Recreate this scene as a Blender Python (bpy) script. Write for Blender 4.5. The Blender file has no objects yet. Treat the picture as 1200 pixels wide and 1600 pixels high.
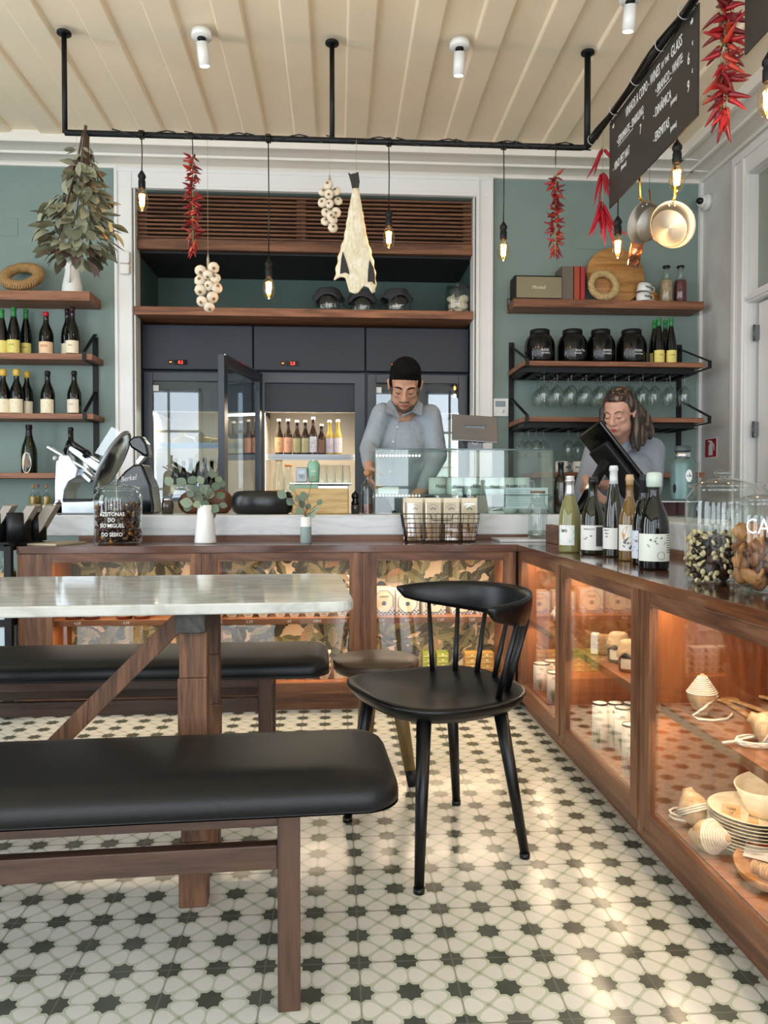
import bpy, random
from math import pi, sin, cos, tan, atan, atan2, sqrt, radians, exp
from mathutils import Vector, Matrix, Euler
R = random.Random(11)
sc = bpy.context.scene
col = sc.collection
V = Vector
# ---------------------------------------------------------------- camera
F = 1180.0
PITCH = atan(25 / F)
YAW = atan(74 * cos(PITCH) / F)
CAM = V((0, 0, 1.0))
cd = bpy.data.cameras.new('camera')
cd.sensor_fit = 'VERTICAL'; cd.sensor_height = 36; cd.lens = F / 1600 * 36
cd.clip_start = .02
cam = bpy.data.objects.new('camera', cd); col.objects.link(cam)
cam.location = CAM; cam.rotation_euler = (pi / 2 - PITCH, 0, -YAW)
sc.camera = cam
RV = V((cos(YAW), -sin(YAW), 0))
FV = V((sin(YAW) * cos(PITCH), cos(YAW) * cos(PITCH), -sin(PITCH)))
UV = V((sin(YAW) * sin(PITCH), cos(YAW) * sin(PITCH), cos(PITCH)))
def at(px, py, X=None, Y=None, Z=None):
    """the place seen at a point of the photo, on the plane X=, Y= or Z="""
    d = FV * F + RV * (px - 600) + UV * (800 - py)
    t = X / d.x if X is not None else Y / d.y if Y is not None else (Z - 1) / d.z
    return CAM + d * t
def mpp(p):
    return (V(p) - CAM).dot(FV) / F
# ---------------------------------------------------------------- world, lights, exposure
w = bpy.data.worlds.new('sky'); sc.world = w; w.use_nodes = True
w.node_tree.nodes['Background'].inputs[0].default_value = (.72, .84, 1, 1)
w.node_tree.nodes['Background'].inputs[1].default_value = 1.0
def area(name, loc, rot, sx, sy, power, color, spread=None):
    l = bpy.data.lights.new(name, 'AREA'); l.shape = 'RECTANGLE'; l.size = sx; l.size_y = sy
    l.energy = power; l.color = color
    if spread: l.spread = spread
    o = bpy.data.objects.new(name, l); col.objects.link(o)
    o.location = loc; o.rotation_euler = rot
    return o
WY = -2.6      # street side wall behind the camera
WX = -3.7      # left wall
DAY = (.86, .93, 1)
for i, x in enumerate((-2.9, -1.2, .5, 2.0)):
    area('window_daylight', (x, WY - .02, 1.55), (pi / 2, 0, 0), 1.05 if i < 3 else .8, 2.5, 46, DAY)
for y in (-1.2, .8, 2.8):
    area('window_daylight', (WX - .02, y, 1.6), (pi / 2, 0, -pi / 2), 1.1, 2.4, 44, DAY)
sc.view_settings.view_transform = 'Standard'
sc.view_settings.look = 'None'
sc.view_settings.gamma = 1
sc.view_settings.use_curve_mapping = False
sc.view_settings.exposure = .34
sc.cycles.max_bounces = 10; sc.cycles.diffuse_bounces = 4; sc.cycles.glossy_bounces = 5
sc.cycles.transmission_bounces = 8; sc.cycles.transparent_max_bounces = 40
sc.cycles.caustics_reflective = False; sc.cycles.caustics_refractive = False
sc.cycles.sample_clamp_indirect = 6
sc.cycles.use_denoising = True
# ---------------------------------------------------------------- materials
def hexc(h):
    h = h.lstrip('#'); c = [int(h[i:i + 2], 16) / 255 for i in (0, 2, 4)]
    return tuple(x / 12.92 if x <= .04045 else ((x + .055) / 1.055) ** 2.4 for x in c) + (1,)
MATS = {}
class NT:
    def __init__(s, name):
        s.m = bpy.data.materials.new(name); s.m.use_nodes = True; s.t = s.m.node_tree
        s.p = s.t.nodes['Principled BSDF']; s.out = s.t.nodes['Material Output']
    def n(s, typ, ins=None, **kw):
        nd = s.t.nodes.new('ShaderNode' + typ)
        for k, v in kw.items(): setattr(nd, k, v)
        for k, v in (ins or {}).items():
            if isinstance(v, bpy.types.NodeSocket): s.t.links.new(v, nd.inputs[k])
            elif v is not None: nd.inputs[k].default_value = v
        return nd
    def math(s, op, a, b=None, c=None):
        return s.n('Math', {0: a, 1: b, 2: c}, operation=op).outputs[0]
    def set(s, **kw):
        for k, v in kw.items():
            k = k.replace('_', ' ')
            if isinstance(v, bpy.types.NodeSocket): s.t.links.new(v, s.p.inputs[k])
            else: s.p.inputs[k].default_value = v
    def mix(s, f, a, b):
        nd = s.n('Mix', data_type='RGBA')
        for i, v in ((0, f), (6, a), (7, b)):
            if isinstance(v, bpy.types.NodeSocket): s.t.links.new(v, nd.inputs[i])
            else: nd.inputs[i].default_value = v
        return nd.outputs[2]
    def ramp(s, f, stops):
        nd = s.n('ValToRGB', {0: f}); cr = nd.color_ramp
        while len(cr.elements) < len(stops): cr.elements.new(.5)
        for e, (p, c) in zip(cr.elements, stops): e.position = p; e.color = c
        return nd.outputs[0]
    def bump(s, h, st=.3, d=.01):
        s.set(Normal=s.n('Bump', {'Height': h, 'Strength': st, 'Distance': d}).outputs[0])
    def coord(s, kind='Object', scale=(1, 1, 1)):
        tc = s.n('TexCoord'); return s.n('Mapping', {0: tc.outputs[kind], 3: scale}).outputs[0]
def mat(name, c, rough=.5, metal=0, noise=0, nscale=30, bump=0, bscale=60, emit=0, coat=0, var=.25, trans=0, ior=1.45, sss=0, spec=None, bd=.002, nsc=(1, 1, 1)):
    if name in MATS: return MATS[name]
    N = NT(name); c = hexc(c)
    N.set(Roughness=rough, Metallic=metal)
    N.p.inputs['Base Color'].default_value = c
    if noise:
        nz = N.n('TexNoise', {'Vector': N.coord(scale=nsc), 'Scale': nscale, 'Detail': 4})
        d = tuple(x * (1 - noise) for x in c[:3]) + (1,); l = tuple(min(1, x * (1 + noise * .6)) for x in c[:3]) + (1,)
        N.set(Base_Color=N.ramp(nz.outputs[0], [(.5 - var, d), (.5 + var, l)]))
    if bump:
        nz = N.n('TexNoise', {'Vector': N.coord(), 'Scale': bscale, 'Detail': 5}); N.bump(nz.outputs[0], bump, bd)
    if emit:
        N.p.inputs['Emission Color'].default_value = c; N.p.inputs['Emission Strength'].default_value = emit
    if coat: N.p.inputs['Coat Weight'].default_value = coat; N.p.inputs['Coat Roughness'].default_value = .05
    if trans: N.p.inputs['Transmission Weight'].default_value = trans; N.p.inputs['IOR'].default_value = ior
    if sss: N.p.inputs['Subsurface Weight'].default_value = sss; N.p.inputs['Subsurface Radius'].default_value = (.01, .004, .002)
    if spec is not None: N.p.inputs['Specular IOR Level'].default_value = spec
    MATS[name] = N.m; return N.m
def glass(name, tint='#ffffff', base=.06, dens=0.0, rough=0.0):
    """thin sheet glass: see-through, with reflections that grow towards grazing angles"""
    if name in MATS: return MATS[name]
    N = NT(name); t = N.t; t.nodes.remove(N.p)
    lw = N.n('LayerWeight', {0: .5})
    f = N.math('POWER', lw.outputs['Facing'], 3.2)
    f = N.math('MULTIPLY_ADD', f, .75, base)
    tr = N.n('BsdfTransparent'); tr.inputs[0].default_value = hexc(tint)
    gl = N.n('BsdfGlossy'); gl.inputs[0].default_value = (1, 1, 1, 1); gl.inputs['Roughness'].default_value = rough
    mx = N.n('MixShader'); t.links.new(f, mx.inputs[0]); t.links.new(tr.outputs[0], mx.inputs[1]); t.links.new(gl.outputs[0], mx.inputs[2])
    t.links.new(mx.outputs[0], N.out.inputs[0])
    MATS[name] = N.m; return N.m
def wood(name, dark, light, axis='z', rough=.42, scale=1.0, coat=0, spec=.4, fine=.5):
    if name in MATS: return MATS[name]
    N = NT(name)
    s = {'x': (.7, 9, 9), 'y': (9, .7, 9), 'z': (9, 9, .7)}[axis]
    s = tuple(k * scale for k in s)
    v = N.coord('Object', s)
    n1 = N.n('TexNoise', {'Vector': v, 'Scale': 2.2, 'Detail': 3, 'Distortion': 1.2}).outputs[0]
    n2 = N.n('TexNoise', {'Vector': N.coord('Object', tuple(k * 7 for k in s)), 'Scale': 3, 'Detail': 4}).outputs[0]
    f = N.math('ADD', N.math('MULTIPLY', n1, 1 - fine * .5), N.math('MULTIPLY', n2, fine * .5))
    N.set(Base_Color=N.ramp(f, [(.36, hexc(dark)), (.64, hexc(light))]), Roughness=rough)
    N.p.inputs['Specular IOR Level'].default_value = spec
    N.bump(n2, .12, .002)
    if coat: N.p.inputs['Coat Weight'].default_value = coat; N.p.inputs['Coat Roughness'].default_value = .08
    MATS[name] = N.m; return N.m
def marble(name, base, vein, rough=.12, amt=.5):
    if name in MATS: return MATS[name]
    N = NT(name)
    n0 = N.n('TexNoise', {'Vector': N.coord('Object', (1, 2.5, 2.5)), 'Scale': 2.2, 'Detail': 6, 'Distortion': 2.0}).outputs[0]
    d = N.math('ABSOLUTE', N.math('SUBTRACT', n0, .5))
    f = N.math('POWER', N.math('SUBTRACT', 1, N.math('MINIMUM', N.math('MULTIPLY', d, 9), 1)), 2)
    n1 = N.n('TexNoise', {'Vector': N.coord('Object', (1, 4, 4)), 'Scale': 5, 'Detail': 6}).outputs[0]
    f = N.math('MULTIPLY', N.math('ADD', N.math('MULTIPLY', f, .6), N.math('MULTIPLY', n1, .5)), amt)
    N.set(Base_Color=N.mix(f, hexc(base), hexc(vein)), Roughness=rough)
    MATS[name] = N.m; return N.m

PAINT = mat('white_paint', '#e6e5e3', .45)
CEIL = mat('ceiling_paint', '#efdfc4', .5, noise=.04, nscale=3)  # warm bounce light on the white ceiling is put into this cream
CEILT = mat('cornice_paint', '#e2ddd3', .45)
GREEN = mat('sage_green_wall', '#7c8e88', .6, noise=.05, nscale=5)
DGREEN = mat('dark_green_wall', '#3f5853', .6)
GREYW = mat('worn_grey_wall', '#cfcecc', .6, noise=.10, nscale=5)
WAL = wood('walnut_upright', '#4a2c1c', '#8a5f43', 'z')
WALX = wood('walnut_lengthwise', '#4a2c1d', '#855b41', 'x')
WALY = wood('walnut_running_back', '#4a2c1d', '#8a5c40', 'y')
SHELFW = wood('shelf_walnut', '#653f2b', '#a06c4d', 'x', rough=.5)
TOPW = wood('counter_top_walnut', '#42251a', '#6d4532', 'x', rough=.2, coat=.5)
TOPWY = wood('counter_top_walnut_side', '#42251a', '#74492f', 'y', rough=.16, coat=.6)
INW = wood('cabinet_inner_wood', '#7a4223', '#a5653b', 'z', rough=.4)
INS = wood('cabinet_shelf_wood', '#7a4a30', '#a87350', 'x', rough=.3)
INSY = wood('cabinet_shelf_wood_side', '#8a5030', '#b77a52', 'y', rough=.3)
BENCHW = wood('bench_walnut', '#35251d', '#5c4234', 'z', rough=.45)
BENCHX = wood('bench_walnut_rail', '#35251d', '#5c4234', 'x', rough=.45)
OLDW = wood('reclaimed_table_wood', '#3d281c', '#80583d', 'z', rough=.6, scale=1.5)
OAK = wood('oak_board', '#a06d38', '#cf9c5e', 'x', rough=.5)
BAMB = wood('bamboo_board', '#a98a55', '#cfb27c', 'x', rough=.5, scale=2)
BLOND = wood('blond_turned_wood', '#b58e66', '#dcbd95', 'z', rough=.45, scale=2)
MARB = marble('white_marble', '#dadcdc', '#a3a7aa', .25)
TABM = marble('table_marble', '#cfcfc8', '#928f86', .09, .75)
BLK = mat('black_steel', '#0b0c0d', .5, spec=.3)
BLKG = mat('black_gloss_plastic', '#060607', .14, spec=.4)
LEATH = mat('black_leather', '#07090b', .42, spec=.35, bump=.25, bscale=260, bd=.0015)
LACQ = mat('black_lacquer', '#050608', .33, spec=.35)
CHROME = mat('brushed_steel', '#c9cbcd', .22, 1)
STEEL = mat('satin_steel', '#85888b', .4, 1)
BRASS = mat('brass', '#d8a84e', .25, 1)
COPPER = mat('copper', '#c47a55', .2, 1)
NAVY = mat('fridge_navy', '#272d38', .45, noise=.06, nscale=4, spec=.35)
FRAMEM = mat('fridge_frame', '#39424c', .4)
GLASS = glass('clear_glass', '#f4f8f7', .05)
PANE = glass('cabinet_pane', '#fbfbf9', .035)
GRNG = glass('green_edge_pane', '#f2f8f5', .03)
JARG = glass('jar_glass', '#eef2f0', .05)
WHITE = mat('white_ceramic', '#e6e6e2', .25)
CREAM = mat('cream_paper', '#e9dcc2', .7)
PAPER = mat('label_paper', '#ece8dd', .6)
INK = mat('ink', '#23211f', .6)
CHALK = mat('chalk', '#e9e9e6', .8)
LED = mat('warm_led', '#ffdca8', .5, emit=14)
LEDC = mat('cool_led', '#fff3e0', .5, emit=7)
DARKGL = mat('dark_bottle_glass', '#060806', .06)
# ---------------------------------------------------------------- mesh helpers
class MB:
    def __init__(s): s.v = []; s.f = []; s.mi = []; s.sm = []; s.cur = 0; s.X = None
    def add(s, vs, fs, smooth=False):
        b = len(s.v)
        s.v += [tuple(s.X @ V(p)) if s.X is not None else tuple(p) for p in vs]
        for f in fs: s.f.append(tuple(b + i for i in f)); s.mi.append(s.cur); s.sm.append(smooth)
        return s
    def box(s, x0, x1, y0, y1, z0, z1):
        return s.add([(x, y, z) for x in (x0, x1) for y in (y0, y1) for z in (z0, z1)],
                     [(0, 1, 3, 2), (4, 6, 7, 5), (0, 4, 5, 1), (2, 3, 7, 6), (0, 2, 6, 4), (1, 5, 7, 3)])
    def bar(s, p0, p1, w, h, up=(0, 0, 1)):
        p0, p1 = V(p0), V(p1); d = (p1 - p0).normalized(); up = V(up)
        a = d.cross(up)
        if a.length < 1e-4: a = d.cross(V((0, 1, 0)))
        a.normalize(); b = a.cross(d).normalized()
        vs = [p + a * (sx * w / 2) + b * (sy * h / 2) for p in (p0, p1) for sx, sy in ((-1, -1), (1, -1), (1, 1), (-1, 1))]
        return s.add(vs, [(0, 1, 2, 3), (7, 6, 5, 4), (0, 4, 5, 1), (1, 5, 6, 2), (2, 6, 7, 3), (3, 7, 4, 0)])
    def tube(s, pts, r, n=8, closed=False, caps=True, flat=1):
        pts = [V(p) for p in pts]; L = len(pts); rs = r if isinstance(r, (list, tuple)) else [r] * L
        vs = []; pa = None
        for i, p in enumerate(pts):
            a = pts[(i - 1) % L] if (i or closed) else p; b = pts[(i + 1) % L] if (i < L - 1 or closed) else p
            d = (b - a).normalized() if (b - a).length > 1e-9 else V((0, 0, 1))
            if pa is None:
                pa = d.cross(V((0, 0, 1)))
                if pa.length < .05: pa = d.cross(V((0, 1, 0)))
            pa = (pa - d * pa.dot(d)).normalized(); pb = d.cross(pa)
            for k in range(n):
                t = 2 * pi * k / n; vs.append(p + (pa * cos(t) + pb * sin(t) * flat) * rs[i])
        fs = []
        for i in range(L if closed else L - 1):
            j = (i + 1) % L
            for k in range(n):
                k2 = (k + 1) % n; fs.append((i * n + k, i * n + k2, j * n + k2, j * n + k))
        if caps and not closed: fs += [tuple(range(n - 1, -1, -1)), tuple((L - 1) * n + k for k in range(n))]
        return s.add(vs, fs, True)
    def cyl(s, p0, p1, r0, r1=None, n=16, smooth=True):
        return s.tube([p0, p1], [r0, r0 if r1 is None else r1], n)
    def lathe(s, prof, n=20, c=(0, 0, 0), smooth=True, sx=1, sy=1, a0=0, a1=2 * pi):
        full = abs(a1 - a0 - 2 * pi) < 1e-6; m = n if full else n + 1
        vs = []
        for r, z in prof:
            for k in range(m):
                t = a0 + (a1 - a0) * k / n; vs.append((c[0] + r * cos(t) * sx, c[1] + r * sin(t) * sy, c[2] + z))
        fs = []
        for i in range(len(prof) - 1):
            for k in range(n):
                k2 = (k + 1) % m; fs.append((i * m + k, i * m + k2, (i + 1) * m + k2, (i + 1) * m + k))
        if full:
            if prof[0][0] > 1e-5: fs.append(tuple(range(m - 1, -1, -1)))
            if prof[-1][0] > 1e-5: fs.append(tuple((len(prof) - 1) * m + k for k in range(m)))
        return s.add(vs, fs, smooth)
    def open_lathe(s, prof, n=20, c=(0, 0, 0), **k):
        """lathe without end caps"""
        q = len(s.f); s.lathe(prof, n, c, **k)
        if prof[-1][0] > 1e-5: s.f.pop(); s.mi.pop(); s.sm.pop()
        if prof[0][0] > 1e-5: s.f.pop(); s.mi.pop(); s.sm.pop()
        return s
    def ell(s, c, r, nu=16, nv=10, M=None):
        c = V(c); vs = []; r = (r, r, r) if not isinstance(r, (tuple, list)) else r
        for i in range(1, nv):
            ph = pi * i / nv
            for k in range(nu):
                t = 2 * pi * k / nu; q = V((r[0] * sin(ph) * cos(t), r[1] * sin(ph) * sin(t), r[2] * cos(ph)))
                vs.append(c + (M @ q if M else q))
        a = len(vs); q = V((0, 0, r[2])); q = M @ q if M else q; vs += [c + q, c - q]
        fs = [(i * nu + k, i * nu + (k + 1) % nu, (i + 1) * nu + (k + 1) % nu, (i + 1) * nu + k) for i in range(nv - 2) for k in range(nu)]
        fs += [(a, (k + 1) % nu, k) for k in range(nu)] + [((nv - 2) * nu + k, (nv - 2) * nu + (k + 1) % nu, a + 1) for k in range(nu)]
        fs = [tuple(reversed(f)) for f in fs]
        return s.add(vs, fs, True)
    def prism(s, pts, a, b, axis='z', smooth=False):
        """2-D outline pushed from a to b along an axis"""
        n = len(pts)
        def P(u, v, w): return {'z': (u, v, w), 'y': (u, w, v), 'x': (w, u, v)}[axis]
        vs = [P(u, v, a) for u, v in pts] + [P(u, v, b) for u, v in pts]
        fs = [tuple(range(n - 1, -1, -1)), tuple(range(n, 2 * n))] + [(i, (i + 1) % n, n + (i + 1) % n, n + i) for i in range(n)]
        return s.add(vs, fs, smooth)
    def cap(s, p0, p1, r0, r1=None, n=12):
        """tapered limb with round ends"""
        p0, p1 = V(p0), V(p1); r1 = r0 if r1 is None else r1; d = p1 - p0; L = d.length
        if L < 1e-6: return s.ell(p0, r0)
        d /= L; pts = []; rs = []
        for t in (-1, -.8, -.5, 0): pts.append(p0 + d * (t * r0)); rs.append(max(r0 * .02, r0 * sqrt(1 - t * t)))
        for t in (0, .5, .8, 1): pts.append(p1 + d * (t * r1)); rs.append(max(r1 * .02, r1 * sqrt(1 - t * t)))
        return s.tube(pts, rs, n)
    def build(s, name, mats, parent=None, bevel=0, seg=2, off=None, sub=0, solid=0, center=False, remesh=0, smooth_it=0):
        me = bpy.data.meshes.new(name)
        o = bpy.data.objects.new(name, me)
        vs = s.v
        if off is not None: vs = [tuple(V(p) - V(off)) for p in vs]
        if center:
            xs = [p[0] for p in vs]; ys = [p[1] for p in vs]; zs = [p[2] for p in vs]
            c = V(((min(xs) + max(xs)) / 2, (min(ys) + max(ys)) / 2, min(zs)))
            vs = [tuple(V(p) - c) for p in vs]; o.location = c
        me.from_pydata(vs, [], s.f)
        mats = mats if isinstance(mats, (list, tuple)) else [mats]
        for m in mats: me.materials.append(m)
        me.polygons.foreach_set('material_index', s.mi); me.polygons.foreach_set('use_smooth', s.sm)
        me.validate(); me.update()
        col.objects.link(o)
        if parent is not None: o.parent = parent
        if remesh:
            md = o.modifiers.new('r', 'REMESH'); md.mode = 'VOXEL'; md.voxel_size = remesh; md.use_smooth_shade = True
        if smooth_it: md = o.modifiers.new('s', 'SMOOTH'); md.factor = .5; md.iterations = smooth_it
        if bevel: md = o.modifiers.new('b', 'BEVEL'); md.width = bevel; md.segments = seg; md.limit_method = 'ANGLE'; md.angle_limit = .6
        if solid: md = o.modifiers.new('t', 'SOLIDIFY'); md.thickness = solid; md.offset = 0
        if sub: md = o.modifiers.new('u', 'SUBSURF'); md.levels = sub; md.render_levels = sub
        return o
def tag(o, label, cat, group=None, kind=None):
    if label: o['label'] = label
    if cat: o['category'] = cat
    if group: o['group'] = group
    if kind: o['kind'] = kind
    return o
def thing(name, label, cat, loc=(0, 0, 0), rz=0, group=None):
    o = bpy.data.objects.new(name, None); col.objects.link(o); o.empty_display_size = .05
    o.location = loc; o.rotation_euler = (0, 0, rz)
    return tag(o, label, cat, group)
def struct(name, mb, m, **k):
    o = mb.build(name, m, **k); o['kind'] = 'structure'; return o
def copy_tree(o, parent=None):
    c = o.copy(); col.objects.link(c); c.parent = parent
    for ch in list(o.children): copy_tree(ch, c)
    return c
def dup(o, loc, label, rz=None, group=None):
    c = copy_tree(o); c.location = loc; c['label'] = label
    if rz is not None: c.rotation_euler = (0, 0, rz)
    if group: c['group'] = group
    return c
def lettering(s, size, m, parent, M, sx=1.0, ext=.0004, wrap=None, name='lettering', align='CENTER', shear=0, off=0):
    """writing as a thin mesh; M places the text plane (x right, y up); wrap = radius of the round thing it is printed on"""
    cu = bpy.data.curves.new(name, 'FONT'); cu.body = s; cu.size = size; cu.extrude = ext; cu.resolution_u = 2
    cu.align_x = align; cu.align_y = 'CENTER'; cu.shear = shear; cu.offset = off
    tmp = bpy.data.objects.new('t', cu)
    me = bpy.data.meshes.new_from_object(tmp)
    bpy.data.objects.remove(tmp)
    for v in me.vertices:
        x, y, z = v.co; x *= sx
        if wrap: p = V((sin(x / wrap) * (wrap + z), y, cos(x / wrap) * (wrap + z) - wrap))
        else: p = V((x, y, z))
        v.co = M @ p
    me.materials.clear(); me.materials.append(m)
    o = bpy.data.objects.new(name, me); col.objects.link(o); o.parent = parent
    return o
def front(x, y, z): return Matrix.Translation((x, y, z)) @ Matrix.Rotation(pi / 2, 4, 'X')   # text facing the camera side (-Y)
def facing(loc, az): return Matrix.Translation(loc) @ Matrix.Rotation(az, 4, 'Z') @ Matrix.Rotation(pi / 2, 4, 'X')
ORD = ['first', 'second', 'third', 'fourth', 'fifth', 'sixth', 'seventh', 'eighth', 'ninth', 'tenth', 'eleventh', 'twelfth']
# ================================================================ the room
FLX0, FLX1, FLY0, FLY1 = WX, 2.56, WY, 5.25
CZ = 3.27
RX = 2.56      # right wall
BY = 5.2       # back wall
N = NT('patterned_cement_tile')
geo = N.n('NewGeometry').outputs['Position']
sp = N.n('SeparateXYZ', {0: geo}); P_ = .1
def cell(o, off): return N.math('SUBTRACT', N.math('FRACT', N.math('ADD', N.math('DIVIDE', N.math('SUBTRACT', o, off), P_), 100)), .5)
u = cell(sp.outputs[0], .047); v = cell(sp.outputs[1], 1.598)
au = N.math('ABSOLUTE', u); av = N.math('ABSOLUTE', v)
cu_, cv_ = N.math('SUBTRACT', .5, au), N.math('SUBTRACT', .5, av)       # distance from the lattice corner
sq1 = N.math('MAXIMUM', cu_, cv_); sq2 = N.math('MULTIPLY', N.math('ADD', cu_, cv_), .7071)
star = N.math('LESS_THAN', N.math('MINIMUM', sq1, sq2), .205)
def petal(a, b):      # a along, b across
    t = N.math('DIVIDE', N.math('SUBTRACT', a, .285), .195)
    wd = N.math('MULTIPLY_ADD', a, .50, .07)
    q = N.math('DIVIDE', b, wd)
    return N.math('LESS_THAN', N.math('ADD', N.math('MULTIPLY', t, t), N.math('MULTIPLY', q, q)), 1)
pet = N.math('MAXIMUM', petal(au, av), petal(av, au))
def lens(a, b):       # pale ring behind the petals, centred on the mid-edges
    t = N.math('DIVIDE', N.math('SUBTRACT', .5, a), .46); q = N.math('DIVIDE', b, .33)
    return N.math('LESS_THAN', N.math('ADD', N.math('MULTIPLY', t, t), N.math('MULTIPLY', q, q)), 1)
len_ = N.math('MAXIMUM', lens(au, av), lens(av, au))
nz = N.n('TexNoise', {'Vector': geo, 'Scale': 9, 'Detail': 6}).outputs[0]
c = N.mix(len_, hexc('#959c86'), hexc('#b4b9a7'))
c = N.mix(pet, c, hexc('#d2d0c9'))
c = N.mix(N.math('MULTIPLY', star, N.math('SUBTRACT', 1, pet)), c, hexc('#454a43'))
def grout(o, off): return N.math('LESS_THAN', N.math('ABSOLUTE', N.math('SUBTRACT', N.math('FRACT', N.math('ADD', N.math('ADD', N.math('DIVIDE', N.math('SUBTRACT', o, off), .2), 100), .5)), .5)), .009)
g = N.math('MAXIMUM', grout(sp.outputs[0], .047), grout(sp.outputs[1], 1.598))
c = N.mix(N.math('MULTIPLY', g, .6), c, hexc('#6b6a64'))
c = N.mix(N.math('MULTIPLY', N.math('SUBTRACT', nz, .35), .35), c, hexc('#9c9a90'))
N.set(Base_Color=c, Roughness=N.math('MULTIPLY_ADD', nz, .16, .10))
N.p.inputs['Specular IOR Level'].default_value = .6
hh = N.math('SUBTRACT', N.math('MULTIPLY', N.n('TexNoise', {'Vector': geo, 'Scale': 5, 'Detail': 2}).outputs[0], .3), N.math('MULTIPLY', g, .3))
N.bump(hh, .25, .004)
TILE = N.m
struct('floor', MB().box(FLX0 - .2, FLX1 + .2, FLY0 - .2, FLY1 + 1.2, -.1, 0), TILE)
# ceiling of raised and recessed boards
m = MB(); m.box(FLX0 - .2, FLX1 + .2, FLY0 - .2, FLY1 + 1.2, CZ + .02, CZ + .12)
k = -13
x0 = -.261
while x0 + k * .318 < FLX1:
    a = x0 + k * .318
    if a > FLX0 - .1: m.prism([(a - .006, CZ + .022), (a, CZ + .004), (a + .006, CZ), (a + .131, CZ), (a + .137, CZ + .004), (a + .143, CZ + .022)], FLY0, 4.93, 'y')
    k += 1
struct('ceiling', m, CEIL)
# cornice along the back wall and the right wall
def cornice(prof):
    m = MB(); r = .014
    pts = prof
    m.prism([(BY - a, z) for a, z in pts], FLX0, RX - .0, 'x')
    return m
prof = [(0, 3.185), (.02, 3.185), (.026, 3.2), (.02, 3.212), (.125, 3.222), (.13, 3.21), (.15, 3.21), (.155, 3.224), (.26, 3.235), (.265, 3.222), (.292, 3.222), (.297, 3.26), (.297, 3.292), (0, 3.292)]
struct('trim_1', cornice(prof), CEILT)
m = MB(); m.prism([(RX - a, z) for a, z in prof], FLY0, BY - .005, 'y'); struct('trim_2', m, CEILT)
# back wall around the alcove
NX0, NX1, NZ1, NYB = -1.35, .949, 3.052, 6.15
m = MB(); m.box(FLX0, NX0, BY, BY + .1, 0, CZ + .02); m.box(NX1, FLX1 + .2, BY, BY + .1, 0, CZ + .02); m.box(NX0, NX1, BY, BY + .1, NZ1, CZ + .02)
struct('wall_back', m, GREEN)
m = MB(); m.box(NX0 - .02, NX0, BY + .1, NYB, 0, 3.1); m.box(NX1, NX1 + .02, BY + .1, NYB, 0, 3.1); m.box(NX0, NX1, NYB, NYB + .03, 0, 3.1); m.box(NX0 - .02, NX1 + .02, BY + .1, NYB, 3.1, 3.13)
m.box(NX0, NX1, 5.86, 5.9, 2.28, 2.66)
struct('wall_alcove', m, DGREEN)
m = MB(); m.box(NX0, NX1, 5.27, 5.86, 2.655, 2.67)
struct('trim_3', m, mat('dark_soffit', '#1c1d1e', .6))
# white casing around the alcove
m = MB()
for a, b, d in ((-1.475, -1.36, .03), (.958, 1.075, .03)):
    m.box(a, b, BY - d, BY, 0, 3.185)
    m.box(a, a + .022, BY - d - .012, BY - d, 0, 3.185); m.box(b - .022, b, BY - d - .008, BY - d, 0, 3.185)
m.box(-1.475, 1.075, BY - .031, BY, 3.052, 3.186); m.box(-1.453, 1.053, BY - .04, BY - .03, 3.16, 3.187); m.box(-1.35, .95, BY - .038, BY - .03, 3.052, 3.074)
for a in (NX0, NX1 - .01): m.box(a, a + .01, BY - .03, BY + .1, 0, 3.052)
struct('trim_4', m, PAINT, bevel=.004)
# right wall with its doorway, transom and door
DY1, DY0 = 4.56, 3.3
tb = at(1152, 478, X=RX).z - .02
tz = at(1150, 290, X=RX).z
m = MB(); m.box(RX, RX + .12, DY1 + .1, BY + .1, 0, CZ + .02); m.box(RX, RX + .12, FLY0, DY0 - .1, 0, CZ + .02); m.box(RX, RX + .12, DY0 - .1, DY1 + .1, tz + .1, CZ + .02)
struct('wall_right', m, GREYW)
m = MB()
for y in (DY1, DY0 - .15):
    m.box(RX - .03, RX + .0, y, y + .15, 0, tz + .15); m.box(RX - .045, RX - .03, y + .012, y + .05, 0, tz + .099); m.box(RX - .045, RX - .03, y + .11, y + .148, 0, tz + .099)
m.box(RX - .03, RX, DY0, DY1, tz, tz + .15); m.box(RX - .045, RX - .03, DY0 - .15, DY1 + .15, tz + .1, tz + .15)
m.box(RX - .02, RX + .12, DY0, DY1, tb, tb + .06); m.box(RX - .035, RX - .02, DY0, DY1, tb + .01, tb + .035)
for y in (DY1, DY0 - .03): m.box(RX, RX + .12, y, y + .03, 0, tz)
m.box(RX, RX + .12, DY0, DY1, tz - .001, tz + .03)
struct('trim_5', m, PAINT, bevel=.003)
struct('trim_6', MB().box(RX - .022, RX, BY - .03, BY, 0, 3.19), PAINT)
tr = struct('window_1', MB().box(RX + .05, RX + .058, DY0, DY1, tb + .06, tz), mat('transom_frosted_glass', '#8d9488', .12, noise=.05, nscale=2))
m = MB(); m.box(RX + .03, RX + .07, DY0 + .01, DY1 - .05, .01, tb - .012)
dr = struct('door_1', m, PAINT, bevel=.002)
m = MB()
for z0, z1 in ((.15, .85), (1.0, tb - .13)): m.box(RX + .022, RX + .032, DY0 + .14, DY1 - .17, z0, z1)
m.build('door_panel', PAINT, dr, bevel=.005)
for z in (at(1157, 528, X=RX).z, at(1157, 674, X=RX).z):
    m = MB(); m.box(RX + .0, RX + .035, DY1 - .062, DY1 - .035, z - .045, z + .045); m.cyl((RX + .005, DY1 - .045, z - .05), (RX + .005, DY1 - .045, z + .05), .008)
    m.build('hinge', STEEL, dr)
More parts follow.
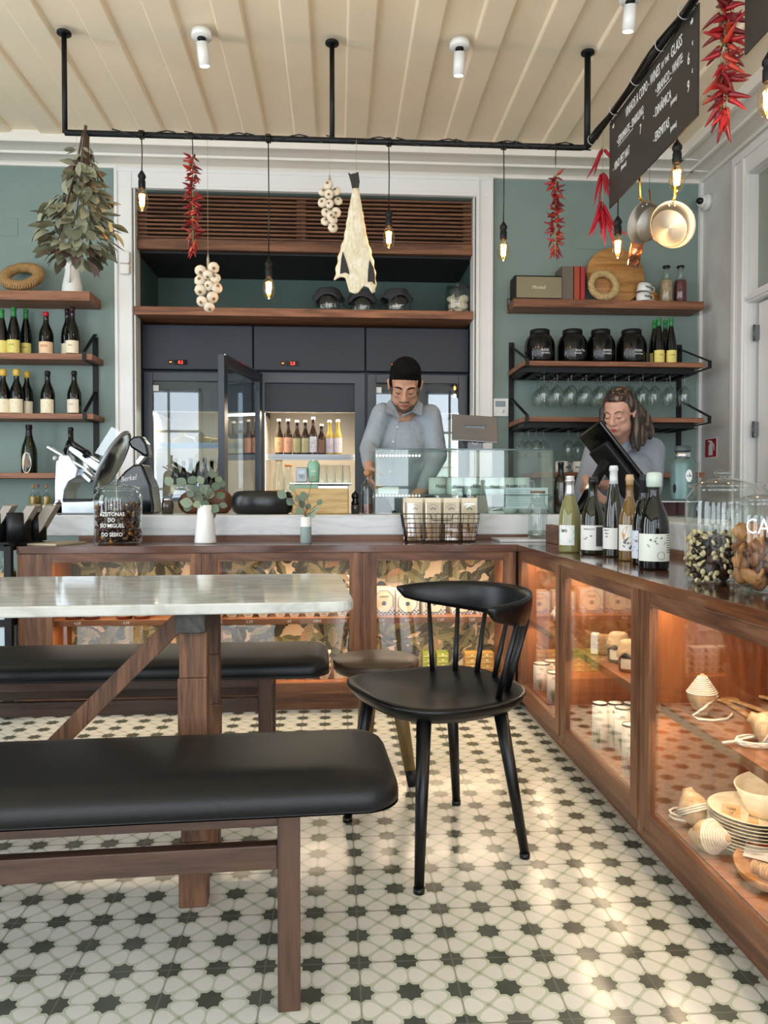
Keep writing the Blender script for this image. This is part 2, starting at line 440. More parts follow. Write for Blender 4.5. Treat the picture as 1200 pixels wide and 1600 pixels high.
struct('wall_passage', MB().box(RX + .12, RX + .14, DY0 - .2, DY1 + .2, 0, 3.2), BLK)
# walls never seen in the photo close the room; their windows let the daylight in
m = MB(); ox = [(-3.45, -2.35), (-1.75, -.65), (-.05, 1.05), (1.58, 2.42)]
pz = FLX0
for a, b in ox: m.box(pz, a, FLY0 - .15, FLY0, 0, CZ); pz = b
m.box(pz, RX + .1, FLY0 - .15, FLY0, 0, CZ)
for a, b in ox: m.box(a, b, FLY0 - .15, FLY0, 0, .3); m.box(a, b, FLY0 - .15, FLY0, 2.85, CZ)
struct('wall_street', m, PAINT)
for i, (a, b) in enumerate(ox):
    m = MB()
    for x in (a, (a + b) / 2 - .02, b - .04): m.box(x, x + .04, FLY0 - .0, FLY0 + .04, .3, 2.85)
    for z in (.3, 1.1, 2.1, 2.81): m.box(a, b, FLY0, FLY0 + .04, z, z + .04)
    struct('window_%d' % (i + 2), m, PAINT)
m = MB(); oy = [(-1.8, -.6), (.2, 1.4), (2.2, 3.4)]; pz = FLY0 - .15
for a, b in oy: m.box(FLX0 - .15, FLX0, pz, a, 0, CZ); pz = b; m.box(FLX0 - .15, FLX0, a, b, 0, .35); m.box(FLX0 - .15, FLX0, a, b, 2.85, CZ)
m.box(FLX0 - .15, FLX0, pz, BY + .1, 0, CZ)
struct('wall_left', m, GREEN)
for i, (a, b) in enumerate(oy):
    m = MB()
    for y in (a, (a + b) / 2 - .02, b - .04): m.box(FLX0, FLX0 + .04, y, y + .04, .35, 2.85)
    for z in (.35, 2.1, 2.81): m.box(FLX0, FLX0 + .04, a, b, z, z + .04)
    struct('window_%d' % (i + 6), m, PAINT)
# ---------------- slatted grille and shelf in the alcove
g = thing('slatted_grille', 'walnut slatted vent grille with wide bottom board at the top of the alcove', 'grille', (NX0, BY + .02, 2.66))
m = MB(); zt, zb = NZ1 - .01, 2.735; n = 11
for i in range(n):
    z = zb + (zt - zb) * (i + .3) / n; m.box(NX0 + .01, NX1 - .01, BY + .02, BY + .045, z, z + .013)
m.build('slat', WALX, g, off=g.location, bevel=.002)
m = MB(); m.box(NX0 + .005, NX1 - .005, BY + .01, BY + .05, 2.665, 2.735); m.build('bottom_board', WALX, g, off=g.location)
m = MB()
for x in (NX0 + .01, -.27, .1, NX1 - .07): m.box(x, x + .06, BY + .046, BY + .06, 2.735, zt)
m.build('batten', WAL, g, off=g.location)
MB().box(NX0 + .005, NX1 - .005, BY + .3, BY + .31, 2.7, 3.05).build('backing', mat('grille_dark', '#0b0b0b', .9), g, off=g.location)
AZ = 2.265
o = MB().box(NX0 + .004, NX1 - .014, BY - .05, 5.85, AZ - .055, AZ).build('alcove_shelf', SHELFW, center=True, bevel=.003)
tag(o, 'long walnut shelf across the alcove above the fridges', 'shelf')
# ---------------- counters
LY, RXF, WT = 3.5, .852, .773
BACKW, RW = .37, .35
def leaf_shape(L, W, lobes, ph):
    pts = []
    for side in (1, -1):
        row = []
        for i in range(15):
            t = i / 14; w = W * (sin(pi * min(1, t * .96 + .02)) ** .75) * (1 - .25 * t)
            if lobes: w *= .72 + .34 * abs(sin(pi * lobes * t + ph))
            row.append((t * L - .03 * lobes * W * cos(2 * pi * lobes * t), side * max(w, .0008)))
        pts.append(row)
    return pts
WPM = [mat('wallpaper_ground', '#e2c7a6', .7)] + [mat('wallpaper_%d' % i, c, .7) for i, c in enumerate(['#4a4633', '#6d6a4b', '#8d875f', '#35332a', '#a99a73', '#b88d6a'])]
def wallpaper(x0, x1, z0, z1, y, seed, parent):
    """printed botanical paper: leaves, twigs and cones"""
    rr = random.Random(seed); m = MB(); m.box(x0, x1, y, y + .004, z0, z1); dep = 0
    def put(poly, mi):
        q = [(min(max(a, x0), x1), min(max(b, z0), z1)) for a, b in poly]
        if max(p[0] for p in q) - min(p[0] for p in q) < .002 or max(p[1] for p in q) - min(p[1] for p in q) < .002: return
        m.cur = mi; m.add([(a, y - .0004 - dep, b) for a, b in q], [tuple(range(len(q)))])
    for i in range(int(300 * (x1 - x0) / .7)):
        dep += .00001
        cx, cz, an = rr.uniform(x0 - .05, x1 + .05), rr.uniform(z0 - .05, z1 + .03), rr.uniform(0, 2 * pi)
        if rr.random() < .10:
            r = rr.uniform(.025, .04); put([(cx + r * cos(t * .35), cz + 1.2 * r * sin(t * .35)) for t in range(18)], 1)
            for a in range(-3, 4):
                for b in range(-3, 4):
                    if a * a + b * b < 9: put([(cx + a * r * .28 + dx * r * .1, cz + b * r * .33 + dz * r * .1) for dx, dz in ((1, 0), (0, 1), (-1, 0), (0, -1))], 5)
            continue
        L = rr.uniform(.07, .15); W = L * rr.uniform(.22, .34); lob = rr.choice((0, 0, 3, 4, 5)); ca, sa = cos(an), sin(an)
        tr = lambda p: (cx + p[0] * ca - p[1] * sa, cz + p[0] * sa + p[1] * ca)
        rows = leaf_shape(L, W, lob, rr.uniform(0, 1)); tone = rr.choice(((1, 2), (2, 3), (4, 1), (4, 2), (3, 5), (1, 3), (2, 5), (6, 5)))
        for row, mi in zip(rows, tone): put([tr(p) for p in row] + [tr((L, 0)), tr((0, 0))], mi)
        dep += .00001
        for s in (1, -1):
            for j in range(1, 8):
                t = j / 9; b = (t * L, 0); e = ((t + .14) * L, s * W * .7 * sin(pi * t) ** .7)
                put([tr(b), tr(e), tr((b[0] + .0022, 0))], 4 if tone[0] != 4 else 5)
        put([tr((0, .0012)), tr((L, .0004)), tr((L, -.0004)), tr((0, -.0012))], 5)
    return m.build('wallpaper', WPM, parent)
def cabinet(w, loc, rz, paper, label, prices, panel_l=0, seed=1, depth=.36):
    c = thing('display_cabinet', label, 'cabinet', loc, rz)
    wv, wh, inn = (WAL, WALX, INW)
    MB().box(-panel_l, .018, 0, depth + .02, .05, WT - .036).build('side_panel', wv, c, bevel=.0015)
    MB().box(w - .018, w, 0, depth + .02, .05, WT - .036).build('side_panel', wv, c, bevel=.0015)
    MB().box(.018, w - .018, .002, depth, .05, .118).build('base_board', wh, c); MB().box(.018, w - .018, .026, depth, WT - .06, WT - .036).build('top_board', wh, c)
    MB().box(-panel_l, w, .035, .06, 0, .05).build('plinth', wh, c)
    m = MB(); m.box(.018, .03, .03, depth, .118, WT - .06); m.box(w - .03, w - .018, .03, depth, .118, WT - .06); m.box(.029, w - .029, .03, depth, .118, .126)
    m.build('lining', inn, c)
    if paper: wallpaper(.03, w - .03, .126, WT - .06, depth - .012, seed, c)
    else: MB().box(.03, w - .03, depth - .012, depth, .126, WT - .06).build('back_panel', inn, c)
    sh = MB().box(.03, w - .03, .045, depth - .014, .40, .426).build('shelf', INS, c)
    for x, s in prices: lettering(s, .018, CHALK, sh, front(x, .0445, .413), .95, name='price')
    d0, d1, z0, z1, st = .014, w - .014, .082, .738, .05
    d = MB(); d.box(d0, d0 + st, -.004, .02, z0, z1); d.box(d1 - st, d1, -.004, .02, z0, z1); d.cur = 1
    d.box(d0 + st - .001, d1 - st + .001, -.003, .019, z0, z0 + .05); d.box(d0 + st - .001, d1 - st + .001, -.003, .019, z1 - .038, z1)
    fr = d.build('door', [wv, wh], c)
    MB().box(d0 + st - .004, d1 - st + .004, .006, .010, z0 + .046, z1 - .034).build('glass_pane', PANE, fr)
    m = MB(); n = int((w - .08) / .026)
    for i in range(n):
        x = .05 + i * .026; m.box(x, x + .012, -.004, .004, .7395, .7445)
    m.cur = 1; m.box(.04, w - .04, -.003, .006, .7445, .747)
    m.build('led_strip', [LED, BRASS], c)
    M = Matrix.Translation(loc) @ Matrix.Rotation(rz, 4, 'Z')
    p = M @ V((w / 2, .05, WT - .064))
    area('cabinet_led_and_fill', p, (0, 0, rz), w - .12, .02, 3.0 if paper else 2.4, (1, .78, .55))
    MB().box(.05, w - .05, .075, .085, .397, .3999).build('added_fill_strip', LED, c)  # added glowing strip under the shelf, hidden behind its front edge
    p = M @ V((w / 2, .06, .392)); area('cabinet_led_and_fill', p, (0, 0, rz), w - .12, .02, 1.7 if paper else 1.25, (1, .78, .55))  # added fill lamp that brightens the lower level, not a seen LED
    return c
cabinet(.744, (-1.35, LY, 0), 0, True, 'leftmost wallpapered display cabinet in the back counter, behind the marble table', [(.16, '4,5€'), (.38, '4,5€'), (.6, '4,9€')], .09, 3)
cabinet(.728, (-.606, LY, 0), 0, True, 'middle wallpapered display cabinet full of little tapered tubs', [(.06, '7,8€'), (.20, '5,5€'), (.385, '6€'), (.515, '4,80€'), (.64, '6,5€')], 0, 5)
cabinet(.72, (.122, LY, 0), 0, True, 'right-hand wallpapered display cabinet of the back counter, behind the black chair', [(.09, '7,2€'), (.215, '6,7€'), (.37, '7,5€'), (.52, '7,6€')], 0, 9)
# the run of three cabinets towards the camera
ys = [LY - .02, 2.815, 2.06, 1.28]
labs = ['farthest display cabinet of the right-hand counter, in the corner, holding white tins', 'second display cabinet from the corner on the right, with cloth-topped jars and tall tins',
        'nearest display cabinet on the right, holding plates, spinning tops and spoons']
for i in range(3):
    cabinet(ys[i] - ys[i + 1], (RXF, ys[i], 0), -pi / 2, False, labs[i], [], 0, 1)
m = MB(); m.box(RXF, RXF + .36, LY - .02, LY + .38, .05, WT - .036); tag(m.build('corner_post', WAL, center=True), 'solid walnut corner block where the two counters meet', 'post')
o = MB().prism([(-1.44, LY - .008), (RXF - .008, LY - .008), (1.262, 3.90), (-1.44, 3.90)], WT - .034, WT).build('wooden_worktop', TOPW, bevel=.002)
tag(o, 'walnut worktop ledge along the back counter in front of the marble slab', 'worktop')
MB().box(-1.30, 1.262, 3.90, 3.93, WT - .03, .797).build('riser', WALX, o)
MB().box(-1.30, 1.262, 3.93, 4.38, 0, .797).build('counter_body', WALX, o)
o = MB().prism([(RXF - .008, 1.27), (RXF - .008, LY - .0085), (1.262, 3.8995), (1.262, 1.27)], WT - .034, WT).build('wooden_worktop', TOPWY, bevel=.002)
tag(o, 'glossy walnut worktop of the right-hand counter under the six wine bottles', 'worktop')
MB().box(1.262, 1.29, 1.27, 3.93, WT - .03, .797).build('riser', WALY, o)
MB().box(1.29, 1.56, 1.28, 3.93, 0, .797).build('counter_body', WALY, o)
o = MB().prism([(-1.474, 3.895), (1.257, 3.895), (1.257, 1.27), (1.585, 1.27), (1.585, 4.38), (-1.474, 4.38)], .797, .903).build('marble_worktop', MARB, bevel=.008, seg=3)
tag(o, 'thick white marble slab worktop of the service counter', 'worktop')
MZ = .903
# ================================================================ furniture
RZ = radians(2.8)
t = thing('dining_table', 'long marble-topped dining table on reclaimed timber trestle legs', 'table', (-.36, 2.1, 0), RZ)
TOPZ = .752
m = MB(); x0, x1, y0, y1, r = -1.25, .385, -.345, .31, .05
pts = []
for cx, cy, a in ((x1 - r, y1 - r, 0), (x0 + r, y1 - r, 90), (x0 + r, y0 + r, 180), (x1 - r, y0 + r, 270)):
    pts += [(cx + r * cos(radians(a + k * 15)), cy + r * sin(radians(a + k * 15))) for k in range(7)]
m.prism(pts, TOPZ - .026, TOPZ); m.build('tabletop', TABM, t, bevel=.004, seg=2)
for X in (.0, -.76):
    for y in (-.235, .04):
        m = MB(); w_ = .036
        m.box(X - w_, X + w_ - .004, y - .028, y + .028, 0, .16); m.box(X - w_ + .006, X + w_, y - .026, y + .026, .16, .42); m.box(X - w_, X + w_ - .002, y - .028, y + .028, .42, .56); m.box(X - w_ + .004, X + w_ - .002, y - .026, y + .026, .56, .70)
        m.build('leg', OLDW, t, bevel=.003)
    MB().box(X - .035, X + .035, -.30, .26, .675, TOPZ - .0265).build('cross_beam', wood('dark_beam', '#252522', '#4b4740', 'y', .6), t, bevel=.003)
m = MB(); m.bar((-.02, -.12, .71), (-.70, -.12, .03), .04, .045); m.build('brace', OLDW, t, bevel=.002)
MB().box(-1.2, .3, -.03, .03, .68, TOPZ - .027).build('rail', wood('table_rail', '#3d281c', '#7a5840', 'x', .6), t)
def bench(loc, rz, label):
    b = thing('bench', label, 'bench', loc, rz, 'benches at the marble table')
    L0, L1, D = -1.5, .215, .185
    # padded seat: rounded section and corners
    m = MB(); n = 12; rc = .075; out = []
    for cx, cy, a in ((L1 - rc, D - rc, 0), (L0 + rc, D - rc, 90), (L0 + rc, -D + rc, 180), (L1 - rc, -D + rc, 270)):
        out += [(cx, cy, radians(a + k * 11.25)) for k in range(9)]
    rings = [(0, 0), (-.006, 0), (0, .006), (0, .02), (-.003, .034), (-.012, .046), (-.026, .054), (-.05, .059), (-.075, .061)]
    vs = []; K = len(out)
    for ins, z in rings:
        for cx, cy, a in out: vs.append((cx + (rc + ins) * cos(a), cy + (rc + ins) * sin(a), .405 + z))
    fs = [(i * K + k, i * K + (k + 1) % K, (i + 1) * K + (k + 1) % K, (i + 1) * K + k) for i in range(len(rings) - 1) for k in range(K)]
    fs += [tuple((len(rings) - 1) * K + k for k in range(K)), tuple(range(K - 1, -1, -1))]
    m.add(vs, fs, True); m.build('seat', LEATH, b)
    MB().box(L0 + .04, L1 - .05, -D + .04, D - .04, .392, .405).build('seat_board', BENCHX, b)
    for x in (0, -1.3):
        for y in (-.105, .105): MB().box(x - .022, x + .022, y - .022, y + .022, 0, .392).build('leg', BENCHW, b, bevel=.002)
        MB().box(x - .018, x + .018, -.083, .083, .34, .392).build('end_rail', BENCHX, b)
    for y in (-.108, .108):
        MB().box(-1.278, -.022, y - .012, y + .012, .362, .392).build('apron', BENCHX, b)
        MB().box(-1.278, -.022, y - .014, y + .014, .278, .325).build('stretcher', BENCHX, b, bevel=.002)
    return b
RB = radians(3.2)
bench((-.10, 1.578, 0), RB, 'nearest bench with long black padded leather seat, in front of the table')
bench((-.243, 2.655, 0), radians(1.2), 'farther black padded bench, behind the table beside the round stool')
# ---------------- black spindle chair
CC = V((.287, 2.19, 0)); ca = atan2(.37, .93)
ch = thing('spindle_chair', 'black lacquered wooden chair with curved spindle backrest', 'chair', CC, ca)
# local x = towards the back, y = side
m = MB(); K = 48; out = []
for k in range(K):
    a = 2 * pi * k / K; cx, cy = cos(a), sin(a); n_ = 3.2
    rr_ = 1 / ((abs(cx) ** n_ + abs(cy) ** n_) ** (1 / n_))
    x = cx * rr_ * .235; y = cy * rr_ * (.245 - .02 * (cx > 0) * cx)
    out.append((x, y))
rings = [(.955, -.026), (.965, -.03), (.93, -.034)]
prof_ = [(.90, -.036), (.955, -.022), (.985, -.012), (1.0, -.004), (.995, .003), (.97, .006), (.9, .004), (.7, -.002), (.4, -.007), (.1, -.008)]
vs = []
for s_, z in prof_:
    for x, y in out: vs.append((x * s_, y * s_, .437 + z + .010 * (x / .235) ** 2 * (s_ > .3)))
fs = [(i * K + k, i * K + (k + 1) % K, (i + 1) * K + (k + 1) % K, (i + 1) * K + k) for i in range(len(prof_) - 1) for k in range(K)]
fs += [tuple((len(prof_) - 1) * K + k for k in range(K)), tuple(range(K - 1, -1, -1))]
m.add(vs, fs, True); m.build('seat', LACQ, ch)
inv = Matrix.Rotation(-ca, 3, 'Z')
for (wx, wy) in ((.206, 1.874), (.518, 2.04), (.386, 2.409), (.032, 2.305)):
    f_ = inv @ (V((wx, wy, 0)) - CC); tp = V((f_.x * .72, f_.y * .72, .42))
    m = MB(); m.cyl((f_.x, f_.y, .012), tp, .0125, .0205, 16); m.cyl((f_.x, f_.y, 0), (f_.x, f_.y, .014), .0145, .0145)
    m.build('leg', LACQ, ch)
def rail_pt(th): return V((.03 + .232 * cos(th), .265 * sin(th), 0))
m = MB(); vs = []; NR = 36; sec = 10
for i in range(NR + 1):
    u_ = -1 + 2 * i / NR; th = u_ * radians(95); p = rail_pt(th); nr = V((cos(th), sin(th) * .9, 0)).normalized()
    hgt = .075 * (1 - abs(u_) ** 2.0) ** .75 + .026; hgt *= 1 if abs(u_) < .97 else .55
    top = .728 - .020 * abs(u_) ** 2 ; zc = top - hgt / 2
    thk = .0095
    for k in range(sec):
        a = 2 * pi * k / sec; dx = thk * cos(a); dz = hgt / 2 * max(-1, min(1, 1.15 * sin(a)))
        vs.append(p + nr * (dx + (dz) * .16) + V((0, 0, zc + dz)))
fs = [(i * sec + k, i * sec + (k + 1) % sec, (i + 1) * sec + (k + 1) % sec, (i + 1) * sec + k) for i in range(NR) for k in range(sec)]
fs += [tuple(range(sec - 1, -1, -1)), tuple(NR * sec + k for k in range(sec))]
m.add(vs, fs, True); m.build('backrest', LACQ, ch)
for i in range(7):
    th = radians(-66 + 22 * i); b = V((.02 + .185 * cos(th), .205 * sin(th), .44)); p = rail_pt(th * 1.04); p.z = .655
    m = MB(); m.tube([b, b.lerp(p, .35), p], [.0085, .0085, .0065], 10); m.build('spindle', LACQ, ch)
# ---------------- round stool
so = V((.140, 2.690, 0))
st = thing('round_stool', 'round dark wooden stool between the far bench and the black chair', 'stool', so)
m = MB(); m.lathe([(.13, .372), (.145, .377), (.153, .39), (.154, .416), (.149, .42), (.001, .42)], 40); m.build('seat', wood('stool_wood', '#2b211a', '#54402f', 'x', .35), st)
for wx, wy in ((.079, 2.413), (.261, 2.574), (.09, 2.87)):
    f_ = V((wx, wy, 0)) - so; tp = V((f_.x * .50, f_.y * .45, .375))
    m = MB(); q = V((f_.x, f_.y, 0)); m.cyl(q + (tp - q) * .14, tp, .019, .031, 16)
    lg = m.build('leg', wood('stool_leg_wood', '#4d3d22', '#80693c', 'z', .4), st)
    MB().cyl(q, q + (tp - q) * .14, .017, .0195, 16).build('foot', BLK, lg)
# ---------------- steel cart on the left
cx1 = -1.447
cz = at(60, 848, Y=3.55).z
cb = V((cx1 - .3, 3.62, 0))
ct = thing('service_cart', 'black steel service cart on castors at the left edge, beside the cabinets', 'cart', cb)
m = MB()
for x in (-.3, .27):
    for y in (-.17, .2): m.box(x, x + .03, y, y + .03, .08, cz - .01)
for z in (.10, .42, cz - .03):
    for y in (-.17, .2): m.box(-.27, .27, y + .001, y + .029, z, z + .028)
    for x in (-.3, .27): m.box(x + .001, x + .029, -.14, .2, z, z + .027)
m.build('frame', BLK, ct)
for z in (.425, .105): MB().box(-.295, .295, -.165, .225, z + .024, z + .032).build('tray', mat('cart_tray', '#c7d3da', .3), ct)
MB().box(-.3, .298, -.18, .25, cz - .002, cz + .006).build('top_plate', BLK, ct, bevel=.002)
for x in (-.27, .27):
    for y in (-.15, .2):
        m = MB(); m.cyl((x - .012, y, .035), (x + .012, y, .035), .035, n=20); m.box(x - .018, x + .018, y - .015, y + .02, .05, .08)
        m.build('castor', BLKG, ct)
# ================================================================ shelves
def plank(px0, py, px1, Yf, th, label, x0=None, x1=None):
    a = at(px0, py, Y=Yf); b = at(px1, py, Y=Yf)
    xa = a.x if x0 is None else x0; xb = b.x if x1 is None else x1; z = (a.z + b.z) / 2
    o = MB().box(xa, xb, Yf, BY - .001, z - th, z).build('wall_shelf', SHELFW, center=True, bevel=.002)
    tag(o, label, 'shelf'); return z
zR1 = plank(802.7, 468.5, 1100, 5.0, .055, 'thick floating walnut shelf on the right, under the speaker and books')
zR2 = plank(818, 565, 1101, 4.76, .03, 'walnut shelf on the right carrying four black jars')
zR3 = plank(818, 652, 1101, 4.76, .03, 'walnut shelf on the right below the long row of hanging wine glasses')
zR4 = plank(840, 738, 1101, 4.76, .032, 'lowest walnut shelf on the right, behind the woman, with enamel mugs')
zL1 = plank(0, 454, 140, 4.965, .06, 'thick floating walnut shelf on the left, under the white jug', x0=-2.6)
zL2 = plank(0, 552, 144, 4.965, .038, 'second walnut shelf from the top on the left', x0=-2.6)
zL3 = plank(0, 646, 146, 4.965, .034, 'third walnut shelf from the top on the left, under the wax-topped bottles', x0=-2.6)
zL4 = plank(0, 739, 150, 4.965, .034, 'fourth walnut shelf on the left, under the single sparkling bottle', x0=-2.6)
zL5 = plank(0, 803, 150, 4.965, .034, 'lowest shelf on the left, behind the napkin holders', x0=-2.6)
def bracket(px, zs, zb, zt, Yf, label, strut_up, X=None):
    x = at(px, 600, Y=5.17).x if X is None else X
    b = thing('shelf_bracket', label, 'bracket', (x, BY - .012, zb))
    MB().box(-.017, .017, -.004, .010, 0, zt - zb).build('upright', BLK, b)
    for z, th in zs:
        lg = Yf - BY + .005
        m = MB(); m.bar((0, 0, z - zb + .17), (0, lg, z - zb + .008), .022, .006); m.box(-.011, .011, lg - .005, lg + .001, -th - .006 + z - zb, z - zb + .012); m.box(-.011, .011, lg, 0, z - zb - th - .006, z - zb - th)
        m.build('strut', BLK, b)
bracket(800, [(zR2, .03), (zR3, .03)], .95, zR2 + .2, 4.76, 'black steel bracket upright at the left end of the right-hand shelves', 1)
bracket(1063, [(zR2, .03), (zR3, .03)], .95, zR2 + .2, 4.76, 'black steel bracket upright at the right end of the right-hand shelves', 1)
bracket(148, [(zL2, .038), (zL3, .034)], .95, zL2 + .15, 4.965, 'black steel bracket upright at the right end of the left-hand shelves', 1)
for z, lb in ((zR2, 'black steel glass rack with a full row of wine glasses'), (zR3, 'black steel glass rack behind the woman, mostly empty')):
    xa, xb = at(820, 585, Y=4.8).x, at(1085, 585, Y=4.8).x
    g = thing('glass_rack', lb, 'rack', ((xa + xb) / 2, 4.95, z - .03)); m = MB()
    m.box(xa, xb, 4.80, 4.806, z - .066, z - .031); m.box(xa, xb, 5.13, 5.136, z - .066, z - .031)
    m.build('rack_frame', BLK, g, off=g.location); m = MB()
    for i in range(13):
        x = xa + (xb - xa) * i / 12; m.box(x - .004, x + .004, 4.806, 5.13, z - .062, z - .031); m.box(x - .022, x + .022, 4.806, 5.13, z - .066, z - .062)
    m.build('rack_rail', BLK, g, off=g.location)
# ---------------- wine glasses hanging upside down
def wine_glass(label, group):
    g = thing('wine_glass', label, 'wine glass', group=group)
    MB().lathe([(.001, .0), (.033, -.001), (.034, -.003), (.006, -.007), (.0035, -.02), (.0035, -.075), (.008, -.083)], 16).build('stem', JARG, g)
    MB().open_lathe([(.008, -.083), (.026, -.097), (.038, -.118), (.041, -.14), (.038, -.17), (.033, -.198)], 18).build('bowl', JARG, g)
    return g
gl = [850, 871, 893, 916, 939, 961, 983, 1005, 1023, 1047, 1070]
proto = None
for row, Y in ((0, 4.86), (1, 4.98), (2, 5.08)):
    for i, px in enumerate(gl):
        if row == 2 and i > 7: continue
        p = at(px - (0, 5, 10)[row], 583, Y=Y); p.z = zR2 - .056
        lb = 'wine glass hanging in the %s row of the upper rack, %s from the left' % (['front', 'middle', 'back'][row], ORD[i])
        if proto is None: proto = wine_glass(lb, 'wine glasses hanging in the upper rack'); proto.location = p
        else: dup(proto, p, lb)
for i, (px, Y) in enumerate(((816, 4.98), (826, 4.92), (838, 4.86), (849, 4.95), (888, 4.88), (903, 4.98))):
    p = at(px, 670, Y=Y); p.z = zR3 - .056
    dup(proto, p, 'upside-down wine glass under the lower rack, %s from the left' % ORD[i], group='wine glasses hanging in the lower rack')
# ---------------- bottles
def bprof(kind, h, r):
    P = {'burg': [(.86, 0), (.97, .006), (1, .02), (1, .42), (.97, .49), (.84, .57), (.60, .66), (.42, .73), (.37, .78), (.35, .93), (.40, .935), (.40, .97), (.35, .975), (.35, 1)],
         'flute': [(.9, 0), (.98, .006), (1, .02), (1, .40), (.94, .48), (.78, .60), (.58, .71), (.42, .80), (.38, .86), (.36, .94), (.42, .945), (.42, .98), (.36, 1)],
         'bord': [(.9, 0), (.98, .006), (1, .02), (1, .58), (.97, .63), (.80, .68), (.50, .72), (.40, .76), (.36, .80), (.35, .94), (.41, .945), (.41, .98), (.36, 1)],
         'champ': [(.86, 0), (.97, .008), (1, .03), (1, .40), (.96, .48), (.80, .59), (.56, .70), (.40, .79), (.36, .86), (.36, .92), (.43, .925), (.43, .95), (.38, .96), (.38, 1)],
         'beer': [(.9, 0), (.98, .008), (1, .02), (1, .50), (.94, .56), (.70, .64), (.50, .71), (.42, .78), (.40, .93), (.46, .935), (.46, .96), (.40, .965), (.40, .98)],
         'oil': [(.95, 0), (1, .01), (1, .58), (.9, .64), (.5, .70), (.34, .75), (.32, .95), (.38, .955), (.38, .98), (.3, .985)]}[kind]
    return [(a * r, b * h) for a, b in P]
def rad_at(prof, z):
    for (r0, z0), (r1, z1) in zip(prof, prof[1:]):
        if z0 <= z <= z1: return r0 + (r1 - r0) * ((z - z0) / max(1e-6, z1 - z0))
    return prof[-1][0]
def bottle(label, loc, h, r, kind='burg', g=None, capm=None, cap0=.80, lab=None, rz=0, group=None, name='wine_bottle', cat='bottle', bulb=False, liquid=None, deco=None):
    b = thing(name, label, cat, loc, rz, group); pf = bprof(kind, h, r)
    MB().lathe(pf, 24).build('glass', g or DARKGL, b)
    if liquid:
        q = [(a * .93, z) for a, z in pf if z < liquid[1] * h]; q[0] = (q[0][0], .006); q.append((rad_at(pf, liquid[1] * h) * .93, liquid[1] * h))
        MB().lathe(q, 20).build('liquid', liquid[0], b)
    if capm:
        z0 = cap0 * h; q = [(rad_at(pf, z0) + .0007, z0)] + [(a + .0009, z) for a, z in pf if z > z0] + [(rad_at(pf, h) + .0007, h + .001), (.001, h + .0015)]
        if bulb: q = [(r * .38, .845 * h), (r * .50, .855 * h), (r * .52, .93 * h), (r * .50, .985 * h), (r * .38, 1.0 * h), (.001, 1.004 * h)]
        MB().lathe(q, 18).build('capsule', capm, b)
    if lab:
        z0, z1, ang, lm, s, inkm, size = lab[:7]; n = 14; m = MB(); vs = []
        for i in range(n + 1):
            a = -pi / 2 + radians(ang) * (-1 + 2 * i / n)
            for z in (z0, z1): vs.append(((r + .0006) * cos(a), (r + .0006) * sin(a), z * h))
        m.add(vs, [(2 * i, 2 * i + 2, 2 * i + 3, 2 * i + 1) for i in range(n)], True)
        lo = m.build('paper_label', lm, b)
        if s: lettering(s, size, inkm or INK, lo, Matrix.Translation((0, -r - .0009, (z0 * .38 + z1 * .62) * h)) @ Matrix.Rotation(pi / 2, 4, 'X'), .8, wrap=r + .0009)
        if deco: deco(lo, r, h)
    return b
YEL = mat('yellow_label', '#e6d678', .6); PINKL = mat('pink_label', '#edc9a4', .6); CRM = mat('cream_label', '#efe2c4', .6)
GCAP = mat('green_foil', '#1f7a3a', .35); RCAP = mat('red_foil', '#b3202c', .35); YWAX = mat('yellow_wax', '#d9b44a', .4); DCAP = mat('dark_foil', '#2d1a1c', .3); BCAP = mat('black_foil', '#141414', .35)
RINK = mat('red_ink', '#c0492f', .6)
def scribble(seed, z0, z1, half, inkm=None, n=5, rad=.0007, wr=.00045):
    def f(parent, r, h):
        rr = random.Random(seed); m = MB()
        for i in range(n):
            a = rr.uniform(-half, half) * .7; z = rr.uniform(z0 + .02, z1 - .02) * h; pts = []
            for k in range(7):
                a += rr.uniform(-.09, .09); z += rr.uniform(-.003, .003)
                a = max(-half, min(half, a)); z = max(z0 * h, min(z1 * h, z))
                pts.append(((r + rad) * sin(a), -(r + rad) * cos(a), z))
            m.tube(pts, wr, 4)
        m.build('drawing', inkm or INK, parent)
    return f
def row(base, items, Y):
    for px, top, label, kw in items:
        p = at(px, 600, Y=Y); p.z = base; h = at(px, top, Y=Y).z - base
        bottle(label, p, h, **kw)
gA = 'wine bottles on the second left-hand shelf'; gB = 'wine bottles on the third left-hand shelf'
row(zL2, [(4, 484, 'dark wine bottle cut by the left frame edge on the second shelf', dict(r=.036, capm=GCAP, kind='flute', lab=(.02, .30, 70, YEL, '', None, .01), group=gA)),
  (22.5, 481, 'tall wine bottle with green capsule and yellow label, left of its shorter twin', dict(r=.041, capm=GCAP, kind='flute', lab=(.02, .30, 75, YEL, 'COPAS', INK, .012), deco=scribble(1, .03, .22, 1.0), group=gA)),
  (73, 488, 'wine bottle with red capsule and pink label with red letters', dict(r=.044, capm=RCAP, cap0=.9, lab=(.02, .29, 78, PINKL, 'INDIE', RINK, .022), group=gA)),
  (114, 480, 'wine bottle with dark capsule and cream label, beside the shelf bracket', dict(r=.043, capm=DCAP, cap0=.86, lab=(.03, .29, 75, CRM, 'Beato', INK, .014), group=gA))], 5.03)
row(zL2, [(41.5, 484, 'shorter wine bottle with green capsule, right of its tall twin', dict(r=.037, capm=GCAP, kind='flute', lab=(.02, .28, 75, YEL, 'COPAS', INK, .012), deco=scribble(2, .03, .2, 1.0), group=gA)),
  (106, 483, 'dark wine bottle half hidden behind the cream-labelled one on the second shelf', dict(r=.04, capm=DCAP, cap0=.86, lab=(.03, .27, 75, CRM, '', None, .01), group=gA))], 5.11)
